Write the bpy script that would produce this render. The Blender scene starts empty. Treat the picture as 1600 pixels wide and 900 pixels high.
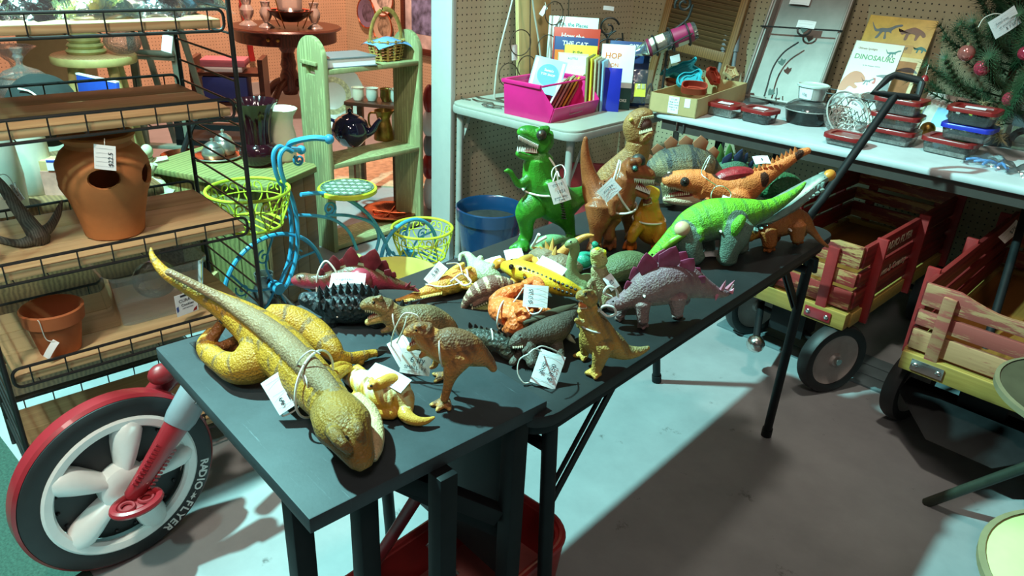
import bpy, bmesh, math, random
import numpy as np
from mathutils import Vector, Matrix, Quaternion
scene = bpy.context.scene
COL = scene.collection
PI = math.pi
random.seed(7)
# ------------------------------------------------------------------ camera
FPX = 1150.52
RCAM = Matrix(((0.740358,0.670649,0.045821),(0.318903,-0.290409,-0.902200),(-0.591752,0.682564,-0.428878)))          # rows: camera right, camera down, camera forward (world axes)
EYE = Vector((0, 0, 1.3))
cam_d = bpy.data.cameras.new('camera'); cam = bpy.data.objects.new('camera', cam_d); COL.objects.link(cam)
cam_d.sensor_width = 36; cam_d.lens = FPX / 1600 * 36; cam_d.clip_start = .02
_m = Matrix((RCAM[0], -RCAM[1], -RCAM[2])).transposed().to_4x4(); _m.translation = EYE
cam.matrix_world = _m
scene.camera = cam
cam_d.dof.use_dof = False
# ------------------------------------------------------------------ world, lamps, exposure
world = bpy.data.worlds.new('world'); scene.world = world; world.use_nodes = True
_b = world.node_tree.nodes['Background']; _b.inputs[0].default_value = (1.0, .9, .84, 1); _b.inputs[1].default_value = .07
def lamp(name, kind, loc, target, power, color, size=.08, angle=120, blend=.4, sizey=None):
    d = bpy.data.lights.new(name, kind); d.energy = power; d.color = color
    if kind == 'SPOT': d.shadow_soft_size = size; d.spot_size = math.radians(angle); d.spot_blend = blend
    elif kind == 'AREA':
        d.size = size
        if sizey: d.shape = 'RECTANGLE'; d.size_y = sizey
    else: d.shadow_soft_size = size
    o = bpy.data.objects.new(name, d); COL.objects.link(o); o.location = loc
    o.rotation_euler = (Vector(target) - Vector(loc)).to_track_quat('-Z', 'Y').to_euler()
    return o
lamp('key_spot', 'SPOT', (-2.05, .1, 3.2), (-1.4, 1.1, 0), 1250, (.42, 1.0, .95), .05, 80, .4)
lamp('wheel_spot', 'SPOT', (-.55, -1.35, 2.8), (-1.5, .25, .2), 110, (.52, 1.0, .90), .05, 36, .4)
lamp('rack_spot', 'SPOT', (-.75, -.35, 2.9), (-1.95, .75, .75), 190, (1.0, .88, .72), .10, 62, .7)
lamp('aisle_fill', 'SPOT', (.7, -.6, 3.0), (-1.0, 1.5, .7), 70, (1.0, .84, .74), .25, 80, .9)  # soft warm fill added from the camera side to lift front faces
lamp('corner_spot', 'SPOT', (-.6, 1.6, 3.2), (-1.0, 3.3, 1.0), 120, (1.0, .90, .76), .12, 110, .8)
lamp('back_room_spot', 'SPOT', (-4.2, 2.6, 3.0), (-5.3, 3.4, .6), 560, (1.0, .55, .40), .12, 130, .7)
scene.view_settings.view_transform = 'Standard'; scene.view_settings.look = 'None'
scene.view_settings.gamma = 1; scene.view_settings.use_curve_mapping = False
scene.view_settings.exposure = 0.0

# ------------------------------------------------------------------ geometry helpers
def ray(px, py): return RCAM.transposed() @ Vector(((px - 800) / FPX, (py - 450) / FPX, 1))
def W(px, py, z):            # the point at height z seen at photograph pixel (px, py)
    d = ray(px, py); return EYE + d * ((z - EYE.z) / d.z)
def WX(px, py, X): d = ray(px, py); return EYE + d * (X / d.x)
def WY(px, py, Y): d = ray(px, py); return EYE + d * (Y / d.y)
def V(*a): return Vector(a)
RIGHT = Vector(RCAM[0]); RIGHT2 = Vector((RIGHT.x, RIGHT.y, 0)).normalized(); AWAY2 = Vector((-RIGHT2.y, RIGHT2.x, 0))
YR = math.atan2(RIGHT.y, RIGHT.x)      # heading of someone walking to the right of the picture

def catmull(P, n=6, closed=False):
    P = [np.array(p, float) for p in P]; out = []; N = len(P)
    if N < 3: return [np.array(p) for p in P]
    rng = range(N if closed else N - 1)
    for i in rng:
        if closed: p0, p1, p2, p3 = P[i-1], P[i], P[(i+1) % N], P[(i+2) % N]
        else:
            p1, p2 = P[i], P[i+1]; p0 = P[i-1] if i else 2*p1 - p2; p3 = P[i+2] if i + 2 < N else 2*p2 - p1
        for k in range(n):
            t = k / n
            out.append(.5*((2*p1) + (p2-p0)*t + (2*p0-5*p1+4*p2-p3)*t*t + (3*p1-p0-3*p2+p3)*t**3))
    if not closed: out.append(P[-1])
    return out

class MB:
    def __init__(s): s.v = []; s.f = []; s.uv = None
    def add(s, vs, fs, M=None):
        b = len(s.v)
        for p in vs:
            p = Vector(p); s.v.append(M @ p if M is not None else p)
        s.f += [tuple(i + b for i in f) for f in fs]; return s
    def box(s, c, d, M=None):
        x, y, z = d[0]/2, d[1]/2, d[2]/2; c = Vector(c)
        vs = [c + Vector((i*x, j*y, k*z)) for k in (-1, 1) for j in (-1, 1) for i in (-1, 1)]
        return s.add(vs, [(0,2,3,1),(4,5,7,6),(0,1,5,4),(2,6,7,3),(0,4,6,2),(1,3,7,5)], M)
    def box2(s, a, b, M=None):
        a = Vector(a); b = Vector(b); return s.box((a+b)/2, (abs(b.x-a.x), abs(b.y-a.y), abs(b.z-a.z)), M)
    def bar(s, a, b, w, h, up=(0,0,1)):      # rectangular bar from a to b
        a = Vector(a); b = Vector(b); t = (b-a).normalized(); sd = t.cross(Vector(up))
        if sd.length < 1e-4: sd = t.cross(Vector((1,0,0)))
        sd.normalize(); u = sd.cross(t)
        vs = [p + sd*i*w/2 + u*j*h/2 for p in (a, b) for (i, j) in ((-1,-1),(1,-1),(1,1),(-1,1))]
        return s.add(vs, [(0,3,2,1),(4,5,6,7),(0,1,5,4),(1,2,6,5),(2,3,7,6),(3,0,4,7)])
    def tube(s, pts, r, n=8, closed=False, M=None, up=None):
        P = [Vector(p) for p in pts]; N = len(P)
        if not hasattr(r, '__len__'): r = [r]*N
        def rr(i): q = r[i]; return q if hasattr(q, '__len__') else (q, q)
        T = []
        for i in range(N):
            a = P[i-1] if (i or closed) else P[i]; b = P[(i+1) % N] if (i+1 < N or closed) else P[i]
            t = b - a; T.append(t.normalized() if t.length > 1e-9 else Vector((0,0,1)))
        u = Vector(up) if up else (Vector((0,0,1)) if abs(T[0].z) < .9 else Vector((1,0,0)))
        vs = []; fs = []
        for i in range(N):
            if up and abs(T[i].dot(Vector(up))) < .97: u = Vector(up)
            u = (u - T[i]*u.dot(T[i]))
            if u.length < 1e-6: u = T[i].orthogonal()
            u.normalize(); sd = u.cross(T[i]); w, h = rr(i)
            for k in range(n):
                a = 2*PI*k/n; vs.append(P[i] + sd*(w*math.cos(a)) + u*(h*math.sin(a)))
        for i in range(N if closed else N-1):
            j = (i+1) % N
            for k in range(n):
                l = (k+1) % n; fs.append((i*n+k, i*n+l, j*n+l, j*n+k))
        if not closed:
            fs.append(tuple(range(n-1, -1, -1))); fs.append(tuple((N-1)*n + k for k in range(n)))
        return s.add(vs, fs, M)
    def lathe(s, prof, n=28, c=(0,0,0), M=None, a0=0, a1=2*PI, wave=None):
        vs = []; fs = []; c = Vector(c); full = abs(a1-a0-2*PI) < 1e-6; cols = n if full else n+1
        for (r, z) in prof:
            for k in range(cols):
                a = a0 + (a1-a0)*k/n; q = r*(wave(a, z) if wave else 1)
                vs.append(c + Vector((q*math.cos(a), q*math.sin(a), z)))
        for i in range(len(prof)-1):
            for k in range(n):
                l = (k+1) % cols; fs.append((i*cols+k, i*cols+l, (i+1)*cols+l, (i+1)*cols+k))
        return s.add(vs, fs, M)
    def disc(s, r, z, n=28, c=(0,0,0), M=None, flip=False):
        c = Vector(c); vs = [c + Vector((r*math.cos(2*PI*k/n), r*math.sin(2*PI*k/n), z)) for k in range(n)]
        return s.add(vs, [tuple(range(n-1,-1,-1)) if flip else tuple(range(n))], M)
    def ell(s, c, r, M=None, n=14, m=9):
        c = Vector(c); r = r if hasattr(r, '__len__') else (r, r, r); vs = [c + Vector((0,0,-r[2]))]; fs = []
        for i in range(1, m):
            p = -PI/2 + PI*i/m
            for k in range(n):
                a = 2*PI*k/n; vs.append(c + Vector((r[0]*math.cos(p)*math.cos(a), r[1]*math.cos(p)*math.sin(a), r[2]*math.sin(p))))
        vs.append(c + Vector((0,0,r[2]))); top = len(vs)-1
        for k in range(n):
            l = (k+1) % n; fs.append((0, 1+l, 1+k))
            for i in range(m-2): a = 1+i*n; fs.append((a+k, a+l, a+n+l, a+n+k))
            fs.append((1+(m-2)*n+k, 1+(m-2)*n+l, top))
        return s.add(vs, fs, M)
    def cone(s, a, b, r, n=6): return s.tube([a, Vector(a).lerp(Vector(b), .5), b], [r, r*.62, r*.06], n)
    def prism(s, poly, t, M=None, holes=None):      # polygon in XY extruded along Z from 0 to t
        n = len(poly); vs = [(x, y, 0) for x, y in poly] + [(x, y, t) for x, y in poly]
        fs = [tuple(range(n-1,-1,-1)), tuple(range(n, 2*n))] + [(i, (i+1) % n, n+(i+1) % n, n+i) for i in range(n)]
        return s.add(vs, fs, M)
    def sheet(s, fn, nu, nv, M=None, cu=False):     # fn(u,v)->xyz
        vs = [fn(i/nu, j/nv) for i in range(nu+1) for j in range(nv+1)]
        return s.add(vs, [(i*(nv+1)+j, (i+1)*(nv+1)+j, (i+1)*(nv+1)+j+1, i*(nv+1)+j+1) for i in range(nu) for j in range(nv)], M)
    def mesh(s, name, smooth=True, bevel=0, seg=2, angle=38, off=None):
        bm = bmesh.new(); vv = [bm.verts.new(p - off if off is not None else p) for p in s.v]
        for f in s.f:
            try: bm.faces.new([vv[i] for i in f])
            except ValueError: pass
        if bevel:
            bmesh.ops.remove_doubles(bm, verts=bm.verts, dist=1e-6)
            bm.normal_update()
            ed = [e for e in bm.edges if len(e.link_faces) == 2 and e.calc_face_angle(0) > math.radians(40)]
            bmesh.ops.bevel(bm, geom=ed, offset=bevel, segments=seg, affect='EDGES', profile=.5, clamp_overlap=True)
        me = bpy.data.meshes.new(name); bmesh.ops.recalc_face_normals(bm, faces=bm.faces); bm.to_mesh(me); bm.free()
        if smooth:
            me.polygons.foreach_set('use_smooth', [True]*len(me.polygons)); me.set_sharp_from_angle(angle=math.radians(angle))
        return me
    def build(s, name, mat, parent=None, smooth=True, bevel=0, seg=2, angle=38, off=None):
        me = s.mesh(name, smooth, bevel, seg, angle, off)
        if mat is not None: me.materials.append(mat)
        o = bpy.data.objects.new(name, me); COL.objects.link(o)
        if parent is not None: o.parent = parent
        return o
def tag(o, label=None, cat=None, group=None, kind=None):
    if label: o['label'] = label
    if cat: o['category'] = cat
    if group: o['group'] = group
    if kind: o['kind'] = kind
    return o
def thing(name, label, cat, loc=(0,0,0), rotz=0, group=None, M=None):
    o = bpy.data.objects.new(name, None); COL.objects.link(o); o.empty_display_size = .02
    if M is not None: o.matrix_world = M
    else: o.location = loc; o.rotation_euler = (0, 0, rotz)
    return tag(o, label, cat, group)
def single(mb, name, mat, label, cat, group=None, loc=None, rotz=0, **k):     # a thing that is one mesh
    o = mb.build(name, mat, **k)
    if loc is not None: o.location = loc; o.rotation_euler = (0, 0, rotz)
    return tag(o, label, cat, group)
def struct(mb, name, mat, **k): return tag(mb.build(name, mat, **k), kind='structure')
def copy_tree(o, parent=None):
    c = o.copy(); COL.objects.link(c)
    if parent: c.parent = parent
    for ch in list(o.children): copy_tree(ch, c)
    return c
def T(*a): return Matrix.Translation(Vector(a))
def R(ang, ax): return Matrix.Rotation(ang, 4, ax)
def frame(o, x, y):             # matrix with local X along x, local Y near y
    x = Vector(x).normalized(); y = Vector(y); y = (y - x*y.dot(x)).normalized(); z = x.cross(y)
    m = Matrix((x, y, z)).transposed().to_4x4(); m.translation = Vector(o); return m
def text_mesh(body, size, name, mat, parent=None, M=None, align='CENTER', ext=.0003, bold=0, spacing=1):
    c = bpy.data.curves.new(name, 'FONT'); c.body = body; c.size = size; c.align_x = align; c.align_y = 'CENTER'; c.extrude = ext
    c.offset = bold*size; c.resolution_u = 2; c.space_character = spacing
    t = bpy.data.objects.new(name, c); COL.objects.link(t)
    me = bpy.data.meshes.new_from_object(t.evaluated_get(bpy.context.evaluated_depsgraph_get()))
    bpy.data.objects.remove(t); bpy.data.curves.remove(c)
    if M is not None: me.transform(M)
    me.materials.clear(); me.materials.append(mat)
    o = bpy.data.objects.new(name, me); COL.objects.link(o)
    if parent is not None: o.parent = parent
    return o

# ------------------------------------------------------------------ materials
def srgb(r, g, b):
    f = lambda c: ((c/255)/12.92 if c/255 <= .04045 else ((c/255+.055)/1.055)**2.4)
    return (f(r), f(g), f(b), 1)
def _new(name):
    m = bpy.data.materials.new(name); m.use_nodes = True; nt = m.node_tree
    return m, nt, nt.nodes['Principled BSDF']
def ramp(nt, fac, stops):
    n = nt.nodes.new('ShaderNodeValToRGB'); nt.links.new(fac, n.inputs[0]); e = n.color_ramp.elements
    while len(e) < len(stops): e.new(.5)
    for i, (p, c) in enumerate(stops): e[i].position = p; e[i].color = c
    return n.outputs[0]
def coords(nt, kind='Object', scale=(1,1,1), rot=(0,0,0)):
    c = nt.nodes.new('ShaderNodeTexCoord'); m = nt.nodes.new('ShaderNodeMapping'); m.inputs['Scale'].default_value = scale; m.inputs['Rotation'].default_value = rot
    nt.links.new(c.outputs[kind], m.inputs[0]); return m.outputs[0]
def noise(nt, co, sc, det=3, rough=.55):
    n = nt.nodes.new('ShaderNodeTexNoise'); n.inputs['Scale'].default_value = sc; n.inputs['Detail'].default_value = det; n.inputs['Roughness'].default_value = rough
    nt.links.new(co, n.inputs['Vector']); return n.outputs['Fac']
def bump(nt, b, h, st, dist=.002):
    n = nt.nodes.new('ShaderNodeBump'); n.inputs['Strength'].default_value = st; n.inputs['Distance'].default_value = dist
    nt.links.new(h, n.inputs['Height']); nt.links.new(n.outputs[0], b.inputs['Normal'])
def mul(c, k): return (c[0]*k, c[1]*k, c[2]*k, 1)
def plain(name, c, rough=.5, metal=0, var=.12, sc=30, bmp=0, bsc=200, coat=0, spec=.5):
    m, nt, b = _new(name); co = coords(nt)
    nt.links.new(ramp(nt, noise(nt, co, sc, 4), [(.3, mul(c, 1-var)), (.7, mul(c, 1+var))]), b.inputs['Base Color'])
    b.inputs['Roughness'].default_value = rough; b.inputs['Metallic'].default_value = metal; b.inputs['Coat Weight'].default_value = coat
    b.inputs['Specular IOR Level'].default_value = spec
    if bmp: bump(nt, b, noise(nt, co, bsc, 3), bmp)
    return m
def wood(name, c1, c2, axis=0, sc=1, rough=.55, ring=14, bmp=.15, worn=None):
    m, nt, b = _new(name); s = [9*sc]*3; s[axis] = .7*sc; co = coords(nt, scale=s)
    w = nt.nodes.new('ShaderNodeTexWave'); w.wave_type = 'BANDS'; w.bands_direction = 'XYZ'[(axis+1) % 3]
    w.inputs['Scale'].default_value = ring/6; w.inputs['Distortion'].default_value = 5; w.inputs['Detail'].default_value = 3; w.inputs['Detail Scale'].default_value = 1.2
    nt.links.new(co, w.inputs[0]); s2 = [160*sc]*3; s2[axis] = 4*sc
    fine = noise(nt, coords(nt, scale=s2), 1, 3)
    mx = nt.nodes.new('ShaderNodeMath'); mx.operation = 'MULTIPLY_ADD'; nt.links.new(fine, mx.inputs[0]); mx.inputs[1].default_value = .55; 
    mm = nt.nodes.new('ShaderNodeMath'); mm.operation = 'MULTIPLY'; nt.links.new(w.outputs['Fac'], mm.inputs[0]); mm.inputs[1].default_value = .5
    nt.links.new(mm.outputs[0], mx.inputs[2])
    col = ramp(nt, mx.outputs[0], [(.15, c2), (.75, c1)])
    if worn:
        s3 = [14]*3; s3[axis] = 2.2
        k = nt.nodes.new('ShaderNodeMix'); k.data_type = 'RGBA'
        nt.links.new(ramp(nt, noise(nt, coords(nt, scale=s3), 1.5, 6, .75), [(.47, (0,0,0,1)), (.53, (1,1,1,1))]), k.inputs[0])
        nt.links.new(col, k.inputs[6]); k.inputs[7].default_value = worn; col = k.outputs[2]
    nt.links.new(col, b.inputs['Base Color']); b.inputs['Roughness'].default_value = rough
    bump(nt, b, mx.outputs[0], bmp, .001)
    return m
def clear(name, tint=(1,1,1,1), gloss=.35, rough=.06, opac=.0, milk=(.8,.8,.8,1), bmp=0, bsc=30):
    # thin clear plastic or glass: light passes, reflections sit on top
    m = bpy.data.materials.new(name); m.use_nodes = True; nt = m.node_tree; nt.nodes.remove(nt.nodes['Principled BSDF']); out = nt.nodes['Material Output']
    t = nt.nodes.new('ShaderNodeBsdfTransparent'); t.inputs[0].default_value = tint
    g = nt.nodes.new('ShaderNodeBsdfGlossy'); g.inputs['Roughness'].default_value = rough; g.inputs[0].default_value = (1,1,1,1)
    d = nt.nodes.new('ShaderNodeBsdfDiffuse'); d.inputs[0].default_value = milk
    a = nt.nodes.new('ShaderNodeMixShader'); a.inputs[0].default_value = opac; nt.links.new(t.outputs[0], a.inputs[1]); nt.links.new(d.outputs[0], a.inputs[2])
    fr = nt.nodes.new('ShaderNodeLayerWeight'); fr.inputs[0].default_value = gloss
    b = nt.nodes.new('ShaderNodeMixShader'); nt.links.new(fr.outputs['Fresnel'], b.inputs[0]); nt.links.new(a.outputs[0], b.inputs[1]); nt.links.new(g.outputs[0], b.inputs[2])
    if bmp:
        n = nt.nodes.new('ShaderNodeBump'); n.inputs['Strength'].default_value = bmp; n.inputs['Distance'].default_value = .01
        nt.links.new(noise(nt, coords(nt), bsc, 4), n.inputs['Height']); nt.links.new(n.outputs[0], g.inputs['Normal']); nt.links.new(n.outputs[0], fr.inputs['Normal'])
    nt.links.new(b.outputs[0], out.inputs[0]); return m
def skin(name, rough=.45, bsc=220, bst=.35, wr=60, kind='scale'):     # vertex colours with scaly or wrinkled relief
    m, nt, b = _new(name); a = nt.nodes.new('ShaderNodeVertexColor'); a.layer_name = 'Col'
    co = coords(nt); n1 = noise(nt, co, 45, 4)
    k = nt.nodes.new('ShaderNodeMix'); k.data_type = 'RGBA'; k.blend_type = 'MULTIPLY'; k.inputs[0].default_value = .55
    nt.links.new(a.outputs[0], k.inputs[6]); nt.links.new(ramp(nt, n1, [(.3, (.62,.60,.56,1)), (.7, (1.12,1.1,1.08,1))]), k.inputs[7])
    nt.links.new(k.outputs[2], b.inputs['Base Color'])
    v = nt.nodes.new('ShaderNodeTexVoronoi'); v.inputs['Scale'].default_value = bsc; nt.links.new(co, v.inputs[0])
    w = noise(nt, coords(nt, scale=(2.2, .6, .6)), wr, 4, .65)
    s = nt.nodes.new('ShaderNodeMath'); s.operation = 'MULTIPLY_ADD'; nt.links.new(w, s.inputs[0]); s.inputs[1].default_value = 1.6; nt.links.new(v.outputs['Distance'], s.inputs[2])
    bump(nt, b, s.outputs[0], bst, .003); b.inputs['Roughness'].default_value = rough; b.inputs['Specular IOR Level'].default_value = .35
    return m
# ================================================================== SETTING
M = {}
M['concrete'] = None
def _concrete():
    m, nt, b = _new('painted_concrete'); co = coords(nt)
    base = ramp(nt, noise(nt, co, 3, 6, .65), [(.3, srgb(132,134,136)), (.7, srgb(156,158,160))])
    chips = ramp(nt, noise(nt, co, 26, 5, .7), [(.715, (0,0,0,1)), (.735, (1,1,1,1))])
    k = nt.nodes.new('ShaderNodeMix'); k.data_type = 'RGBA'; nt.links.new(chips, k.inputs[0]); nt.links.new(base, k.inputs[6]); k.inputs[7].default_value = srgb(205,205,195)
    dirt = ramp(nt, noise(nt, coords(nt, scale=(1,1,1), rot=(0,0,.7)), 11, 6, .7), [(.27, srgb(92,88,80)), (.36, (1,1,1,1))])
    k2 = nt.nodes.new('ShaderNodeMix'); k2.data_type = 'RGBA'; k2.blend_type = 'MULTIPLY'; k2.inputs[0].default_value = .8
    nt.links.new(k.outputs[2], k2.inputs[6]); nt.links.new(dirt, k2.inputs[7])
    nt.links.new(k2.outputs[2], b.inputs['Base Color']); b.inputs['Roughness'].default_value = .5
    bump(nt, b, noise(nt, co, 60, 4), .06); return m
M['concrete'] = _concrete()
def pegboard(name, c, ax, o1, o2, var=.08):
    # brown fibre board with a drilled hole every inch; ax: 0 holes vary along X, 1 along Y
    m, nt, b = _new(name); g = nt.nodes.new('ShaderNodeNewGeometry'); sp = nt.nodes.new('ShaderNodeSeparateXYZ'); nt.links.new(g.outputs['Position'], sp.inputs[0])
    def cell(sock, o):
        a = nt.nodes.new('ShaderNodeMath'); a.operation = 'SUBTRACT'; nt.links.new(sock, a.inputs[0]); a.inputs[1].default_value = o - .0127
        d = nt.nodes.new('ShaderNodeMath'); d.operation = 'DIVIDE'; nt.links.new(a.outputs[0], d.inputs[0]); d.inputs[1].default_value = .0254
        f = nt.nodes.new('ShaderNodeMath'); f.operation = 'FLOORED_MODULO'; nt.links.new(d.outputs[0], f.inputs[0]); f.inputs[1].default_value = 1
        s = nt.nodes.new('ShaderNodeMath'); s.operation = 'SUBTRACT'; nt.links.new(f.outputs[0], s.inputs[0]); s.inputs[1].default_value = .5
        p = nt.nodes.new('ShaderNodeMath'); p.operation = 'POWER'; nt.links.new(s.outputs[0], p.inputs[0]); p.inputs[1].default_value = 2; return p.outputs[0]
    s = nt.nodes.new('ShaderNodeMath'); nt.links.new(cell(sp.outputs[ax], o1), s.inputs[0]); nt.links.new(cell(sp.outputs[2], o2), s.inputs[1])
    l = nt.nodes.new('ShaderNodeMath'); l.operation = 'LESS_THAN'; nt.links.new(s.outputs[0], l.inputs[0]); l.inputs[1].default_value = (.0031/.0254)**2
    k = nt.nodes.new('ShaderNodeMix'); k.data_type = 'RGBA'; nt.links.new(l.outputs[0], k.inputs[0])
    nt.links.new(ramp(nt, noise(nt, coords(nt), 4, 5, .6), [(.3, mul(c, 1-var)), (.7, mul(c, 1+var))]), k.inputs[6]); k.inputs[7].default_value = (.012, .010, .008, 1)
    nt.links.new(k.outputs[2], b.inputs['Base Color']); b.inputs['Roughness'].default_value = .6
    return m
YW, XL = 3.331, -2.182
M['peg_r'] = pegboard('pegboard_right', srgb(172,160,130), 0, -1.1325, 1.1201)
M['peg_l'] = pegboard('pegboard_left', srgb(186,172,146), 1, 2.1137, 1.0715)
M['peg_b'] = pegboard('pegboard_back', srgb(210,182,150), 1, 0, 1)
M['peg_f'] = pegboard('pegboard_far', srgb(196,180,150), 0, 0, 1)
M['white_paint'] = plain('white_paint', srgb(178,182,178), .45, var=.03)
M['carpet'] = plain('green_carpet', srgb(44,70,60), .95, var=.35, sc=160, bmp=.8, bsc=260)
struct(MB().box2((-7.5, -2.5, -.05), (2.2, 5.0, 0)), 'floor', M['concrete'])
# carpet runner at the left, with its own thickness
struct(MB().prism([(-4.2, .318), (-1.92, .318), (-1.40, .30), (-1.33, -1.6), (-4.2, -1.6)], .006), 'carpet_edge_floor', M['carpet']).name = 'floor_carpet'
struct(MB().box2((XL - .12, YW, 0), (1.6, YW + .03, 2.45)), 'wall_right', M['peg_r'])
struct(MB().box2((XL - .012, 2.095, 0), (XL, YW, 2.45)), 'wall_left', M['peg_l'])
struct(MB().box2((XL - .10, 2.095, 0), (XL - .012, YW, 2.45)), 'wall_left_core', M['white_paint']).name = 'wall_partition'
struct(MB().box2((XL - .105, 2.07, 0), (XL + .012, 2.096, 2.45)), 'trim_1', M['white_paint'], bevel=.004)
struct(MB().box2((-5.93, -2.2, 0), (-5.9, 4.33, 2.45)), 'wall_back', M['peg_b'])
struct(MB().box2((-5.9, 4.3, 0), (XL - .1, 4.33, 2.45)), 'wall_far', M['peg_f'])
struct(MB().box2((-5.9, -2.2, 0), (-5.885, 4.3, .09)), 'baseboard_back', M['white_paint'])
# three slate-coloured floor boards lying along the wall under the wagons
M['slate'] = plain('slate_board', srgb(96,112,116), .5, var=.12, sc=14)
bd = thing('floor_boards', 'grey grooved boards lying on the floor beneath the wooden wagons', 'board', (-.62, 2.4, 0), math.radians(-3))
for k in range(3): MB().box2((-.42, -.02 + .075*k, 0), (.7, .048 + .075*k, .008)).build('board', M['slate'], bd, bevel=.001)

# ================================================================== FRONT TABLES
def black_metal(name, c, rough=.42):
    m, nt, b = _new(name); co = coords(nt)
    base = ramp(nt, noise(nt, co, 7, 6, .7), [(.3, mul(c, .72)), (.72, mul(c, 1.35))])
    scr = noise(nt, coords(nt, scale=(3, 60, 1), rot=(0, 0, .6)), 3, 5, .75)
    k = nt.nodes.new('ShaderNodeMix'); k.data_type = 'RGBA'; nt.links.new(ramp(nt, scr, [(.64, (0,0,0,1)), (.74, (.55,.55,.55,1))]), k.inputs[0])
    nt.links.new(base, k.inputs[6]); k.inputs[7].default_value = mul(c, 4.5)
    nt.links.new(k.outputs[2], b.inputs['Base Color']); b.inputs['Roughness'].default_value = rough
    bump(nt, b, noise(nt, co, 240, 2), .05); b.inputs['Specular IOR Level'].default_value = .32; return m
M['tabletop'] = black_metal('scuffed_black_top', (.036, .046, .052, 1), .55)
M['tabletop2'] = black_metal('black_plastic_top', (.018, .020, .021, 1), .58)
M['black'] = plain('black_steel', (.008, .009, .010, 1), .55, var=.2, spec=.2)
M['black_wire'] = plain('black_wire', (.012, .011, .011, 1), .45, var=.2)
M['steel'] = plain('bright_steel', (.62, .62, .60, 1), .25, 1, var=.1)
ZT = .705                                  # height of the small table
A, B_, C_ = W(243, 543, ZT), W(483, 812, ZT), W(841, 617, ZT)
tu = (B_ - A).normalized(); tv = Vector((-tu.y, tu.x, 0)); tL = (B_ - A).length; tW = (C_ - B_).dot(tv)
t = thing('display_table', 'small scuffed black table in front holding the large mustard dinosaur', 'table', (A.x, A.y, 0), math.atan2(tu.y, tu.x))
MB().box2((0, 0, ZT - .022), (tL, tW, ZT)).build('tabletop', M['tabletop'], t, bevel=.0018)
MB().box2((.018, .045, ZT + .0002), (.048, .082, ZT + .0012)).build('sticker', plain('black_tape', (.010,.010,.012,1), .6), t)
lg = [((tL*.72, .028)), ((tL*.955, tW*.10)), ((tL*.955, tW*.56)), ((tL*.93, tW*.93)), ((.05, tW*.55))]
loc = lambda p: ((p - A).dot(tu), (p - A).dot(tv))
for (x, y) in [(loc(W(443, 768, .68))[0], .026), loc(W(566, 742, .68)), loc(W(692, 740, .68)), loc(W(806, 655, .68))]:
    y = max(y, .02)
    MB().box2((x - .014, y - .014, 0), (x + .014, y + .014, ZT - .022)).build('leg', M['black'], t, bevel=.002)
MB().bar((tL*.55, .08, .66), (tL*.93, tW*.86, .50), .022, .03).build('brace', M['black'], t, bevel=.002)
MB().bar((tL*.50, .12, .62), (tL*.90, tW*.92, .45), .022, .03).build('brace', M['black'], t, bevel=.002)
MB().box2((tL*.30, tW*.94, .33), (tL*.93, tW*.965, .67)).build('back_panel', M['black'], t, bevel=.002)
def rrect(x0, y0, x1, y1, r, n=6):
    P = []
    for cx, cy, a in ((x1-r, y1-r, 0), (x0+r, y1-r, PI/2), (x0+r, y0+r, PI), (x1-r, y0+r, 1.5*PI)):
        for k in range(n+1): P.append((cx + r*math.cos(a + PI/2*k/n), cy + r*math.sin(a + PI/2*k/n)))
    return P
ZF = .69                                   # height of the long folding table
FX0, FX1, FY0, FY1 = -1.022, -.518, .668, 1.800
t = thing('folding_table', 'long black folding table crowded with toy dinosaurs', 'table', (FX0, FY0, 0))
MB().prism(rrect(0, 0, FX1-FX0, FY1-FY0, .05), .022, T(0, 0, ZF-.022)).build('tabletop', M['tabletop2'], t, bevel=.004)
MB().prism(rrect(.012, .012, FX1-FX0-.012, FY1-FY0-.012, .045), .022, T(0, 0, ZF-.044)).build('apron', M['black'], t, bevel=.003)
fl = lambda p: p - Vector((FX0, FY0, 0))
nr_top = Vector((-.548, .735, ZF-.04)); q = WY(851, 890, .745); nr = nr_top + (q - nr_top)*(nr_top.z/(nr_top.z - q.z))
nl_top = Vector((-.975, .735, ZF-.04)); nl = nl_top + (nr - nr_top); nl.x = nl_top.x + .02
fr, flf = W(1197, 680, 0), W(1026, 596, 0); fr_top = Vector((-.545, 1.725, ZF-.04)); fl_top = Vector((-.985, 1.725, ZF-.04))
for a, b in ((nr_top, nr), (nl_top, nl), (fr_top, fr), (fl_top, flf)):
    a, b = fl(a), fl(b); lgo = MB().tube([a, b], .0125, 12).build('leg', M['black'], t)
    MB().tube([b + (a-b).normalized()*.03, b + (a-b).normalized()*.001], .0155, 12).build('rubber_foot', M['black'], lgo)
for a, b in ((nr_top, nl_top), (fr_top, fl_top)):
    a2 = fl(a) + Vector((0, 0, -.05)); b2 = fl(b) + Vector((0, 0, -.05)); MB().tube([a2, b2], .010, 10).build('crossbar', M['black'], t)
for a, b, dy in ((nr_top, nr, .16), (fr_top, fr, -.16)):
    m1 = fl(a.lerp(b, .27)); MB().bar(m1, (m1.x, m1.y + dy, ZF-.045), .004, .016).build('brace', M['black'], t); MB().bar(m1 + Vector((-.012,0,0)), (m1.x-.012, m1.y + dy, ZF-.045), .004, .010).build('brace', M['black'], t)
MB().tube([(FX1-FX0-.03, FY1-FY0-.09, ZF-.045), (FX1-FX0-.006, FY1-FY0-.09, ZF-.05), (FX1-FX0-.006, FY1-FY0-.085, ZF-.085)], .006, 8).build('latch', M['black'], t)

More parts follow.
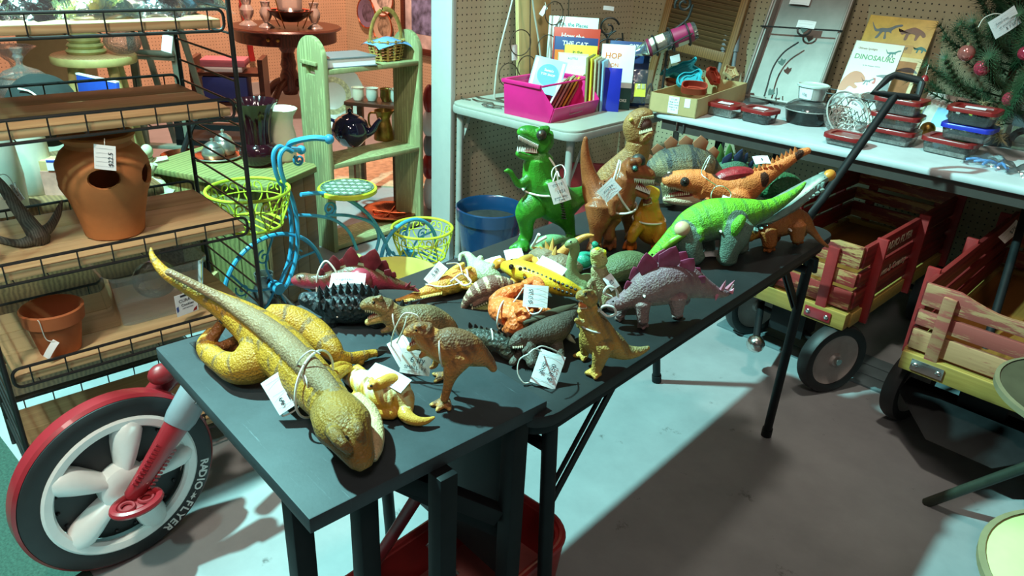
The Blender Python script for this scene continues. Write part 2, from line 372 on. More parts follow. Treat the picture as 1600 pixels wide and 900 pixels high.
# ================================================================== TRICYCLE
M['red_gloss'] = plain('red_plastic', srgb(140, 30, 38), .32, var=.06, coat=.3)
M['dark_red'] = plain('dark_red_plastic', srgb(128, 30, 36), .4, var=.08)
M['rubber'] = plain('black_rubber', (.012, .013, .014, 1), .55, var=.2, bmp=.05)
M['white_plastic'] = plain('white_plastic', srgb(232, 234, 232), .3, var=.03, coat=.2)
M['grey_plastic'] = plain('grey_plastic', srgb(118, 126, 132), .35, var=.05)
M['chrome'] = plain('chrome', (.75, .75, .74, 1), .12, 1, var=.05)
M['white_print'] = plain('white_print', srgb(225, 228, 226), .5, var=.02)
WC = Vector((-1.437, .396, .2075)); WR_ = .2075
tr = thing('tricycle', 'red toddler tricycle with a huge white-spoked front wheel parked at the front table', 'tricycle', (WC.x, WC.y, 0), .024)
# local axes: X = axle (towards the viewer), Y = travel (right in the picture), Z up
WM = T(0, 0, WC.z) @ Matrix(((0,0,1,0),(1,0,0,0),(0,1,0,0),(0,0,0,1)))     # lathe axis Z -> local X
wheel = MB().lathe([(.158,-.026),(.158,.026),(.166,.029),(.188,.028),(.199,.022),(.2025,.0),(.199,-.022),(.188,-.028),(.166,-.029),(.158,-.026)], 72, M=WM).build('front_wheel', M['rubber'], tr)
MB().lathe([(.2005,-.020),(.2068,-.014),(.2075,0),(.2068,.014),(.2005,.020),(.1995,.016),(.1995,-.016),(.2005,-.020)], 72, M=WM).build('red_tread', M['red_gloss'], wheel)
MB().lathe([(.135,.024),(.140,.031),(.156,.033),(.161,.029),(.160,.018),(.137,.016),(.135,.024)], 72, M=WM).build('rim', M['white_plastic'], wheel)
hub = MB().lathe([(0,.044),(.020,.046),(.040,.044),(.050,.036),(.052,.016),(.05,.0),(0,0)], 40, M=WM).build('hub', M['white_plastic'], wheel)
mb = MB().lathe([(.137,.004),(0.0,.004)], 48, M=WM)
mb.build('wheel_disc', M['rubber'], wheel)
for k in range(5):
    a = math.radians(76 + 72*k); rows = []
    P = [(.040, .017, .030), (.07, .024, .034), (.10, .030, .034), (.125, .032, .032), (.143, .026, .027), (.152, .012, .02)]
    s_ = MB().tube([(r*math.cos(a), r*math.sin(a), .012) for r, w, h in P], [(w, h) for r, w, h in P], 16, up=(0, 0, 1), M=WM).build('spoke', M['white_plastic'], wheel)
mb = MB()
for k in range(20):
    a = math.radians(18*k + 5)
    if min(abs((math.degrees(a) - 76 - 72*j + 180) % 360 - 180) for j in range(5)) > 14: mb.ell((.126*math.cos(a), .126*math.sin(a), .006), .0045, WM, 8, 5)
tag(mb.build('rivets', M['rubber'], wheel), kind='stuff')
def arc_text(word, r, a_start, size, x, parent, mat, step):
    # letters set around the tyre wall, reading clockwise
    objs = []
    for i, ch in enumerate(word):
        a = a_start - i*step
        m = WM @ Matrix.Rotation(a - PI/2, 4, 'Z') @ T(0, r, x)
        objs.append(text_mesh(ch, size, 'letter', mat, parent, m, ext=.0004, bold=.022))
    return objs
# pixel-plane angles: 'RADIO' on the right flank, 'FLYER' lower right
arc_text('RADIO', .1775, math.radians(-12), .027, .0292, wheel, M['white_print'], math.radians(4.9))
arc_text('FLYER', .1775, math.radians(-46), .027, .0292, wheel, M['white_print'], math.radians(5.3))
a = math.radians(-39.5)     # the little winged wagon emblem between the two words
em = MB().prism([(-.011,-.001),(-.002,.001),(-.005,.006),(.001,.003),(.004,.008),(.005,.002),(.012,0),(.005,-.003),(.006,-.006),(0,-.003),(-.006,-.005),(-.004,-.002)], .0006, WM @ Matrix.Rotation(a - PI/2, 4, 'Z') @ T(0, .1775, .0290)).build('emblem', M['white_print'], wheel)
# fork: red leg with ribs rising from the hub, grey collar, chrome steering post
f0 = Vector((.066, .0, WC.z - .005)); f1 = Vector((.062, .118, WC.z + .118)); f2 = Vector((.05, .180, WC.z + .178))
up_f = (1, 0, 0)
fork = MB().tube([f0 + (f0-f1)*.05, f0, f0.lerp(f1, .3), f0.lerp(f1, .7), f1], [(.016,.010), (.021, .014), (.022, .016), (.026, .019), (.029, .022)], 18, up=up_f).build('fork', M['red_gloss'], tr)
mb = MB(); d = (f1 - f0).normalized(); sd = Vector((0, -d.z, d.y))
for k in range(11):
    c = f0.lerp(f1, .16 + .052*k)
    for s in (-1, 1): mb.tube([c + sd*s*.014 + Vector((.013,0,0)), c + sd*s*.025 + Vector((.009,0,0))], .0032, 6)
tag(mb.build('ribs', M['red_gloss'], fork), kind='stuff')
MB().tube([f1 - d*.006, f1 + d*.012, f2, f2 + d*.012], [(.031,.024), (.036, .027), (.037, .028), (.030, .022)], 20, up=up_f).build('collar', M['grey_plastic'], tr, angle=25)
MB().tube([f1 + d*.055 + Vector((.022,0,0)), f2 + d*.16 + Vector((.010, 0, 0))], .010, 14).build('steering_post', M['chrome'], tr)
ped = MB().tube([(.045, -.006, WC.z - .018), (.115, -.006, WC.z - .018)], .005, 10).build('pedal_axle', M['chrome'], tr)
MB().tube([(.088 + .030*math.cos(a2), -.004 + .047*math.sin(a2), WC.z - .010) for a2 in [2*PI*k/28 for k in range(28)]], (.0085), 8, closed=True).build('pedal_ring', M['red_gloss'], tr)
pm = MB()
for y in (-.024, .016): pm.tube([(.088 + .014*math.cos(a2), y + .014*math.sin(a2), WC.z - .008) for a2 in [2*PI*k/16 for k in range(16)]], .004, 6, closed=True)
pm.ell((.088, -.004, WC.z - .016), (.024, .040, .006)); pm.build('pedal', M['dark_red'], tr)
MB().tube([(-.066, 0, WC.z), (-.066, .118, WC.z + .118), (-.05, .18, WC.z + .178)], [(.018,.012), (.026,.018), (.03,.02)], 14, up=up_f).build('fork', M['red_gloss'], tr)
MB().ell((-.02, .135, .405), (.022, .030, .024)).build('mudguard', M['dark_red'], tr)
MB().tube(catmull([(0, .20, .41), (0, .30, .30), (0, .45, .22), (0, .62, .18)], 6), .020, 12).build('frame_tube', M['dark_red'], tr)
MB().tube([(-.18, .66, .125), (.20, .66, .125)], .010, 10).build('rear_axle', M['steel'], tr)
for x in (-.18, .20):
    m2 = T(x, .66, .125) @ Matrix(((0,0,1,0),(1,0,0,0),(0,1,0,0),(0,0,0,1)))
    w2 = MB().lathe([(.075,-.02),(.075,.02),(.11,.024),(.123,.014),(.125,0),(.123,-.014),(.11,-.024),(.075,-.02)], 40, M=m2).build('rear_wheel', M['rubber'], tr)
    MB().lathe([(0,.022),(.03,.026),(.06,.018),(.078,.021),(.078,-.021),(0,-.02)], 32, M=m2).build('hub', M['white_plastic'], w2)
MB().ell((0, .42, .33), (.11, .13, .022)).build('seat', M['rubber'], tr)
MB().tube([(0, .42, .32), (0, .47, .22)], .014, 10).build('seat_post', M['steel'], tr)

# ================================================================== RED METAL WAGON UNDER THE TABLES
M['red_enamel'] = plain('worn_red_enamel', srgb(150, 34, 34), .38, var=.22, sc=12)
M['faded_red'] = plain('scuffed_red_tray_floor', srgb(158, 84, 78), .6, var=.3, sc=10)
wg = thing('metal_wagon', 'red steel toy wagon with rounded tray under the black tables', 'wagon', (-.722, .685, 0), 0)
TX, TY = .115, .255
prof = []
tray = MB(); out_ = rrect(-TX, -TY, TX, TY, .07, 8); inn = rrect(-TX+.016, -TY+.016, TX-.016, TY-.016, .062, 8); n_ = len(out_)
vs = [(x*.93, y*.96, .150) for x, y in out_] + [(x, y, .250) for x, y in out_] + [(x, y, .250) for x, y in inn] + [(x*.92, y*.95, .156) for x, y in inn]
fs = [tuple(range(n_-1, -1, -1))] + [(r*n_ + i, r*n_ + (i+1) % n_, (r+1)*n_ + (i+1) % n_, (r+1)*n_ + i) for r in range(3) for i in range(n_)]
tray.add(vs, fs); tray.build('tray_side', M['red_enamel'], wg)
MB().prism([(x*.93, y*.96) for x, y in inn], .004, T(0, 0, .153)).build('tray_floor', M['faded_red'], wg)
MB().tube([(x, y, .250) for x, y in rrect(-TX+.004, -TY+.004, TX-.004, TY-.004, .07, 8)], .0075, 8, closed=True).build('rolled_rim', M['red_enamel'], wg)
for x, y in ((-.085, .16), (.085, .16), (-.085, -.16), (.085, -.16)):
    m2 = T(x, y, .075) @ Matrix(((0,0,1,0),(1,0,0,0),(0,1,0,0),(0,0,0,1)))
    w2 = MB().lathe([(.05,-.014),(.05,.014),(.068,.016),(.075,.008),(.075,-.008),(.068,-.016),(.05,-.014)], 28, M=m2).build('wheel', M['rubber'], wg)
    MB().lathe([(0,.012),(.05,.015),(.05,-.015),(0,-.012)], 24, M=m2).build('hub', M['white_plastic'], w2)
for y in (-.16, .16): MB().tube([(-.10, y, .075), (.10, y, .075)], .006, 8).build('axle', M['black'], wg); MB().box2((-.02, y-.02, .075), (.02, y+.02, .152)).build('bracket', M['black'], wg)
h0 = W(575, 897, .26) ; h1 = W(640, 795, .42)
hh = MB().tube([wg.matrix_basis.inverted() @ p for p in (h0 + (h0-h1)*.35, h0, h1, h1 + (h1-h0)*.2)], .011, 10).build('pull_handle', M['dark_red'], wg)
MB().tube([wg.matrix_basis.inverted() @ p for p in (W(668, 850, .3), W(715, 898, .25))], .005, 8).build('rod', M['steel'], wg)
# ================================================================== WIRE RACK WITH WOODEN SHELVES
M['pine'] = wood('pine_plank', srgb(206,176,132), srgb(172,136,96), 1, 1.4, .55, 10)
M['terracotta'] = plain('terracotta', srgb(182,112,62), .8, var=.12, sc=18, bmp=.15, bsc=120)
M['terracotta2'] = plain('orange_terracotta', srgb(178,98,56), .8, var=.10, sc=18, bmp=.12, bsc=120)
M['paper'] = plain('white_card', srgb(232,234,236), .7, var=.02)
M['ink'] = plain('ink', (.02, .02, .03, 1), .6)
M['ink_grey'] = plain('pale_rule', (.25, .27, .32, 1), .6)
M['string'] = plain('white_string', srgb(225,222,212), .8, var=.08)
M['plastic_clear'] = clear('clear_plastic', (.93,.95,.95,1), .3, .12, .05)
M['bag'] = clear('clear_bag', (.93,.95,.95,1), .42, .10, .04, bmp=.9, bsc=22)
M['glass'] = clear('clear_glass', (.92,.95,.93,1), .35, .04, .06)
M['cut_glass'] = clear('cut_glass', (.95,.94,.9,1), .28, .08, .06, bmp=1.0, bsc=90)
rk = thing('wire_rack', 'black wire rack with pine plank shelves at the left edge', 'rack', (-2.05, .336, 0), math.radians(-6.3))
RX, RY = .366, .577
for x, y in ((0,0), (0,RY), (RX,0), (RX,RY)):
    MB().tube([(x, y, 0), (x, y, 1.75)], .0058, 10).build('post', M['black_wire'], rk)
def rail(x, z, inward):
    r = .016; P = []
    for (cy, cz, a0) in ((RY-.012-r, z-r, 0), (.012+r, z-r, PI/2), (.012+r, z-.046+r, PI), (RY-.012-r, z-.046+r, 1.5*PI)):
        for k in range(5): a = a0 + PI/2*k/4; P.append((x, cy + r*math.cos(a), cz + r*math.sin(a)))
    o = MB().tube(P, .0036, 8, closed=True).build('rail', M['black_wire'], rk)
    n = 8
    for k in range(n): y = .012 + (RY-.024)*(k+.5)/n; MB().tube([(x, y, z), (x, y, z-.046)], .0018, 5).build('wire', M['black_wire'], o)
SH = [1.130, .935, .645, .405, .125]
for z in SH:
    rail(RX-.004, z, -1); rail(.004, z, 1)
    for k in range(3):
        MB().box2((.012 + .114*k, .016, z-.041), (.012 + .114*k + .1125, RY-.016, z-.022)).build('plank', M['pine'], rk, bevel=.0025)
    for y in [.06 + .064*k for k in range(8)]: MB().tube([(.004, y, z-.0435), (RX-.004, y, z-.0435)], .0016, 5).build('support_wire', M['black_wire'], rk)
for y in (0, RY):
    z = .08
    while z < 1.7:
        MB().tube([(0, y, z), (RX, y, z)], .0027, 6).build('rung', M['black_wire'], rk); z += .0525
def rkp(px, py, z): return W(px, py, z)
Z3, Z4, Z1 = SH[2]-.022, SH[3]-.022, SH[0]-.022

def card_text(card, lines, w, h, mat=None, size=.010, z=.0006, rot=0):
    for (s, x, y, sz) in lines:
        text_mesh(s, sz, 'writing', mat or M['ink'], card, T(x, y, z) @ R(rot, 'Z'), ext=.00008)
tag_n = [0]
def price_tag(c, right, up, w, h, label, lines=(), strings=(), group='price tags tied to the toys', rules=4, rot=0):
    # a white ruled card hanging on a looped string; lines are written on its face
    m = frame(c, right, up); t = thing('price_tag', label, 'price tag', group=group, M=m)
    mb = MB(); mb.sheet(lambda u, v: ((u-.5)*w, (v-.5)*h, .0025*math.sin(PI*u)*(w/.05)), 8, 1); mb.sheet(lambda u, v: ((u-.5)*w, (v-.5)*h, .0025*math.sin(PI*u)*(w/.05) - .0005), 8, 1)
    cd = mb.build('card', M['paper'], t)
    rm = MB()
    for k in range(rules):
        y = h*(.36 - .72*k/max(1, rules-1)); rm.box((0, y, .0033*(w/.05)), (w*.8, .0004, .0001))
    if rules: tag(rm.build('ruled_lines', M['ink_grey'], cd), kind='stuff')
    for (s, x, y, sz) in lines: text_mesh(s, sz*h, 'writing', M['ink'], cd, T(x*w, y*h, .0034*(w/.05)) @ R(rot, 'Z'), ext=.00006)
    inv = m.inverted()
    for st in strings: MB().tube([inv @ Vector(p) for p in catmull(st, 6)], .0011 if w < .06 else .0014, 6).build('string', M['string'], t)
    tag_n[0] += 1
    return t
UPV = Vector((0,0,1))
def facing(roll=0, tilt=0):    # right/up of a card turned towards the room's aisle; roll in degrees in its own plane
    r = RIGHT2.copy(); n = (-AWAY2*math.cos(math.radians(tilt)) + UPV*math.sin(math.radians(tilt))).normalized(); u = n.cross(r)
    q = Quaternion(n, math.radians(roll)); return q @ r, q @ u

# strawberry jar with real planting mouths
def boolean_cut(o, cutters):
    for c in cutters:
        md = o.modifiers.new('b', 'BOOLEAN'); md.object = c; md.operation = 'DIFFERENCE'; md.solver = 'EXACT'
    dg = bpy.context.evaluated_depsgraph_get(); me = bpy.data.meshes.new_from_object(o.evaluated_get(dg)); o.modifiers.clear(); o.data = me
    me.polygons.foreach_set('use_smooth', [True]*len(me.polygons)); me.set_sharp_from_angle(angle=math.radians(35))
    for c in cutters: bpy.data.objects.remove(c)
jp = W(181, 362, Z3); jp.z = Z3
prof = [(0,.004),(.058,.0),(.063,.004),(.070,.05),(.082,.105),(.0935,.135),(.0975,.165),(.094,.195),(.081,.222),(.067,.236),(.066,.246),(.074,.254),(.077,.262),(.073,.266),(.064,.262),(.058,.240),(.074,.215),(.086,.190),(.089,.165),(.085,.138),(.074,.108),(.062,.05),(.055,.012),(0,.012)]
jar = MB().lathe([(r*1.02, z*.90) for r, z in prof], 56).build('strawberry_jar', M['terracotta']); jar.location = jp
toC = math.atan2(-jp.y, -jp.x)
cuts = []
for da, zz in ((-.03, .157), (.03 + 1.15, .147), (-1.6, .15), (2.6, .15)):
    a = toC + da; c = jp + Vector((.097*math.cos(a), .097*math.sin(a), zz))
    k = MB().ell((0,0,0), (.034, .034, .023), R(a, 'Z')).build('cut', None); k.location = c; cuts.append(k)
bpy.context.view_layer.update(); boolean_cut(jar, cuts)
jt = tag(jar, 'tall terracotta strawberry jar with oval side openings on the middle rack shelf', 'planter')
jr, ju = facing(-4, 10)
c = W(164, 246, 0) ; d_ = ray(164, 246); tt = (jp - EYE).dot(d_)/d_.dot(d_) - .052; c = EYE + d_*(tt*.935)
price_tag(c, jr, ju, .046, .052, 'ruled price tag hanging on the front of the strawberry jar', [('$22.5', .30, -.05, .26)], [[c + ju*.024, c + ju*.032, c + ju*.04 + d_*.02]], group='price tags on the wire rack', rules=5, rot=PI/2)
# clay pot
pp = W(96, 545, Z4); pp.z = Z4
single(MB().lathe([(0,.004),(.040,0),(.043,.003),(.056,.078),(.063,.079),(.066,.110),(.062,.113),(.058,.108),(.054,.078),(.040,.012),(0,.012)], 44), 'clay_pot', M['terracotta2'], 'small orange clay flower pot on the lower rack shelf', 'plant pot', loc=pp)
r_, u_ = facing(62, 25); c = W(80, 546, Z4 + .035)
price_tag(c, r_, u_, .044, .016, 'narrow white tag lying against the clay pot', [], [[c + r_*.02, W(72, 530, Z4+.06), W(62, 505, Z4+.105), W(58, 500, Z4+.11)]], group='price tags on the wire rack', rules=0)
# clear plastic bin with a paper label
bx = W(243, 478, Z4); bn = thing('storage_bin', 'clear plastic storage bin with paper label on the lower rack shelf', 'bin', (bx.x, bx.y, Z4+.001), math.radians(-6.3))
mb = MB(); ins = []
BW, BL, BH = .088, .120, .135
o1 = rrect(-BW*.86, -BL*.88, BW*.86, BL*.88, .03); o2 = rrect(-BW, -BL, BW, BL, .035); o3 = rrect(-BW-.006, -BL-.006, BW+.006, BL+.006, .04); n_ = len(o1)
vs = [(x, y, 0) for x, y in o1] + [(x, y, BH) for x, y in o2] + [(x, y, BH+.002) for x, y in o3] + [(x, y, BH-.008) for x, y in o3]
mb.add(vs, [tuple(range(n_))] + [(r*n_+i, r*n_+(i+1) % n_, (r+1)*n_+(i+1) % n_, (r+1)*n_+i) for r in range(3) for i in range(n_)])
mb.build('bin_wall', clear('cloudy_bin', (.9,.92,.92,1), .25, .15, .22, (.75,.77,.74,1)), bn)
lb = frame(W(290, 473, Z4+.055), (-.09, .99, 0), (0, 0, 1)); lbm = bn.matrix_basis.inverted() @ lb
cdm = MB().box((0,0,.004), (.058,.058,.0006), lbm).build('label_card', M['paper'], bn)
text_mesh('CURATE', .0115, 'writing', M['ink'], cdm, lbm @ T(.002, .010, .0046)); text_mesh('Cookies', .010, 'writing', M['ink'], cdm, lbm @ T(.002, -.002, .0046)); text_mesh('SOFT OATMEAL', .0042, 'writing', M['ink_grey'], cdm, lbm @ T(.002, -.011, .0046))
MB().box((-.003, .023, .0046), (.022, .005, .0004), lbm).build('ink_bar', M['ink'], cdm)
MB().prism([(.020,.018),(.028,.016),(.027,.003),(.020,.006)], .0005, lbm @ T(0,0,.0043)).build('printed_leaf', M['terracotta2'], cdm); MB().prism([(-.028,-.004),(-.022,-.001),(-.022,-.014),(-.027,-.018)], .0005, lbm @ T(0,0,.0043)).build('printed_leaf', plain('blue_print', srgb(60,80,140)), cdm)
MB().prism([(.018,-.020),(.026,-.016),(.024,-.026),(.014,-.027)], .0005, lbm @ T(0,0,.0043)).build('printed_leaf', M['red_enamel'], cdm)
bag_in = MB().ell((0,0,0), (.05,.055,.05), T(.0, .01, .075), 20, 12).build('inner_bag', M['bag'], bn)
# driftwood antler
dw = W(55, 366, Z3+.02); at = thing('driftwood', 'dark grey branching piece of driftwood on the middle rack shelf', 'driftwood', (dw.x, dw.y, Z3))
L_ = lambda px, py, z: W(px, py, z) - at.location
M['drift'] = wood('grey_driftwood', srgb(96,92,84), srgb(52,48,44), 0, 3, .8, bmp=.5)
MB().tube(catmull([L_(-25, 265, Z3+.16), L_(0, 287, Z3+.13), L_(25, 322, Z3+.08), L_(45, 348, Z3+.04), L_(58, 366, Z3+.024), L_(60, 372, Z3+.012)], 5), [.007 + .0007*k for k in range(26)], 10).build('limb', M['drift'], at)
MB().tube(catmull([L_(52, 366, Z3+.02), L_(74, 358, Z3+.03), L_(88, 338, Z3+.05), L_(97, 313, Z3+.085)], 5), [.016, .016, .015, .014, .013, .012, .011, .010, .0095, .009, .0085, .008, .007, .0055, .004, .002], 10).build('limb', M['drift'], at)
MB().tube(catmull([L_(62, 368, Z3+.018), L_(38, 379, Z3+.013), L_(14, 378, Z3+.009), L_(-12, 370, Z3+.008)], 5), [.017, .016, .015, .013, .012, .011, .010, .009, .009, .008, .008, .008, .008, .008, .007, .006], 10).build('limb', M['drift'], at)
r_, u_ = facing(-62, 15); c = W(27, 300, Z3+.10)
price_tag(c, r_, u_, .042, .015, 'slim price tag looped on the driftwood', [('CW $', 0, 0, .5)], [[c - r_*.018, W(14, 315, Z3+.09), W(-8, 300, Z3+.12), W(-6, 278, Z3+.14), W(12, 275, Z3+.14), c + r_*.02]], group='price tags on the wire rack', rules=0)

# ================================================================== BEHIND THE RACK
M['old_green'] = wood('weathered_green_wood', srgb(168,172,122), srgb(122,126,84), 2, 1.3, .7, 9, .3, worn=srgb(140,140,98))
M['stool_yellow'] = plain('pale_yellow_paint', srgb(206,196,128), .5, var=.12, sc=20)
M['stool_wood'] = wood('stool_seat', srgb(206,164,118), srgb(176,128,84), 0, 1.2)
M['grey_green'] = plain('grey_green_paint', srgb(122,134,120), .6, var=.1)
M['dark_wood'] = wood('dark_mahogany', srgb(92,44,28), srgb(48,20,12), 0, 1.2, .35)
M['mid_wood'] = wood('brown_wood', srgb(128,92,58), srgb(88,58,34), 0, 1.2, .6)
M['navy'] = plain('navy_board', srgb(30,52,128), .5, var=.06)
M['blue_cover'] = plain('bright_blue_board', srgb(36,72,168), .45, var=.05)
M['felt'] = plain('black_green_felt', srgb(26,34,34), .9, var=.15, sc=60)
M['enamel'] = plain('white_enamel', srgb(214,214,200), .3, var=.04)
M['copper'] = plain('copper', srgb(196,112,76), .25, 1, var=.12)
M['brass'] = plain('brass', srgb(160,128,66), .35, 1, var=.25, sc=60, bmp=.3, bsc=160)
M['celadon'] = plain('pale_green_plaster', srgb(176,184,148), .7, var=.08)
M['pink'] = plain('dusty_pink', srgb(196,110,128), .6, var=.05)
M['kraft'] = plain('kraft_card', srgb(178,150,104), .75, var=.05)
ctr = thing('counter', 'old wooden counter with a pale worn edge behind the wire rack', 'table', (-2.79, .55, 0), math.radians(-6.3))
MB().box2((-.42, -.42, .50), (.40, .46, .53)).build('counter_top', M['mid_wood'], ctr, bevel=.004)
for x in (-.36, .34):
    for y in (-.36, .40): MB().box2((x-.025, y-.025, 0), (x+.025, y+.025, .50)).build('leg', M['mid_wood'], ctr, bevel=.003)
MB().box2((-.36, -.36, .12), (.34, .40, .14)).build('lower_shelf', M['mid_wood'], ctr)
def cpt(px, py, z=.53): p = W(px, py, z); p.z = z; return p
# crystal jar with lid
p = WD_ = EYE + ray(42, 150)*2.62
gj = thing('glass_jar', 'cut crystal jar with a stepped pointed lid behind the rack', 'jar', (p.x, p.y, p.z - .055))
MB().lathe([(0,0),(.058,.0),(.072,.02),(.086,.07),(.085,.10),(.075,.118),(.066,.122),(.064,.118),(.078,.095),(.079,.07),(.066,.024),(.05,.008),(0,.008)], 36).build('jar_body', M['cut_glass'], gj)
MB().lathe([(.070,.122),(.072,.128),(.055,.142),(.022,.155),(.012,.162),(.010,.172),(.018,.188),(.013,.200),(.020,.212),(.022,.220),(0,.222)], 36).build('lid', M['cut_glass'], gj)
MB().box((.0835, -.03, .085), (.001, .022, .036), R(-.25, 'Z')).build('sticker', M['paper'], gj); MB().box((.0842, -.03, .098), (.001, .022, .010), R(-.25, 'Z')).build('sticker_band', M['blue_cover'], gj)
single(MB().box2((-.09,-.09,0), (.09,.09,p.z-.055-.53), T(0,0,0)), 'riser_box', M['enamel'], 'white box lifting the crystal jar above the counter', 'box', loc=(p.x, p.y, .53))
p2 = EYE + ray(20, 88)*2.95
cg = thing('glass_compote', 'frilled glass compote behind the crystal jar', 'dish', (p2.x, p2.y, .53))
MB().lathe([(.05,0),(.045,.01),(.012,.03),(.010,.20),(.02,.23),(.06,.27),(.085,.285),(.08,.29),(.05,.272),(0,.235)], 36, wave=lambda a, z: 1 + (.06*math.cos(9*a) if z > .24 else 0)).build('bowl', M['cut_glass'], cg)
# yellow bar stool with a wrapped bundle on it
ps = EYE + ray(146, 84)*3.05
st = thing('bar_stool', 'tall pale yellow round stool behind the rack', 'stool', (ps.x, ps.y, 0))
zs = ps.z
MB().lathe([(0,zs-.034),(.150,zs-.034),(.160,zs-.028),(.160,zs-.004),(.155,zs),(0,zs)], 44).build('seat', M['stool_wood'], st)
MB().lathe([(.1585,zs-.033),(.1615,zs-.026),(.1615,zs-.006),(.1585,zs-.002)], 44).build('painted_rim', M['stool_yellow'], st)
for k in range(4):
    a = PI/4 + k*PI/2 - .5; MB().tube([(.10*math.cos(a), .10*math.sin(a), zs-.03), (.19*math.cos(a), .19*math.sin(a), 0)], .021, 12).build('leg', M['stool_yellow'], st)
for k in range(4):
    a, b = PI/4 + k*PI/2 - .5, PI/4 + (k+1)*PI/2 - .5; q = .155; MB().tube([(q*math.cos(a), q*math.sin(a), .32), (q*math.cos(b), q*math.sin(b), .32)], .010, 8).build('stretcher', M['stool_yellow'], st)
pb = EYE + ray(134, 75)*3.05
mb = MB()
for k in range(4): mb.lathe([(0,.022*k),(.070-.006*k,.022*k),(.078-.007*k,.022*k+.011),(.070-.008*k,.022*k+.021),(0,.022*k+.0215)], 28)
mb.lathe([(.03,.086),(.045,.11),(.02,.16),(0,.17)], 24)
single(mb, 'turban_vase', plain('celadon_glaze', srgb(176,186,122), .3, var=.18, sc=30), 'pale green ribbed pottery vase on the yellow stool', 'vase', loc=(pb.x, pb.y, zs))
pk = EYE + ray(190, 60)*3.05
single(MB().ell((0,0,.05), (.09,.07,.05), None, 20, 12), 'glass_dish', M['cut_glass'], 'pink cut glass dish on the yellow stool', 'dish', loc=(pk.x, pk.y, zs))
# painted step ladder
ld = EYE + ray(246, 120)*3.3
la = thing('step_ladder', 'narrow grey green wooden ladder behind the rack', 'ladder', (ld.x, ld.y, 0), YR)
for x in (-.085, .085):
    MB().bar((x*1.3, 0, 0), (x, .0, 1.05), .032, .02, (0,1,0)).build('rail', M['grey_green'], la, bevel=.002); MB().bar((x*1.3, .42, 0), (x, .03, 1.05), .026, .018, (0,1,0)).build('back_rail', M['grey_green'], la, bevel=.002)
for k in range(5): MB().bar((-.095, 0, .15 + .2*k), (.095, 0, .15 + .2*k), .05, .016).build('step', M['grey_green'], la, bevel=.002)
MB().tube([(-.085, -.03, .78), (-.05, -.03, .775), (.075, -.03, .772), (.10, -.03, .775)], [.003, .011, .014, .012], 12).build('peg', M['grey_green'], la)
r_, u_ = facing(-14, 0); c = EYE + ray(261, 68)*2.9
price_tag(c, r_, u_, .040, .066, 'pale blue tag hanging on the grey green ladder', [], [[c + u_*.033, c + u_*.06, c + u_*.08]], group='tags in the back room', rules=0)
# leaning boards: tan folder, kraft board
for (px, py, d, w, h, rz, mat, nm, lab, cat, lean) in [
    (88, 120, 3.5, .34, .50, -.1, M['kraft'], 'folded_cardboard', 'upright tan cardboard sheet behind the yellow stool', 'cardboard', .08),
    (155, 158, 2.75, .25, .17, .55, M['blue_cover'], 'blue_binder', 'bright blue board with white top edge behind the rack', 'board', .05)]:
    p = EYE + ray(px, py)*d; h = h if 'blue' in nm else p.z + .25; t = thing(nm, lab, cat, (p.x, p.y, p.z - h/2 if 'blue' in nm else 0), YR - rz)
    MB().box((0,0,h/2), (w,.012,h), R(-lean,'X')).build('panel', mat, t, bevel=.001)
    if 'blue' in nm: MB().box((0,0,h-.001), (w,.014,.006), R(-lean,'X')).build('white_edge', M['paper'], t)
    if p.z - h/2 > .54: tag(single(MB().box2((-.10,-.05,0), (.10,.05,p.z-h/2-.53), None), 'riser_box', M['kraft'], 'brown box holding up the bright blue board', 'box', loc=(p.x, p.y, .53), rotz=YR-rz))
# big black felt bowl with a white cord
hb = EYE + ray(62, 172)*2.34
n_ = (RIGHT2*.15 - AWAY2*.95 + UPV*.25).normalized()
hat = thing('black_bowl', 'large black round bowl propped behind the rack with a white cord', 'bowl', M=frame(hb, RIGHT2, n_.cross(RIGHT2)))
MB().lathe([(.115,-.03),(.112,.0),(.085,.045),(.045,.065),(0,.07),(0,.065),(.04,.06),(.08,.04),(.106,.0),(.11,-.03)], 40).build('bowl_shell', M['felt'], hat)
MB().tube(catmull([(-.02,.06,.067),(.02,.05,.066),(.06,.01,.062),(.095,-.05,.036)], 5), .003, 6).build('cord', M['string'], hat)
# enamel jug, tall beige crock, small items on the counter
pj_ = cpt(58, 297); jg = thing('enamel_jug', 'off-white enamel jug with a pointed spout on the counter', 'jug', (pj_.x, pj_.y, .53), YR)
MB().lathe([(0,.002),(.062,0),(.064,.004),(.056,.10),(.052,.19),(.050,.19),(.053,.10),(.058,.01),(0,.01)], 36).build('jug_body', M['enamel'], jg)
MB().tube([(-.05, -.02, .05), (-.085, -.035, .10), (-.10, -.04, .13)], [.026, .016, .007], 12).build('spout', M['enamel'], jg)
pc_ = cpt(6, 330); single(MB().lathe([(0,.002),(.06,0),(.066,.01),(.070,.10),(.062,.22),(.06,.23),(.058,.22),(0,.21)], 36), 'beige_crock', M['enamel'], 'plain beige crock at the far left of the counter', 'crock', loc=(pc_.x, pc_.y, .53))
pd = cpt(24, 262, .53); single(MB().ell((0,0,.17), (.022,.022,.04), None, 16, 10).tube([(0,0,0),(0,0,.14)], .006, 8), 'pink_bud_vase', M['pink'], 'dusty pink egg on a stem beside the enamel jug', 'ornament', loc=(pd.x - .12, pd.y - .05, .53))
pe = cpt(98, 300); bt = thing('pink_box', 'box with pink streaked front and a small sticker behind the jar', 'box', (pe.x, pe.y, .53), YR + .1)
MB().box2((-.035,-.03,0), (.05,.03,.105)).build('box_body', M['kraft'], bt, bevel=.001); MB().box2((-.036,-.032,.0), (.051,-.0305,.075)).build('front_print', plain('pink_streaks', srgb(214,160,146), .6, var=.3, sc=16), bt)
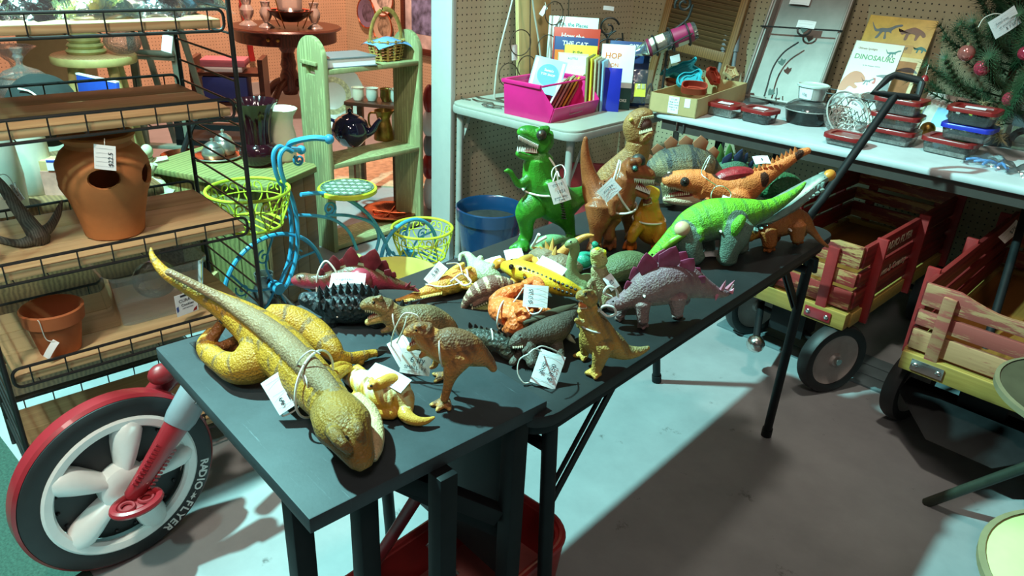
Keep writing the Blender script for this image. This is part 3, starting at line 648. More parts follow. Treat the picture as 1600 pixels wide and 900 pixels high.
MB().box2((-.012,-.034,.078), (.016,-.031,.112)).build('sticker', M['paper'], bt); MB().box2((-.011,-.0346,.103), (.015,-.0342,.110)).build('sticker_band', M['blue_cover'], bt)
# foil bag at the rear of the lower shelf, kneeling figurine, book, magazine box, saucepan
pf = cpt(95, 455, .40)
fb = MB().sheet(lambda u, v: (.10*(v-.5) , .46*(u-.5), .03*math.sin(PI*v)*math.sin(PI*u)**.5 + .006*math.sin(23*u+9*v) + .004*math.sin(41*u*v)), 40, 12)
pf2 = EYE + ray(90, 450)*2.14
single(fb, 'foil_bag', plain('copper_foil', srgb(150,110,92), .28, .55, var=.35, sc=26, bmp=.7, bsc=50), 'crumpled coppery foil bag lying behind the lower rack shelf', 'bag', loc=(pf2.x - .06, pf2.y, .42))
crt = thing('low_crate', 'dark low crate under the foil bag behind the rack', 'crate', (pf2.x - .06, pf2.y, 0), math.radians(-6.3))
for z in (.02, .15, .28): MB().box2((-.13,-.26,z), (.07,.26,z+.11)).build('slat', M['mid_wood'], crt, bevel=.002)
MB().box2((-.125,-.255,.39), (.065,.255,.405)).build('lid', M['mid_wood'], crt)
fg = EYE + ray(240, 300)*2.55
ft = thing('kneeling_figurine', 'pale green kneeling angel figurine on a stack behind the jar', 'figurine', (fg.x, fg.y, fg.z - .01), YR - .3)
mb = MB(); mb.tube(catmull([(-.02,0,0), (-.025,0,.05), (-.01,0,.10), (.0,0,.135)], 4), [(.032,.03)]*4 + [(.026,.024)]*5 + [(.018,.016)]*4, 14); mb.ell((.004,-.004,.155), (.02,.02,.024)); mb.tube(catmull([(-.02,0,.03),(.03,-.01,.05),(.055,-.01,.02),(.08,0,.008)],4), [.022]*13, 12); mb.tube(catmull([(0,.01,.12),(.03,-.02,.10),(.045,-.02,.12)],4), .009, 8)
mb.prism([(0,0),(.05,.02),(.065,.005),(.02,-.02)], .008, T(.0,.02,.12) @ R(.5,'X')).build('figure', M['celadon'], ft)
MB().lathe([(0,0),(.055,0),(.06,-.01),(.0,-.012)], 24).build('plinth', M['celadon'], ft)
bz = fg.z - .025
single(MB().box2((-.075,-.05,-.035), (.085,.05,0)), 'brown_book', M['dark_wood'], 'thick dark brown book beneath the kneeling figurine', 'book', loc=(fg.x, fg.y, bz + .003), rotz=YR-.2, bevel=.003)
mgz = thing('magazine_box', 'speckled box with a lime diagonal stripe behind the rack', 'box', (fg.x+.02, fg.y, .13), YR - .1)
MB().box2((-.06,-.06,0), (.10,.06,bz-.032-.13)).build('box_body', plain('speckled_print', srgb(120,100,100), .6, var=.8, sc=120), mgz, bevel=.001); MB().bar((-.05,-.0612,bz-.32), (.10,-.0612,bz-.225), .004, .014, (0,1,0)).build('stripe', M['stool_yellow'], mgz)
single(MB().box2((-.1,-.1,0),(.14,.1,.129)), 'low_box', M['kraft'], 'brown carton on the floor under the speckled box', 'box', loc=(fg.x+.02, fg.y, 0), rotz=YR-.1)
sp = EYE + ray(288, 245)*3.0; pan = thing('copper_saucepan', 'copper saucepan with a long black handle seen through the rack', 'saucepan', (sp.x, sp.y, sp.z - .05), YR)
MB().lathe([(0,0),(.045,0),(.09,.06),(.088,.062),(.042,.004),(0,.004)], 32).build('pan', M['copper'], pan); MB().tube([(-.03,.06,.05), (.0,.10,.14), (.03,.14,.20)], .012, 8).build('handle', M['black'], pan)
cs = thing('chair_frame', 'black wooden chair partly seen through the rack', 'chair', (sp.x - .33, sp.y + .30, 0), YR)
for x in (-.16, .16): MB().box2((x-.018,.0,0), (x+.018,.03,sp.z+.1)).build('leg', M['black'], cs); MB().box2((x-.018,.30,0), (x+.018,.33,sp.z-.06)).build('leg', M['black'], cs)
MB().box2((-.18,0,sp.z-.075), (.18,.34,sp.z-.05)).build('seat', M['black'], cs)
for z in (.06, .10): MB().box2((-.16,.005,sp.z+z-.06), (.16,.025,sp.z+z-.035)).build('slat', M['black'], cs)

# ================================================================== GREEN CABINET, VASES, SILVER
GT = .50; M['cab_green'] = wood('cabinet_green', srgb(142,140,84), srgb(104,102,58), 0, 1.2, .7, 9, .3)
gF, gR, gL = W(415, 294, GT), W(502, 257, GT), W(268, 243, GT)
u1 = (gR - gF); u2 = (gL - gF); gr_ = (gR-gF).length
ax1 = u1.normalized(); ax2 = Vector((-ax1.y, ax1.x, 0)); w2_ = max(.30, u2.dot(ax2))
gc = thing('green_cabinet', 'worn yellow green wooden cabinet holding the dark glass vase', 'cabinet', (gF.x, gF.y, 0), math.atan2(ax1.y, ax1.x))
MB().prism([(0,.02),(.02,0),(gr_-.03,0),(gr_,.03),(gr_,w2_),(0,w2_)], .022, T(0,0,GT-.022)).build('cabinet_top', M['cab_green'], gc, bevel=.003)
for k in range(4): MB().box2((.02 + (gr_-.04)*k/4 + .001, .018, .01), (.02 + (gr_-.04)*(k+1)/4 - .001, .034, GT-.022)).build('board', M['mid_wood'], gc, bevel=.002)
for k in range(4): MB().box2((.018, .036 + (w2_-.06)*k/4, .01), (.034, .036 + (w2_-.06)*(k+1)/4 - .002, GT-.022)).build('board', M['cab_green'], gc, bevel=.002)
MB().box2((.034,.036,.03), (gr_-.03,w2_-.02,.05)).build('bottom', M['mid_wood'], gc); MB().box2((gr_-.035,.036,.01), (gr_-.02,w2_-.02,GT-.022)).build('side', M['old_green'], gc)
def onG(px, py): p = W(px, py, GT); p.z = GT; return p
M['ruby'] = plain('dark_ruby_glass', (.020,.003,.006,1), .12, var=.2, coat=.15, spec=.5)
vp = onG(407, 257)
bv = thing('ruby_vase', 'tall nearly black ruby glass vase with diamond bulb base', 'vase', (vp.x, vp.y, GT))
MB().lathe([(0,.002),(.045,0),(.062,.018),(.070,.045),(.062,.072),(.047,.084)], 48, wave=lambda a, z: 1 + .035*math.sin(14*a + 260*z)*math.sin(14*a - 260*z)).build('bulb', M['ruby'], bv)
MB().lathe([(.047,.083),(.046,.12),(.052,.17),(.066,.215),(.080,.232),(.078,.235),(.062,.215),(.048,.17),(.042,.10)], 48, wave=lambda a, z: 1 + .03*math.cos(16*a)).build('neck', M['ruby'], bv)
vp = onG(444, 249); M['cream'] = plain('cream_glaze', srgb(222,214,190), .35, var=.04)
single(MB().lathe([(0,.002),(.042,0),(.048,.010),(.046,.035),(.053,.075),(.050,.10),(.042,.135),(.046,.165),(.063,.192),(.060,.194),(.043,.166),(.038,.135),(.046,.09),(0,.03)], 40), 'cream_vase', M['cream'], 'cream flared pottery vase on the green cabinet', 'vase', loc=vp)
vp = onG(340, 246); sv = thing('silver_tray', 'small round silver tray holding the lidded sugar pots', 'tray', (vp.x, vp.y, GT))
M['silver'] = plain('tarnished_silver', srgb(176,184,178), .28, .85, var=.12)
MB().lathe([(0,.004),(.062,.003),(.080,.010),(.088,.011),(.086,.008),(.064,0),(0,0)], 40).build('tray_dish', M['copper'], sv); MB().tube([(.087*math.cos(2*PI*k/36), .087*math.sin(2*PI*k/36), .010) for k in range(36)], .003, 6, closed=True).build('rim', M['silver'], sv)
for dx, dy, hs, lab in ((-.005, -.022, 1.0, 'squat silver sugar bowl with a knobbed lid at the front of the tray'), (.012, .045, 1.25, 'taller silver creamer with a domed lid at the back of the tray')):
    s = thing('sugar_pot' if hs == 1 else 'creamer', lab, 'silver pot', vp + RIGHT2*dx + AWAY2*dy + UPV*.0045)
    MB().lathe([(0,0),(.036,0),(.042,.012*hs),(.040,.030*hs),(.030,.044*hs),(.028,.046*hs),(0,.045*hs)], 32).build('pot', M['silver'], s); MB().lathe([(.032,.044*hs),(.030,.050*hs),(.015,.060*hs),(.004,.064*hs),(.007,.072*hs),(0,.076*hs)], 28).build('lid', M['silver'], s)

# ================================================================== BENCH SHELF WITH TEAPOT
bench = thing('bench_shelf', 'weathered green three-tier bench shelf with rounded sides and hand slot', 'shelf', (-2.66, 1.75, 0))
BYW = .525
side = [(-.092,0),(.092,0),(.092,.82)] + [(.092*math.cos(a), .82 + .092*math.sin(a)) for a in [PI*k/14 for k in range(1,14)]] + [(-.092,.82)]
sm_ = T(0,0,0) @ Matrix(((1,0,0,0),(0,0,-1,0),(0,1,0,0),(0,0,0,1)))   # XY polygon -> XZ, thickness along -Y
for y in (.022, BYW):
    o = MB().prism(side, .022, T(0, y, 0) @ sm_).build('side_panel', M['old_green'], bench, bevel=.002)
    if y < .1:
        k = MB().box((0, .011, .78), (.062, .1, .040)).build('cut', None); k.location = bench.location; k2 = [k]
        o.location = (0,0,0); bpy.context.view_layer.update(); boolean_cut(o, k2)
        MB().box2((-.055, -.012, .800), (.055, 0, .815)).build('batten', M['old_green'], bench, bevel=.002)
for z in (.010, .378, .768): MB().box2((-.088, .022, z), (.090, BYW-.022, z+.020)).build('shelf_board', M['old_green'], bench, bevel=.002)
def onB(px, py, z): p = W(px, py, z); p.z = z; return p
p = onB(551, 106, .788); bk = thing('thick_book', 'thick pale book lying flat on the bench shelf top', 'book', (-2.66, 1.905, .789), math.radians(-7))
MB().box2((-.075,-.115,.004), (.080,.115,.036)).build('pages', M['paper'], bk); 
for z in (0, .036): MB().box2((-.080,-.12,z), (.085,.12,z+.004)).build('cover', M['grey_plastic'], bk)
MB().box2((-.084,-.12,0), (-.080,.12,.04)).build('spine', M['grey_plastic'], bk)
# woven basket with handle
M['wicker'] = plain('split_wicker', srgb(168,138,72), .6, var=.25, sc=60)
bs = thing('handled_basket', 'small woven basket with hoop handle and blue liner on the bench shelf', 'basket', (-2.66, 2.145, .789))
for k in range(7):
    z = .006 + .0125*k; q = 1 + .035*k; P = []
    for j in range(56):
        a = 2*PI*j/56; w_ = 1 + .05*math.cos(14*a + PI*(k % 2)); P.append((.052*q*w_*math.cos(a), .072*q*w_*math.sin(a), z))
    MB().tube(P, (.0025), 5, closed=True).build('woven_band', M['wicker'], bs)
    bs.children[-1].data.transform(Matrix.Identity(4))
for j in range(14):
    a = 2*PI*j/14; MB().bar((.052*math.cos(a), .072*math.sin(a), 0), (.066*math.cos(a), .091*math.sin(a), .088), .010, .002, (math.cos(a), math.sin(a), 0)).build('stake', M['wicker'], bs)
MB().disc(.05, .003, 24).build('base', M['wicker'], bs)
MB().sheet(lambda u, v: (.088*(u-.5)*1.5, .125*(v-.5)*1.5, .094 - .02*((u-.5)**2+(v-.5)**2)*4 + .004*math.sin(9*u+7*v)), 8, 8).build('blue_liner', plain('blue_cloth', srgb(110,150,200), .8, var=.1), bs)
MB().tube([(0, .085*math.cos(a), .085 + .125*math.sin(a)) for a in [PI*k/20 for k in range(21)]], [(.002,.010)]*21, 8, up=(0,1,0)).build('handle', M['wicker'], bs)
# navy teapot
M['navy_glaze'] = plain('navy_glaze', (.006,.008,.040,1), .08, var=.1, coat=1)
p = onB(549, 226, .398)
tp = thing('teapot', 'glossy navy blue ceramic teapot on the middle bench shelf', 'teapot', (p.x, p.y, .399), YR + .0)
MB().lathe([(0,.004),(.045,0),(.052,.006),(.080,.040),(.086,.072),(.076,.108),(.052,.128),(.036,.130),(0,.130)], 44).build('pot', M['navy_glaze'], tp)
MB().lathe([(.044,.128),(.038,.136),(.012,.144),(.008,.148),(.012,.158),(.010,.166),(0,.168)], 30).build('lid', M['navy_glaze'], tp)
MB().tube(catmull([(.062,0,.05),(.10,0,.070),(.122,0,.105),(.140,0,.125)], 5), [.024,.023,.021,.020,.018,.017,.016,.015,.014,.013,.012,.011,.011,.010,.010,.010], 14).build('spout', M['navy_glaze'], tp)
MB().tube(catmull([(-.070,0,.105),(-.115,0,.115),(-.130,0,.075),(-.085,0,.035)], 6), .008, 10).build('handle', M['navy_glaze'], tp)
p = onB(600, 218, .398)
bp = thing('brass_pitcher', 'hammered brass pitcher with flared lip beside the teapot', 'pitcher', (p.x, p.y, .399), YR)
MB().lathe([(0,.002),(.046,0),(.048,.006),(.042,.05),(.033,.085),(.030,.100),(.034,.118),(.044,.138),(.042,.140),(.030,.118),(.026,.10),(0,.04)], 36, wave=lambda a, z: 1 + (.22*max(0, math.cos(a))**4*(z-.10)/.04 if z > .1 else 0)).build('pitcher_body', M['brass'], bp)
MB().tube(catmull([(-.032,0,.125),(-.065,0,.120),(-.068,0,.07),(-.040,0,.035)], 5), .005, 8).build('handle', M['brass'], bp)
p = onB(597, 331, .031)
ct_ = thing('copper_platter', 'large sectioned copper platter on the bottom bench shelf', 'platter', (p.x + .06, p.y, .0345), .2)
MB().lathe([(0,.006),(.075,.005),(.095,.018),(.135,.024),(.140,.023),(.137,.019),(.097,.012),(.08,0),(0,0)], 48, wave=lambda a, z: 1 + .02*math.cos(10*a)).build('dish', M['copper'], ct_)
for k in range(4): a = k*PI/2 + .4; MB().tube([(0,0,.007), (.085*math.cos(a), .085*math.sin(a), .013)], .004, 8).build('divider', M['copper'], ct_)

# ================================================================== BACK ROOM
rt = EYE + ray(446, 40)*5.45; RTZ = rt.z
pt = thing('pedestal_table', 'round mahogany pedestal table against the orange-lit pegboard', 'table', (rt.x, rt.y, 0), .4)
MB().lathe([(0,RTZ-.02),(.395,RTZ-.02),(.405,RTZ-.012),(.395,RTZ),(0,RTZ)], 56).build('tabletop', M['dark_wood'], pt)
MB().lathe([(.365,RTZ-.02),(.365,RTZ-.105),(.35,RTZ-.11),(.0,RTZ-.11)], 56).build('apron', M['dark_wood'], pt)
for da in (-.09, .09):
    a = math.atan2(-rt.y, -rt.x) - .4 - .25 + da; MB().ell((.370*math.cos(a), .370*math.sin(a), RTZ-.06), .014).build('knob', M['brass'], pt)
MB().lathe([(.06,RTZ-.11),(.062,RTZ-.16),(.045,RTZ-.18),(.052,RTZ-.22),(.046,RTZ-.5),(.06,RTZ-.62),(.050,RTZ-.66),(.075,RTZ-.72),(.07,RTZ-.9),(.05,RTZ-1.0),(0,RTZ-1.0)] if RTZ > 1.05 else [(.06,RTZ-.11),(.062,RTZ-.16),(.045,RTZ-.19),(.052,RTZ-.23),(.046,.42),(.060,.36),(.052,.33),(.070,.28),(.068,.18),(.05,.14),(0,.13)], 28).build('pedestal', M['dark_wood'], pt)
for k in range(4):
    a = k*PI/2; MB().tube(catmull([(.05*math.cos(a), .05*math.sin(a), .24), (.14*math.cos(a), .14*math.sin(a), .20), (.25*math.cos(a), .25*math.sin(a), .08), (.33*math.cos(a), .33*math.sin(a), .018)], 4), [(.022,.03)]*8 + [(.018,.02)]*5, 10).build('foot', M['dark_wood'], pt)
M['frost'] = clear('frosted_glass', (.9,.88,.86,1), .4, .15, .35, (.85,.82,.78,1))
def onR(px, d=5.45, up=0): p = EYE + ray(px, 40)*d; return Vector((p.x, p.y, RTZ + .001))
for px, d, s, lab in ((388, 5.38, 1.0, 'frosted glass bird candle holder leftmost on the round table'), (417, 5.3, .9, 'frosted glass bell between the bird and the ruby bowl'), (492, 5.35, .9, 'clear glass bell right of the ruby bowl')):
    p = onR(px, d); single(MB().lathe([(0,0),(.065*s,0),(.06*s,.008),(.022*s,.035),(.045*s,.075),(.05*s,.105),(.03*s,.14),(.04*s,.175),(.036*s,.177),(0,.15)], 24), 'glass_ornament', M['frost'], lab, 'ornament', loc=p)
p = onR(455, 5.3); cb = thing('fruit_stand', 'dark silver fruit bowl with ruby rim on curled wire legs', 'bowl', p)
MB().lathe([(0,.045),(.06,.048),(.12,.085),(.155,.12),(.150,.122),(.115,.090),(.05,.055),(0,.052)], 40, wave=lambda a, z: 1 + .03*math.cos(16*a)).build('bowl', plain('aged_silver', srgb(70,58,50), .35, .8), cb)
MB().lathe([(.135,.108),(.158,.126),(.145,.122)], 40, wave=lambda a, z: 1 + .05*math.cos(16*a)).build('ruby_rim', plain('ruby_rim', srgb(180,70,50), .2), cb)
for k in range(4):
    a = k*PI/2 + .5; MB().tube(catmull([(.22*math.cos(a), .22*math.sin(a), .30), (.17*math.cos(a), .17*math.sin(a), .16), (.12*math.cos(a), .12*math.sin(a), .06), (.09*math.cos(a), .09*math.sin(a), .006)], 4), .004, 6).build('wire_leg', M['brass'], cb)
single(MB().lathe([(0,.056),(.02,.06),(.085,.13),(.09,.22),(.06,.30),(.07,.36),(0,.36)], 28), 'pressed_glass_vase', M['frost'], 'large pressed glass vase standing in the ruby rimmed bowl', 'vase', loc=p)
# wall plates, picture
for px, py, rx, lab, c1 in ((575, 20, .125, 'dark blue and white scenic plate on the far wall', srgb(120,110,140)), (599, -4, .15, 'white oval mirror plate with pink rim on the far wall', srgb(220,214,206)), (600, 42, .13, 'cream plate with a brown crest below the oval plate', srgb(190,176,150))):
    p = WY(px, py, 4.285); t = thing('wall_plate', lab, 'plate', M=T(*p) @ R(PI/2, 'X'), group='plates on the far wall')
    MB().lathe([(0,.006),(rx*.62,.006),(rx*.72,.014),(rx,.022),(rx,.018),(rx*.7,.006),(0,0)], 40).build('dish', plain('plate_glaze', c1, .25, var=.06), t)
    MB().lathe([(0,.0075),(rx*.6,.0075)], 40).build('painting', plain('plate_painting', mul(c1, .6), .25, var=.7, sc=22), t)
    MB().tube([(rx*1.0*math.cos(2*PI*k/40), rx*1.0*math.sin(2*PI*k/40), .021) for k in range(40)], .006, 6, closed=True).build('rim', M['copper'], t)
p = WY(662, 22, 4.285); t = thing('framed_picture', 'dark framed winter print on the far wall beside the white post', 'picture', M=T(*p) @ R(PI/2, 'X'))
for a, b in (((-.26,-.32),(-.22,.32)), ((.22,-.32),(.26,.32)), ((-.26,-.32),(.26,-.27)), ((-.26,.27),(.26,.32))): MB().box2((a[0],a[1],0), (b[0],b[1],.03)).build('frame_side', M['dark_wood'], t, bevel=.003)
MB().box2((-.22,-.27,.002), (.22,.27,.008)).build('print', plain('print', srgb(200,196,196), .5, var=.4, sc=7), t); MB().box2((-.14,-.16,.0085), (.15,.17,.010)).build('scene', plain('print2', srgb(110,120,160), .5, var=.9, sc=12), t)
# low book rack with stacked books
p = EYE + ray(360, 120)*4.6; bo = thing('book_rack', 'dark low bookcase stacked with books seen past the rack post', 'bookcase', (p.x, p.y, 0), YR + .15)
for x in (-.2, .2): MB().box2((x-.015,-.1,0), (x+.015,.12,p.z+.12)).build('side', M['dark_wood'], bo)
for z in (.1, p.z-.16, p.z+.02): MB().box2((-.2,-.1,z), (.2,.12,z+.02)).build('shelf', M['dark_wood'], bo)
bm_ = bo.matrix_basis
for z, h, w, mt, lab in ((p.z-.138, .15, .26, M['navy'], 'grey blue album standing in the dark bookcase'), (p.z+.042, .03, .22, M['paper'], 'pale paperback lying on the dark bookcase'), (p.z+.074, .04, .26, M['pink'], 'pink covered book topmost on the dark bookcase')):
    single(MB().box2((-w/2-.02,-.09,z), (w/2-.02,.08,z+h)), 'stacked_book', mt, lab, 'book', group='books in the dark bookcase', bevel=.002).matrix_world = bm_.copy()
p = EYE + ray(395, 30)*5.9; single(MB().sheet(lambda u, v: (.05*(u-.5) + .05*v, .01*math.sin(9*v), -.5*v), 2, 12), 'red_ribbon', M['red_enamel'], 'long red ribbon hanging on the orange pegboard', 'ribbon', loc=(-5.86, p.y, p.z + .15), rotz=PI/2)
# plate and cup stand behind the bench, rug, stocking
p = EYE + ray(520, 150)*3.9; t = thing('display_plate', 'big white plate with floral band propped behind the bench shelf', 'plate', M=frame(p, RIGHT2, UPV*.95 + AWAY2*.3))
MB().lathe([(0,.004),(.10,.004),(.115,.012),(.17,.022),(.168,.017),(.11,.002),(0,0)], 44, wave=lambda a, z: 1 + .015*math.cos(18*a)).build('dish', M['enamel'], t); MB().lathe([(.07,.0045),(.098,.0045)], 44).build('floral_band', plain('floral', srgb(190,190,140), .4, var=.5, sc=60), t)
ze = p.z - .16
p3 = EYE + ray(588, 160)*3.7; sn = thing('side_stand', 'small dark wooden stand with cups behind the bench shelf', 'stand', (p3.x, p3.y, 0), YR - .2)
MB().box2((-.14,-.08,p3.z-.01), (.14,.10,p3.z+.008)).build('stand_top', M['dark_wood'], sn, bevel=.002)
for x in (-.12,.12):
    for y in (-.06,.08): MB().box2((x-.014,y-.014,0), (x+.014,y+.014,p3.z-.01)).build('leg', M['mid_wood'], sn)
for dx, mt, lab in ((-.09, M['cream'], 'cream cup leftmost on the small stand'), (-.02, M['enamel'], 'blue banded white cup on the small stand'), (.05, M['brass'], 'gilt cup between the white cups'), (.10, M['enamel'], 'white cup at the right of the small stand')):
    q = p3 + RIGHT2*dx; single(MB().lathe([(0,.002),(.022,0),(.030,.02),(.028,.055),(.033,.062),(.030,.062),(.024,.02),(0,.01)], 22), 'cup', mt, lab, 'cup', group='cups on the small stand', loc=(q.x, q.y, p3.z+.009))
tbl = thing('plate_stool', 'low stool carrying the big propped plate', 'stool', (p.x, p.y, 0), YR); MB().box2((-.12,-.08,ze-.022), (.12,.08,ze-.004)).build('seat', M['mid_wood'], tbl)
for x in (-.1,.1):
    for y in (-.06,.06): MB().box2((x-.012,y-.012,0),(x+.012,y+.012,ze-.02)).build('leg', M['mid_wood'], tbl)
ru = MB().box2((-.55,-.32,0), (.55,.32,.008)); q = W(575, 285, 0)
single(ru, 'floor_rug', plain('patterned_rug', srgb(196,172,140), .9, var=.3, sc=26), 'faded cream patterned rug on the back room floor', 'rug', loc=(q.x-.25, q.y+.1, .0), rotz=YR)
q = EYE + ray(671, 205)*3.7; t = thing('red_stocking', 'red and white holiday quilt hanging on a stand beside the white post', 'decoration', (q.x, q.y, 0), YR)
for k, (mt, z0, z1) in enumerate(((M['red_enamel'], q.z+.10, q.z+.22), (M['paper'], q.z-.02, q.z+.10), (M['grey_plastic'], q.z-.12, q.z-.02), (M['red_enamel'], q.z-.24, q.z-.12), (M['paper'], .0, q.z-.24))): MB().ell((0,0,(z0+z1)/2), (.032 + .006*(k % 2), .05, (z1-z0)/2 + .012), None, 16, 8).build('stuffed_block', mt, t)
# ================================================================== BICYCLE PLANTER
M['blue_paint'] = plain('sky_blue_paint', srgb(60,150,190), .4, var=.08)
M['lime'] = plain('lime_yellow_paint', srgb(196,206,52), .45, var=.08)
XB = -2.07
bo_ = W(520, 430, 0)
bike = thing('bicycle_planter', 'sky blue metal bicycle plant stand with lime wire baskets', 'plant stand', (XB, 1.45, 0))
def bp_(px, py, dx=0): p = WX(px, py, XB); p.x += dx; return p - Vector((XB, 1.45, 0))
def btube(pts, r, name='tube', mat='blue_paint', n=6, parent=None): return MB().tube(catmull(pts, n), r, 8).build(name, M[mat], parent or bike)
def spiral(c, r0, turns, a0, plane=(Vector((0,1,0)), Vector((0,0,1))), sgn=1, n=26):
    return [Vector(c) + plane[0]*(r0*(1-.8*k/n)*math.cos(a0 + sgn*turns*2*PI*k/n)) + plane[1]*(r0*(1-.8*k/n)*math.sin(a0 + sgn*turns*2*PI*k/n)) for k in range(n+1)]
for s in (-.018, .018):
    btube([bp_(452,235,s), bp_(440,231,s), bp_(432,245,s), bp_(437,275,s), bp_(452,310,s), bp_(460,350,s), bp_(458,400,s), bp_(445,440,s), bp_(437,452,s*.5)], .0075, 'frame_tube')
btube([bp_(486,208,.10), bp_(468,209,.07), bp_(452,220,.02), bp_(455,232,-.02), bp_(470,240,-.07), bp_(500,245,-.11)], .0095, 'handlebar')
for p in (bp_(486,208,.10), bp_(500,245,-.11)): MB().ell(p, .016, None, 14, 10).build('grip_knob', M['blue_paint'], bike)
MB().tube(spiral(bp_(467,250), .020, 1.6, 2.2), .004, 6).build('scroll', M['blue_paint'], bike)
hubF = bp_(432,449); RF_ = hubF.z - .006
def wheel_ring(c, r, name):
    w = MB().tube([c + Vector((0, r*math.cos(2*PI*k/48), r*math.sin(2*PI*k/48))) for k in range(48)], .0075, 8, closed=True).build(name, M['blue_paint'], bike)
    for k in range(6):
        a = 2*PI*k/6 + .5; e = c + Vector((0, r*.97*math.cos(a), r*.97*math.sin(a))); mid = c + Vector((0, r*.5*math.cos(a+.35), r*.5*math.sin(a+.35)))
        MB().tube(catmull([c, mid, e], 6), .0042, 6).build('spoke', M['blue_paint'], w)
        MB().tube(spiral(c + Vector((0, r*.66*math.cos(a+.3), r*.66*math.sin(a+.3))), .026, 1.3, a), .003, 6).build('scroll', M['blue_paint'], w)
    MB().tube([c + Vector((-.022,0,0)), c + Vector((.022,0,0))], .020, 14).build('hub', M['blue_paint'], w)
wheel_ring(hubF, RF_, 'front_wheel')
hubR = Vector((0, bp_(640,400).y, .15)); wheel_ring(hubR, .143, 'rear_wheel')
btube([bp_(470,304), bp_(500,302), bp_(540,310), bp_(575,335), bp_(598,370), bp_(608,398)], .0075, 'frame_tube')
btube([bp_(466,336), bp_(500,338), bp_(525,345), bp_(545,362), bp_(558,390)], .006, 'frame_tube')
btube([bp_(510,336), bp_(545,337), bp_(580,348), bp_(592,370), bp_(585,400)], .006, 'frame_tube')
MB().tube(spiral(bp_(515,326), .028, 1.7, 4.4), .0045, 6).build('scroll', M['blue_paint'], bike)
btube([bp_(545,300), bp_(545,312)], .010, 'post', n=1)
tp_ = bp_(543,297); tcz = tp_.z
MB().lathe([(0,0),(.098,0),(.103,.004),(.103,.016),(.099,.020),(.094,.018),(0,.018)], 44, c=(0, tp_.y, tcz-.008)).build('round_tray', M['lime'], bike)
mt_ = MB(); M['tile_d'] = plain('green_tile', srgb(92,120,104), .3, var=.15); M['tile_l'] = plain('pale_tile', srgb(176,200,184), .3, var=.1)
disk = MB().lathe([(0,.0112),(.093,.0112)], 44, c=(0, tp_.y, tcz)).build('grout', M['tile_d'], bike)
for i in range(-5, 6):
    for j in range(-5, 6):
        x, y = i*.0165, j*.0165
        if math.hypot(x, y) > .083: continue
        lgt = (i + 2*j) % 3 == 0
        MB().box((x, tp_.y + y, tcz + .0122), (.0145 if not lgt else .016, .0145, .003)).build('tile', M['tile_l'] if lgt else M['tile_d'], disk)
for r in range(24): a = 2*PI*r/24; MB().box((0,0,0), (.0075,.020,.003), T(.088*math.cos(a), tp_.y + .088*math.sin(a), tcz+.0122) @ R(a,'Z')).build('tile', M['tile_d'], disk)
def basket(c, r, h, name):
    ring = MB().tube([c + Vector((r*math.cos(2*PI*k/44), r*math.sin(2*PI*k/44), h)) for k in range(44)], .0055, 8, closed=True).build(name, M['lime'], bike)
    q = .76
    MB().tube([c + Vector((r*q*math.cos(2*PI*k/40), r*q*math.sin(2*PI*k/40), 0)) for k in range(40)], .0045, 8, closed=True).build('base_ring', M['lime'], ring)
    MB().tube([c + Vector((r*.93*math.cos(2*PI*k/40), r*.93*math.sin(2*PI*k/40), h*.62)) for k in range(40)], .002, 6, closed=True).build('mid_ring', M['lime'], ring)
    for k in range(7): y = -.7*r + 1.4*r*k/6; x = math.sqrt(max(0, (r*q)**2 - y*y)); MB().tube([c + Vector((-x,y,0)), c + Vector((x,y,0))], .003, 6).build('base_bar', M['lime'], ring)
    for k in range(10):
        a0 = 2*PI*k/10
        for s in (-1, 1):
            P = []
            for (da, hh, rr) in ((.0,0,q), (.10,.25,.84), (.24,.55,.93), (.20,.82,.985), (.08,.90,.99), (.04,.78,.97), (.12,.72,.96)):
                a = a0 + s*da; P.append(c + Vector((r*rr*math.cos(a), r*rr*math.sin(a), h*hh)))
            MB().tube(catmull(P, 4), .0026, 6).build('scroll', M['lime'], ring)
fb_ = bp_(389, 312); basket(Vector((0, fb_.y, bp_(389,350).z)), .125, bp_(389,301).z - bp_(389,350).z + .01, 'front_basket')
rb_ = bp_(652, 378); basket(Vector((.03, min(rb_.y, .385), .145)), .118, .115, 'rear_basket')
btube([bp_(447,340), bp_(440,336), Vector((0, fb_.y+.10, bp_(440,350).z))], .005, 'bracket')
# planter bowl and glass jug on the floor
q = W(618, 428, .20)
yb = thing('yellow_planter', 'wide pale yellow plastic planter on the floor behind the tables', 'planter', (q.x, q.y, 0))
MB().lathe([(0,.004),(.10,0),(.115,.01),(.150,.185),(.160,.187),(.161,.20),(.152,.203),(.146,.19),(.11,.03),(0,.03)], 48).build('planter_wall', plain('yellow_plastic', srgb(206,198,112), .4, var=.05), yb)
q = W(556, 395, .31); single(MB().lathe([(0,0),(.018,0),(.016,.26),(.021,.265),(.022,.295),(.016,.30),(0,.30)], 18), 'garden_stake', plain('pale_green_plastic', srgb(176,190,110), .4), 'pale green knobbed garden stake standing up behind the red plated toy', 'stake', loc=(q.x, q.y, 0))
q = onG(392, 300); q = W(400, 440, .02)
gj2 = thing('glass_jug', 'big dark glass jug on the floor beneath the lime basket', 'jug', (-2.13, 1.16, 0))
MB().lathe([(0,.004),(.09,0),(.10,.02),(.095,.10),(.04,.17),(.028,.2),(.032,.23),(.028,.23),(.024,.2),(.036,.17),(.09,.10),(0,.02)], 36).build('glass_body', clear('smoky_glass', (.45,.42,.42,1), .4, .05, .1), gj2); MB().lathe([(.1005,.012),(.102,.06),(.0985,.09)], 36).build('blue_band', M['navy'], gj2)

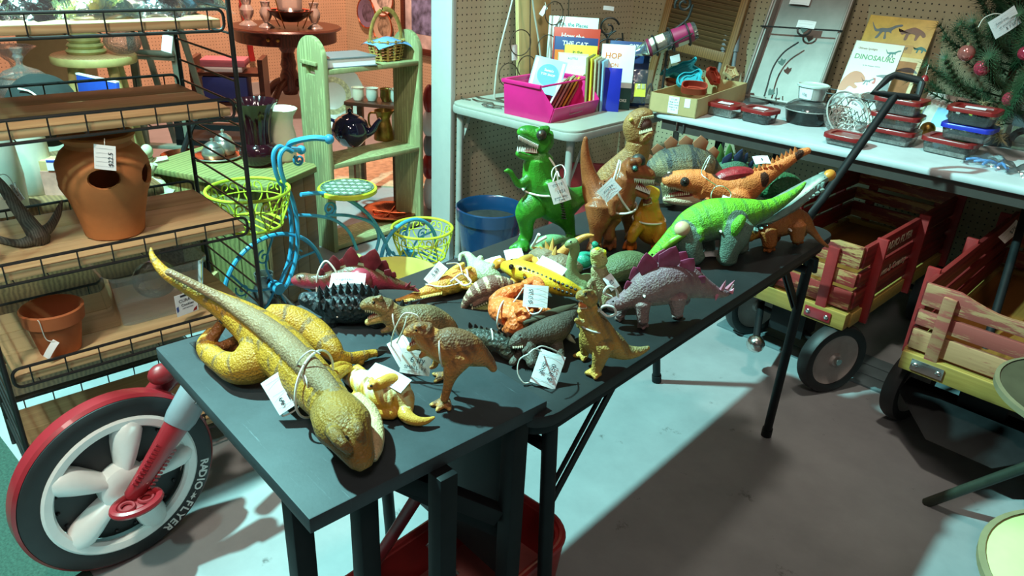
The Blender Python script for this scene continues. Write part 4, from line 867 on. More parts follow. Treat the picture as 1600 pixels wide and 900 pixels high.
# ================================================================== GREY CARD TABLE
ZG = .70
M['grey_top'] = plain('grey_vinyl', srgb(152,154,144), .45, var=.05, sc=8)
M['grey_paint'] = plain('pale_grey_steel', srgb(152,154,148), .4, var=.06)
gt = thing('card_table', 'pale grey folding card table against the left pegboard', 'table', (-2.165, 2.05, 0))
GW, GD = .635, .84
MB().prism(rrect(0, 0, GW, GD, .06), .012, T(0,0,ZG-.012)).build('tabletop', M['grey_top'], gt, bevel=.003)
MB().prism(rrect(-.004, -.004, GW+.004, GD+.004, .062), .030, T(0,0,ZG-.040)).build('apron', M['grey_paint'], gt, bevel=.006)
for x, y in ((.035,.035),(GW-.045,.045),(.035,GD-.04),(GW-.045,GD-.04)):
    lo = MB().tube([(x,y,ZG-.03), (x,y,.02)], .0135, 14).build('leg', M['grey_paint'], gt); MB().tube([(x,y,.03),(x,y,0)], .017, 14).build('foot', M['grey_plastic'], lo)
MB().bar((.035,.05,ZG-.15), (.08,.05,ZG-.04), .004, .014).build('brace', M['grey_paint'], gt); MB().bar((GW-.045,.06,ZG-.20), (GW-.045,.14,ZG-.04), .004, .012).build('brace', M['grey_paint'], gt)
def onGT(px, py): p = W(px, py, ZG); p.z = ZG; return p
# bucket
q = W(766, 322, .30)
bu = thing('blue_bucket', 'glossy dark blue plastic pot under the grey card table', 'pot', (q.x, q.y, 0))
MB().lathe([(0,.006),(.098,0),(.104,.005),(.132,.245),(.139,.247),(.143,.298),(.138,.302),(.133,.296),(.128,.24),(.10,.02),(0,.02)], 52).build('pot_wall', plain('navy_plastic', srgb(14,52,88), .25, var=.05, coat=.4), bu)
MB().disc(.126, .24, 40).build('soil', plain('dark_soil', srgb(38,36,34), .95, var=.4, sc=60), bu)
# magenta bin
bR = (onGT(858,192) - onGT(788,176)); 
c0, c1, c2 = onGT(789,177), onGT(851,191), onGT(910,172)
ux = (c1-c0).normalized(); Lx = (c1-c0).length; uy = Vector((-ux.y, ux.x, 0)); Ly = (c2-c1).dot(uy)
M['magenta'] = plain('magenta_plastic', srgb(206,34,116), .35, var=.04)
pb_ = thing('magenta_bin', 'magenta plastic stacking bin packed with small books', 'bin', (c0.x, c0.y, ZG), math.atan2(ux.y, ux.x))
BZ = .125
# tall back half and low front lip facing the right
def pan(P, name='bin_wall', t=.004):
    mb = MB(); P = [Vector(p) for p in P]; n = (P[1]-P[0]).cross(P[2]-P[0]).normalized()*t
    k = len(P); mb.add([*P, *[p+n for p in P]], [tuple(range(k-1,-1,-1)), tuple(range(k,2*k))] + [(i,(i+1)%k,k+(i+1)%k,k+i) for i in range(k)]); return mb.build(name, M['magenta'], pb_, bevel=.0008)
Lx2 = Lx + .02
pan([(0,0,0),(Lx2,0,0),(Lx2+.018,0,.055),(Lx2*.80,0,BZ-.008),(Lx2*.80,-.004,BZ),(-.006,-.004,BZ)]); pan([(0,Ly,0),(0,Ly,BZ),(Lx2*.78,Ly,BZ),(Lx2+.018,Ly,.055),(Lx2,Ly,0)])
pan([(0,0,0),(-.006,0,BZ),(-.006,Ly,BZ),(0,Ly,0)]); pan([(Lx2,0,0),(Lx2,Ly,0),(Lx2+.018,Ly,.055),(Lx2+.018,0,.055)], 'front_lip'); pan([(0,0,.001),(Lx2,0,.001),(Lx2,Ly,.001),(0,Ly,.001)], 'bottom')
for y in (-.006, Ly+.004): MB().box2((-.014,y-.006,BZ-.010), (Lx2*.80,y+.006,BZ+.004)).build('rim', M['magenta'], pb_, bevel=.002)
MB().box2((-.016,-.01,BZ-.010), (-.004,Ly+.01,BZ+.004)).build('rim', M['magenta'], pb_, bevel=.002)
MB().tube([(Lx2*.80,-.004,BZ-.002), (Lx2*.80,Ly+.004,BZ-.002)], .004, 8).build('cross_bar', M['magenta'], pb_)
MB().tube([(Lx2+.016,Ly*.36,.040),(Lx2+.0165,Ly*.36,.020),(Lx2+.010,Ly*.66,.020),(Lx2+.016,Ly*.66,.040)], .0016, 6, closed=True).build('label_holder', M['steel'], pb_)
pbm = pb_.matrix_basis
M['pages'] = plain('page_block', srgb(206,192,160), .8, var=.1, sc=80)
def book(label, m, w, h, t, cover, group, spine=None, texts=(), art=(), name='book'):
    # local X width, Y height, Z thickness (front cover on +Z)
    o = thing(name, label, 'book', M=m, group=group)
    cv = MB().box2((0,0,t-.0022), (w,h,t)).build('cover', cover, o, bevel=.0004); MB().box2((0,0,0), (w,h,.0022)).build('cover', cover, o)
    MB().box2((0,0,0), (.0025,h,t)).build('spine', spine or cover, o); MB().box2((.0025,.003,.0022), (w-.003,h-.003,t-.0022)).build('pages', M['pages'], o)
    for (x0,y0,x1,y1,mt) in art: MB().box2((x0*w,y0*h,t), (x1*w,y1*h,t+.0003)).build('printed_panel', mt, cv)
    for tx in texts:
        s, x, y, sz, mt = tx[:5]; rot = tx[5] if len(tx) > 5 else 0
        text_mesh(s, sz*h, 'lettering', mt, cv, T(x*w, y*h, t+.0004) @ R(rot,'Z'), ext=.0001, bold=.02)
    return o
def flat(n, c, r=.45, v=.04): return plain(n, c, r, var=v)
c_mint = flat('mint_cover', srgb(216,232,226)); c_red = flat('red_cover', srgb(190,58,40)); c_navy = flat('navy_cover', srgb(26,56,108)); c_yel = flat('yellow_cover', srgb(222,206,58)); c_white = flat('white_cover', srgb(222,222,214)); c_gold = flat('pale_gold_cover', srgb(196,190,148)); c_sky = flat('sky_blue_cover', srgb(140,186,222)); c_blue = flat('blue_cover_print', srgb(60,132,198)); c_dkgr = flat('dark_green_print', srgb(24,64,58)); c_or = flat('orange_print', srgb(214,112,44)); c_grn = flat('green_print', srgb(70,124,64)); c_teal = flat('teal_print', srgb(66,126,120))
# books inside the magenta bin (leaning back against its tall end)
def in_bin(x, y, yaw, lean, z=.006): return pbm @ T(x, y, z) @ R(yaw,'Z') @ R(PI/2 - lean,'X')
grp = 'small books in the magenta bin'
def blead(label, px, py, z, w, h, t, cover, yaw, lean, texts=(), art=(), roll=0, group=grp, name='book'):
    p = W(px, py, z); return book(label, T(*p) @ R(yaw,'Z') @ R(PI/2 - lean,'X') @ R(roll,'Z'), w, h, t, cover, group, None, texts, art, name)
yw = YR - math.radians(28)
b0 = blead('sky blue small book leaning foremost in the magenta bin', 823, 140, ZG+.075, .125, .135, .006, c_sky, YR - .15, .42, [("Santa's", .52, .66, .10, c_white, 0), ('TOY SHOP', .52, .54, .085, c_white, 0)], [(.04,.06,.12,.94,c_mint),(.88,.06,.96,.94,c_mint)], roll=-.17)
cvo = [c for c in b0.children if c.name.startswith('cover')][0]
MB().lathe([(0,.0062),(.042,.0062)], 36, c=(.065,.072,.0)).build('printed_disc', c_blue, cvo)
cols = [c_white, flat('brown_spine', srgb(150,116,74)), c_gold, flat('ochre_spine', srgb(186,150,84)), c_yel, flat('tan_spine', srgb(170,138,96)), flat('rust_spine', srgb(160,90,50))]
names = ['white', 'brown', 'pale gold', 'ochre', 'yellow', 'tan', 'rust']
for k in range(7):
    book('thin %s small book %s in the row filling the magenta bin' % (names[k], ['first','second','third','fourth','fifth','sixth','last'][k]), frame(W(852 + 6.5*k, 172 - 1.5*k, ZG+.010), AWAY2*.95 + RIGHT2*.25, UPV*.87 + RIGHT2*.42), .085, .125 + .004*(k % 3), .007, cols[k], grp)
grp2 = 'picture books standing on the grey card table'
blead('white tall picture book at the very back of the stack', 850, 147, ZG, .205, .318, .010, c_mint, YR - .14, .10, [('Oh, the Places', .50, .90, .065, c_teal, -.04)], [(0,.0,.16,.42,c_yel)], group=grp2)
blead('red picture book in front of the white tall one', 858, 152, ZG, .190, .282, .010, c_red, YR - .14, .09, [('How the', .42, .88, .095, c_white, -.05)], group=grp2)
blead('navy picture book with white capitals between red and yellow covers', 860, 156, ZG, .175, .252, .010, c_navy, YR - .14, .08, [('THE CAT', .48, .895, .10, c_white, -.04)], [(.02,.62,.24,.80,c_or)], group=grp2)
blead('yellow picture book peeking above the pale gold one', 876, 160, ZG, .13, .228, .008, c_yel, YR - .14, .07, [('in the', .40, .88, .075, c_dkgr, -.04)], group=grp2)
blead('pale gold thin book with ornate border standing behind the bin', 866, 164, ZG, .120, .204, .006, c_gold, YR - .20, .08, [('A LITTLE', .5, .90, .05, c_dkgr), ('GOLDEN', .6, .74, .085, c_white), ('BOOK', .6, .63, .085, c_white)], [(.06,.50,.94,.96,c_mint)], group=grp2)
for k in range(5):
    p = W(912 + 6*k, 176 - .4*k, ZG); book('thin %s book %s with spine outward behind the bin' % (['olive','yellow','cream','grey','pale blue'][k], ['at the left','next to it','in the middle','second last','at the right'][k]), T(*p) @ R(YR + 1.25,'Z') @ R(PI/2 - .04,'X'), .13, .205 - .004*k, .008, [flat('olive_spine', srgb(140,140,84)), c_yel, c_gold, flat('grey_spine', srgb(150,150,140)), c_sky][k], grp2)
blead('pale picture book with orange capitals right of the bin', 932, 168, ZG, .130, .245, .010, c_white, YR - .12, .12, [('HOP', .36, .82, .125, c_or, -.02), ('ON', .42, .68, .08, c_or, 0), ('BOOKS', .70, .14, .06, c_white, 0)], [(.60,.0,1.0,.34,c_dkgr)], group=grp2)
blead('navy picture book standing right of the pale one', 944, 163, ZG, .140, .250, .012, c_navy, YR - .12, .14, [('CAT', .68, .93, .075, c_white, -.05)], group=grp2)
blead('second navy picture book at the far right of the row', 952, 161, ZG, .145, .244, .012, flat('royal_navy', srgb(20,64,124)), YR - .10, .17, group=grp2)
blead('royal blue translucent folder in front of the orange lettered book', 938, 173, ZG, .070, .165, .004, flat('royal_blue_plastic', srgb(34,42,150), .2), YR - .12, .10, group=grp2, name='plastic_folder')
# plank, wire sculptures and racks on the grey table
pl = thing('plank', 'blond wooden board leaning on the pegboard behind wire racks', 'board', M=T(XL+.075, 2.50, ZG) @ R(-.085,'Y'))
M['blond'] = wood('blond_board', srgb(206,178,124), srgb(172,140,88), 2, 1.2)
MB().box2((0,-.105,0), (.018,.105,.62)).build('board', M['blond'], pl, bevel=.003)
r_, u_ = facing(4, 0); price_tag(WX(804,82,XL+.122), Vector((0,1,0)), Vector((-.08,0,1)), .034, .06, 'paper slip on the blond wooden board', [], [], group='tags on the back tables', rules=3)
M['rust'] = plain('rusty_wire', srgb(74,58,44), .6, .4, var=.25); M['pale_wire'] = plain('pale_wire', srgb(190,190,180), .4, .3)
ws = thing('wire_sculpture', 'tall triangular wire bottle rack with looped rings on the card table', 'rack', (-2.05, 2.34, ZG), math.radians(75))
def sail(dx):
    for s in (-1, 1): MB().tube(catmull([(s*.02+dx, 0, .50), (s*.055+dx, .0, .35), (s*.10+dx, 0, .18), (s*.115+dx, 0, .03), (s*.11+dx, 0, 0)], 6), .0038, 7).build('upright', M['pale_wire'], ws)
sail(0)
for (x, z, r) in ((-.06,.10,.045),(.05,.12,.045),(0,.22,.05),(.12,.20,.05),(.17,.10,.05),(.22,.26,.045),(.16,.33,.045)): MB().tube([(x + r*math.cos(2*PI*k/28), .02*math.sin(x*40), z + r*math.sin(2*PI*k/28)) for k in range(28)], .0022, 6, closed=True).build('ring', M['rust'], ws)
for a, b in (((-.11,0,.006),(.25,0,.004)), ((-.11,.0,.006),(-.10,-.16,.004)), ((.25,0,.004),(.25,-.14,.004)), ((-.10,-.16,.004),(.25,-.14,.004)), ((.25,0,0),(.22,.0,.52)), ((.02,0,.50),(.22,0,.52)), ((.06,0,0),(.03,0,.5))): MB().tube([a, b], .0025, 6).build('wire', M['rust'], ws)
pz = onGT(760, 158); wl = thing('wire_hooks', 'flat black wire hooks lying at the left end of the card table', 'hook', (pz.x, pz.y, ZG))
for P in ([(-.05,-.03,.004),(0,-.045,.006),(.05,-.02,.004),(.09,-.05,.006),(.14,-.03,.004)], [(-.08,.02,.004),(-.02,.0,.008),(.06,.03,.004),(.12,.015,.006)], [(.05,-.06,.004),(.10,-.085,.005),(.15,-.07,.006)], [(-.11,-.03,.004),(-.08,-.06,.006),(-.04,-.05,.004)]): MB().tube(catmull(P, 5), .0026, 6).build('hook', M['rust'], wl)
pz = onGT(762, 168); single(MB().ell((0,0,.008), (.03,.018,.008), None, 14, 6), 'white_wrap', M['bag'], 'little clear plastic wrap beside the wire hooks', 'wrap', loc=pz)
# scrolled iron rack against the corner, bottle holder
sc = WX(955, 60, XL + .05); sr = thing('scroll_rack', 'dark iron scrollwork rack standing in the pegboard corner', 'rack', (XL+.10, sc.y-.12, ZG), YR - PI/2)
def yz(c, y, z): return Vector((0, y, z))
H0 = sc.z - ZG
for (y, z, r) in ((-.04, H0+.0, .06), (.06, H0-.01, .06), (-.05, H0-.09, .05), (.07, H0-.10, .05), (.01, H0+.06, .05), (.01, H0-.05, .07)):
    MB().tube(spiral(Vector((0,y,z)), r, 1.25, y*30), .0045, 7).build('scroll', M['black_wire'], sr)
for y in (-.09, .11): MB().tube([(0,y,0), (0,y*.7,H0+.04)], .004, 7).build('upright', M['black_wire'], sr)
MB().tube([(0,-.09,.004),(.05,-.09,.003),(.05,.11,.003),(0,.11,.004)], .004, 7, closed=True).build('foot', M['black_wire'], sr)
# arched wire letter rack in front of it (w-shaped) and bagged switch
bc = W(1012, 168, ZG)
wh = thing('bottle_holder', 'black scrolled iron bottle holder cradling a tilted bottle', 'bottle holder', (bc.x, bc.y, ZG), YR)
MB().tube([(.05,0,.003),(.05,0,.28)], .005, 8).build('stem', M['black_wire'], wh)
MB().tube(spiral((.09,0,.40), .035, 1.5, 3.6, (Vector((1,0,0)), Vector((0,0,1))), -1), .005, 8).build('scroll', M['black_wire'], wh)
MB().tube(catmull([(.05,0,.27),(.06,0,.30),(.11,0,.345),(.125,0,.40)], 5), .005, 8).build('stem', M['black_wire'], wh)
ax_ = (Vector((1,0,.42))).normalized(); bm0 = Vector((-.02,0,.235))
for k, (d_, r) in enumerate(((.02,.040),(.085,.046),(.15,.046))):
    c = bm0 + ax_*d_; e2 = Vector((0,1,0)); e3 = ax_.cross(e2)
    MB().tube([c + e2*(r*math.cos(2*PI*j/26)) + e3*(r*math.sin(2*PI*j/26)) for j in range(26)], .0035, 7, closed=True).build('hoop', M['black_wire'], wh)
for s in (-1, 1): MB().tube(catmull([(.05,0,.24), (-.01,s*.035,.215), (.06,s*.046,.26), (.13,s*.045,.30)], 5), .0035, 7).build('cradle', M['black_wire'], wh)
MB().tube(catmull([(-.12,-.03,.0),(-.10,-.03,.10),(-.075,-.03,.02),(-.05,-.03,.11),(-.03,-.03,.02),(-.005,-.03,.10),(.02,-.03,.0)], 5), .004, 7).build('zigzag', M['black_wire'], wh)
MB().tube([(-.13,-.03,.003),(.12,-.03,.003),(.12,.06,.003),(-.13,.06,.003)], .004, 7, closed=True).build('foot', M['black_wire'], wh)
bo2 = wh.matrix_basis @ bm0; axw = (wh.matrix_basis.to_3x3() @ ax_)
bt_ = thing('glass_bottle', 'clear wine bottle with maroon label lying in the iron holder', 'bottle', M=frame(bo2, AWAY2, axw.cross(AWAY2)*-1) if False else Matrix.Translation(bo2) @ axw.to_track_quat('Z','Y').to_matrix().to_4x4())
MB().lathe([(0,-.155),(.013,-.155),(.0145,-.145),(.012,-.13),(.0125,-.06),(.030,-.015),(.0345,.01),(.036,.18),(.032,.186),(0,.18)], 32).build('bottle_glass', M['glass'], bt_)
MB().lathe([(.0365,.085),(.0368,.09),(.0368,.165),(.0365,.17)], 32).build('label', flat('maroon_label', srgb(142,32,74)), bt_); MB().lathe([(.0372,.104),(.0373,.146)], 12, a0=-2.6, a1=-1.4).build('crest', M['cream'], bt_)
MB().lathe([(0,-.008),(.025,-.01),(.0335,.012),(.034,.06),(0,.07)], 28).build('cream_filling', M['cream'], bt_)
MB().lathe([(.0365,.0),(.0345,-.006),(.03,-.012)], 28).build('neck_band', flat('maroon_band', srgb(120,26,60)), bt_)
q = onGT(1000, 132); q = W(1000, 135, ZG+.09); sw = thing('bagged_switch', 'clear bag holding a yellow switch plate behind the bottle holder', 'bag', M=frame(q, RIGHT2, UPV*.97 + AWAY2*.25))
MB().sheet(lambda u, v: ((u-.5)*.10, (v-.5)*.13, .010*math.sin(PI*u)*math.sin(PI*v)), 10, 10).build('bag', M['bag'], sw); MB().box((.0,-.015,.003), (.045,.05,.004)).build('yellow_plate', c_yel, sw); MB().box((-.006,.0,.006), (.012,.018,.003)).build('slot', c_gold, sw); MB().box((.012,.0,.006), (.012,.018,.003)).build('slot', c_gold, sw)
q = W(990, 150, ZG); single(MB().box2((-.06,-.05,0), (.06,.05,.006)), 'paper_sheets', M['paper'], 'white paper sheets lying under the bottle holder', 'paper', loc=(q.x, q.y, ZG), rotz=YR)
r_, u_ = facing(18, 0); price_tag(W(1055, 92, ZG+.15), r_, u_, .042, .032, 'lilac tag hanging from the bottle holder', [], [], group='tags on the back tables', rules=2)
r_, u_ = facing(-4, 25); price_tag(WX(951, 13, XL+.06), r_, u_, .05, .02, 'white tag on top of the iron scrollwork rack', [], [], group='tags on the back tables', rules=0)
r_, u_ = facing(60, 0); q = WX(849, 17, XL + .10); price_tag(q, r_, u_, .04, .018, 'narrow tag swinging from the triangular wire rack', [], [[q + r_*.02, q + r_*.04 - RIGHT2*.015]], group='tags on the back tables', rules=0)
# pink plastic chair behind the folding table
q = W(930, 262, .50); ch = thing('toddler_chair', 'red plastic toddler chair half hidden behind the folding table', 'chair', (q.x, q.y, 0), YR)
M['coral'] = plain('coral_plastic', srgb(158,52,58), .45, var=.05)
MB().prism(rrect(-.14,0,.14,.26,.04), .02, T(0,.0,.26) @ R(PI/2,'X')).build('backrest', M['coral'], ch, bevel=.004); MB().box2((-.15,-.02,.24), (.15,.26,.262)).build('seat', M['coral'], ch, bevel=.006)
for x in (-.13,.13):
    for y in (.01,.24): MB().tube([(x,y,.25),(x*1.1,y,0)], .018, 10).build('leg', M['coral'], ch)

# ================================================================== LONG TABLE ON THE RIGHT WALL
ZR = .72
M['resin'] = plain('white_resin_top', srgb(186,190,192), .45, var=.10, sc=9)
TYF = 2.515; TX0 = -1.50; TX1 = .95
lt = thing('banquet_table', 'long white-topped folding table of plastic tubs along the right pegboard', 'table', (TX0, TYF, 0))
MB().prism(rrect(0, 0, TX1-TX0, YW-.01-TYF, .03), .024, T(0,0,ZR-.024)).build('tabletop', M['resin'], lt, bevel=.007)
MB().box2((.03,.02,ZR-.065), (TX1-TX0-.03,.045,ZR-.024)).build('apron', plain('brown_steel', srgb(66,56,52), .5, var=.1), lt); MB().box2((.03,.70,ZR-.065), (TX1-TX0-.03,.72,ZR-.024)).build('apron', M['black'], lt)
for x in (.25, TX1-TX0-.2):
    for y in (.08,.66): MB().tube([(x,y,ZR-.03),(x,y,0)], .013, 10).build('leg', M['black'], lt)
    MB().tube([(x,.08,.15),(x,.66,.15)], .009, 8).build('crossbar', M['black'], lt)
MB().tube([(.25,.1,.45),(.60,.1,ZR-.05)], .008, 8).build('brace', M['black'], lt)
MB().tube([(.10,.012,ZR-.024),(.10,.012,ZR-.06),(.13,.012,ZR-.066),(.13,.012,ZR-.03)], .004, 7).build('clip', M['steel'], lt)
def onT(px, py, dz=0): p = W(px, py, ZR+dz); p.z = ZR+dz; return p
# cardboard tray of cookie cutters
b0_, b1_, b2_ = onT(1013,173), onT(1086,186), onT(1142,153)
ux = (b1_-b0_).normalized(); uy = Vector((-ux.y,ux.x,0)); Lx = (b1_-b0_).length; Ly = (b2_-b1_).dot(uy)
cb_ = thing('cardboard_tray', 'open kraft cardboard tray heaped with cookie cutters', 'box', (b0_.x, b0_.y, ZR), math.atan2(ux.y,ux.x))
BH = .072
for a, b in (((0,0,0),(Lx,.004,BH)), ((0,Ly-.004,0),(Lx,Ly,BH)), ((0,0,0),(.004,Ly,BH)), ((Lx-.004,0,0),(Lx,Ly,BH))): MB().box2(a, b).build('side', M['kraft'], cb_)
MB().box2((0,0,0),(Lx,Ly,.004)).build('bottom', M['kraft'], cb_)
cbm = cb_.matrix_basis
lbm = MB().box((0,0,0), (.042,.001,.062), T(Lx*.52,-.0012,BH*.52)).build('paper_label', M['paper'], cb_); MB().box((0,0,0), (.022,.0008,.032), T(Lx*.80,-.0009,BH*.72)).build('paper_label', M['paper'], cb_)
for k, s_ in enumerate(('CO 208', 'large lot of', 'cookie cutter', 'shapes 4 ea', '$1.25')): text_mesh(s_, .0075, 'writing', M['ink'], lbm, T(Lx*.52,-.0022,BH*.52 + .021 - .0095*k) @ R(PI/2,'X'), ext=.00006)
M['turq'] = plain('turquoise_plastic', srgb(36,150,164), .35, var=.05); M['brick_pl'] = plain('brick_red_plastic', srgb(158,54,38), .4, var=.08); M['amber'] = clear('amber_plastic', (.75,.35,.22,1), .3, .1, .45, (.55,.22,.12,1))
def cutter(label, m, outline, mat, h=.016, wing=True):
    o = thing('cookie_cutter', label, 'cookie cutter', M=m, group='cookie cutters in the cardboard tray')
    P = catmull([(x, y, 0) for x, y in outline], 4, closed=True); n = len(P)
    mb = MB(); c = Vector((0,0,0))
    vs = []; 
    for z, q in ((0,1),(h,1),(h,.90),(.003,.90)): vs += [(p[0]*q, p[1]*q, z) for p in P]
    fs = [(r*n+i, r*n+(i+1)%n, (r+1)*n+(i+1)%n, (r+1)*n+i) for r in range(3) for i in range(n)]
    mb.add(vs, fs); mb.build('blade', mat, o)
    MB().prism([(p[0]*.93, p[1]*.93) for p in P], .003, T(0,0,.001)).build('plate', mat, o)
    MB().tube([(p[0]*.55, p[1]*.55, .006) for p in P], .003, 6, closed=True).build('ridge', mat, o)
    return o
bird = [(-.085,-.012),(-.06,.012),(-.03,.022),(0,.040),(.035,.045),(.060,.062),(.062,.045),(.045,.02),(.07,.0),(.05,-.012),(.02,-.03),(-.02,-.028),(-.05,-.014),(-.075,-.024)]
wing = [(-.05,-.03),(-.055,.0),(-.03,.025),(0,.03),(.03,.05),(.045,.035),(.04,.01),(.05,-.01),(.02,-.035),(-.02,-.04)]
def tilt(p, rz, rx, ry): return T(*p) @ R(YR+rz,'Z') @ R(rx,'X') @ R(ry,'Y')
cutter('turquoise bird-shaped cookie cutter uppermost in the tray', tilt(W(1068,112,ZR+.115), .2, .75, -.05), bird, M['turq'])
cutter('turquoise leaf-shaped cookie cutter in front of the bird', tilt(W(1078,126,ZR+.095), -.1, .85, .1), wing, M['turq'])
cutter('long beaked turquoise cookie cutter at the left edge of the tray', tilt(W(1046,118,ZR+.09), .1, .5, .25), [(-.05,-.015),(-.04,.0),(-.01,.02),(.04,.02),(.05,.0),(.02,-.012),(-.02,-.005)], M['turq'])
cutter('brick red square cookie cutter at the front of the tray', tilt(W(1084,142,ZR+.075), -.25, .55, 0), [(-.04,-.02),(-.04,.02),(.04,.02),(.04,-.02)], M['brick_pl'], .03)
cutter('amber scalloped cookie cutter at the right of the tray', tilt(W(1112,120,ZR+.085), .5, 1.0, .3), [(.045*math.cos(a)*(1+.08*math.cos(6*a)), .04*math.sin(a)*(1+.08*math.cos(6*a))) for a in [2*PI*k/20 for k in range(20)]], M['brick_pl'])
cutter('dark red round cookie cutter sunk in the tray', tilt(W(1050,132,ZR+.06), 0, .3, .1), [(.035*math.cos(2*PI*k/12), .03*math.sin(2*PI*k/12)) for k in range(12)], M['amber'])
cutter('tan starry cookie cutter at the back right of the tray', tilt(W(1140,115,ZR+.08), .4, .7, 0), [(.03*(1+.3*(k%2))*math.cos(2*PI*k/10), .03*(1+.3*(k%2))*math.sin(2*PI*k/10)) for k in range(10)], M['pine'])
# lidded tubs -----------------------------------------------------------
M['red_lid'] = plain('red_lid', srgb(126,28,28), .3, var=.08, coat=.2); M['blue_lid'] = plain('blue_lid', srgb(36,46,160), .3, var=.05, coat=.2)
M['bits_dark'] = plain('dark_bits', srgb(40,40,42), .4, .4, var=.5, sc=150); M['bits_steel'] = plain('steel_bits', srgb(205,200,194), .35, .1, var=.4, sc=120)
def tub(label, c, rz, w, d, h, lid, fill, kind, z0=0, lidm=None, nm='lidded_tub', paper=True, group='lidded plastic tubs'):
    t = thing(nm, label, 'tub', (c.x, c.y, z0), rz, group)
    o1 = rrect(-w*.44,-d*.44,w*.44,d*.44,.018,4); o2 = rrect(-w/2,-d/2,w/2,d/2,.022,4); n = len(o1)
    MB().add([(x,y,.001) for x,y in o1] + [(x,y,h) for x,y in o2], [tuple(range(n-1,-1,-1))] + [(i,(i+1)%n,n+(i+1)%n,n+i) for i in range(n)]).build('tub_wall', M['plastic_clear'], t)
    ld_ = MB(); o3 = rrect(-w/2-.005,-d/2-.005,w/2+.005,d/2+.005,.026,5); o4 = rrect(-w/2+.014,-d/2+.014,w/2-.014,d/2-.014,.016,5); n = len(o3)
    ld_.add([(x,y,h-.006) for x,y in o3] + [(x,y,h+.006) for x,y in o3] + [(x*.98,y*.98,h+.008) for x,y in o3] + [(x,y,h+.008) for x,y in o4] + [(x*.98,y*.98,h+.004) for x,y in o4], [(r*n+i,r*n+(i+1)%n,(r+1)*n+(i+1)%n,(r+1)*n+i) for r in range(4) for i in range(n)] + [tuple(range(4*n,5*n))])
    L = ld_.build('lid', lidm or M['red_lid'], t)
    if paper: MB().box((0,0,h+.0055), (w*.42,d*.30,.0012), R(.1,'Z')).build('paper_label', M['paper'], L)
    rnd = random.Random(label); mb = MB()
    nb = 16
    for k in range(nb):
        x, y = rnd.uniform(-.36,.36)*w, rnd.uniform(-.36,.36)*d; z = .006 + rnd.uniform(0,.45)*h; a = rnd.uniform(0,PI)
        if kind == 'screw': mb.tube([(x,y,z),(x+.02*math.cos(a),y+.02*math.sin(a),z+.004)], .0035, 6)
        elif kind == 'ball': mb.ell((x,y,z), .011, None, 8, 5)
        elif kind == 'row': mb.tube([(-.40*w + .8*w*k/nb, -.38*d, .006),(-.40*w + .8*w*k/nb, -.30*d, h*.8)], .0045, 6)
        else: mb.tube([(x-.01,y,z),(x+.006,y+.01,z+.002),(x+.012,y-.004,z)], .003, 5)
    mb.box2((-.40*w,-.40*d,.002), (.40*w,.40*d,h*.35)); tag(mb.build('contents', fill, t), kind='stuff')
    return t
q1 = onT(1131,183); q2 = onT(1183,194)
tub('red-lidded tub of screws right beside the cardboard tray', onT(1131,180), -.05, .125, .10, .040, None, M['bits_steel'], 'row', ZR+.001)
tub('red-lidded tub of dark bits second from the cardboard tray', onT(1185,190), -.08, .115, .10, .042, None, M['bits_dark'], 'clip', ZR+.001)
q = onT(1392,222); tub('red-lidded tub at the bottom of the triple stack', q, -.05, .150, .11, .042, None, M['bits_steel'], 'ball', ZR+.001)
tub('red-lidded tub in the middle of the triple stack', q, .0, .150, .11, .040, None, M['bits_steel'], 'screw', ZR+.053, paper=False)
tub('red-lidded tub with paper label atop the triple stack', q, -.08, .150, .11, .042, None, M['bits_steel'], 'row', ZR+.103)
q = onT(1330,222); tub('low red-lidded tub left of the triple stack', onT(1320,226), -.05, .12, .10, .028, None, M['bits_steel'], 'screw', ZR+.001, paper=False)
q = onT(1482,240); tub('red-lidded tub at the bottom of the mixed stack', q, -.10, .155, .115, .044, None, M['bits_steel'], 'clip', ZR+.001, paper=False)
q_ = q + Vector((.035,.015,0)); tub('blue-lidded tub in the middle of the mixed stack', q_, -.05, .145, .11, .040, None, M['bits_steel'], 'screw', ZR+.055, M['blue_lid'], paper=False)
tub('dark red-lidded tub with label atop the mixed stack', q_, -.03, .140, .11, .044, None, M['bits_dark'], 'ball', ZR+.105)
# black tray with clear dome and a round deli cup
q = onT(1258,192); t = thing('domed_tray', 'black deli tray full of dark bolts under a clear dome', 'tub', (q.x,q.y,ZR), -.05)
MB().lathe([(0,.002),(.068,.001),(.074,.012),(.082,.050),(.078,.048),(.070,.012),(0,.010)], 36).build('tray', clear('smoked_plastic',(.25,.25,.26,1),.3,.1,.3,(.03,.03,.03,1)), t)
mb = MB(); rnd = random.Random(5)
for k in range(40): a = rnd.uniform(0,2*PI); r = .06*math.sqrt(rnd.random()); mb.ell((r*math.cos(a), r*math.sin(a), .012+rnd.uniform(0,.028)), rnd.uniform(.005,.010), None, 7, 4)
tag(mb.build('bolts', M['bits_dark'], t), kind='stuff')
MB().lathe([(.085,.050),(.086,.054),(.078,.066),(.055,.082),(.02,.088),(0,.088)], 36).build('dome', M['plastic_clear'], t); MB().tube([(.085*math.cos(2*PI*k/36),.085*math.sin(2*PI*k/36),.052) for k in range(36)], .002, 6, closed=True).build('dome_rim', M['frost'], t)
t = thing('deli_cup', 'round clear deli cup with pale lid and ruled label on the dome', 'cup', (q.x, q.y+.005, ZR+.089))
MB().lathe([(0,.001),(.045,.0),(.052,.045),(.050,.045),(.043,.003),(0,.003)], 32).build('cup_wall', M['frost'], t); MB().lathe([(0,.047),(.050,.047),(.057,.046),(.058,.052),(.053,.054),(.050,.050),(0,.050)], 32).build('lid', plain('pale_lid', srgb(196,206,200), .3, var=.03), t)
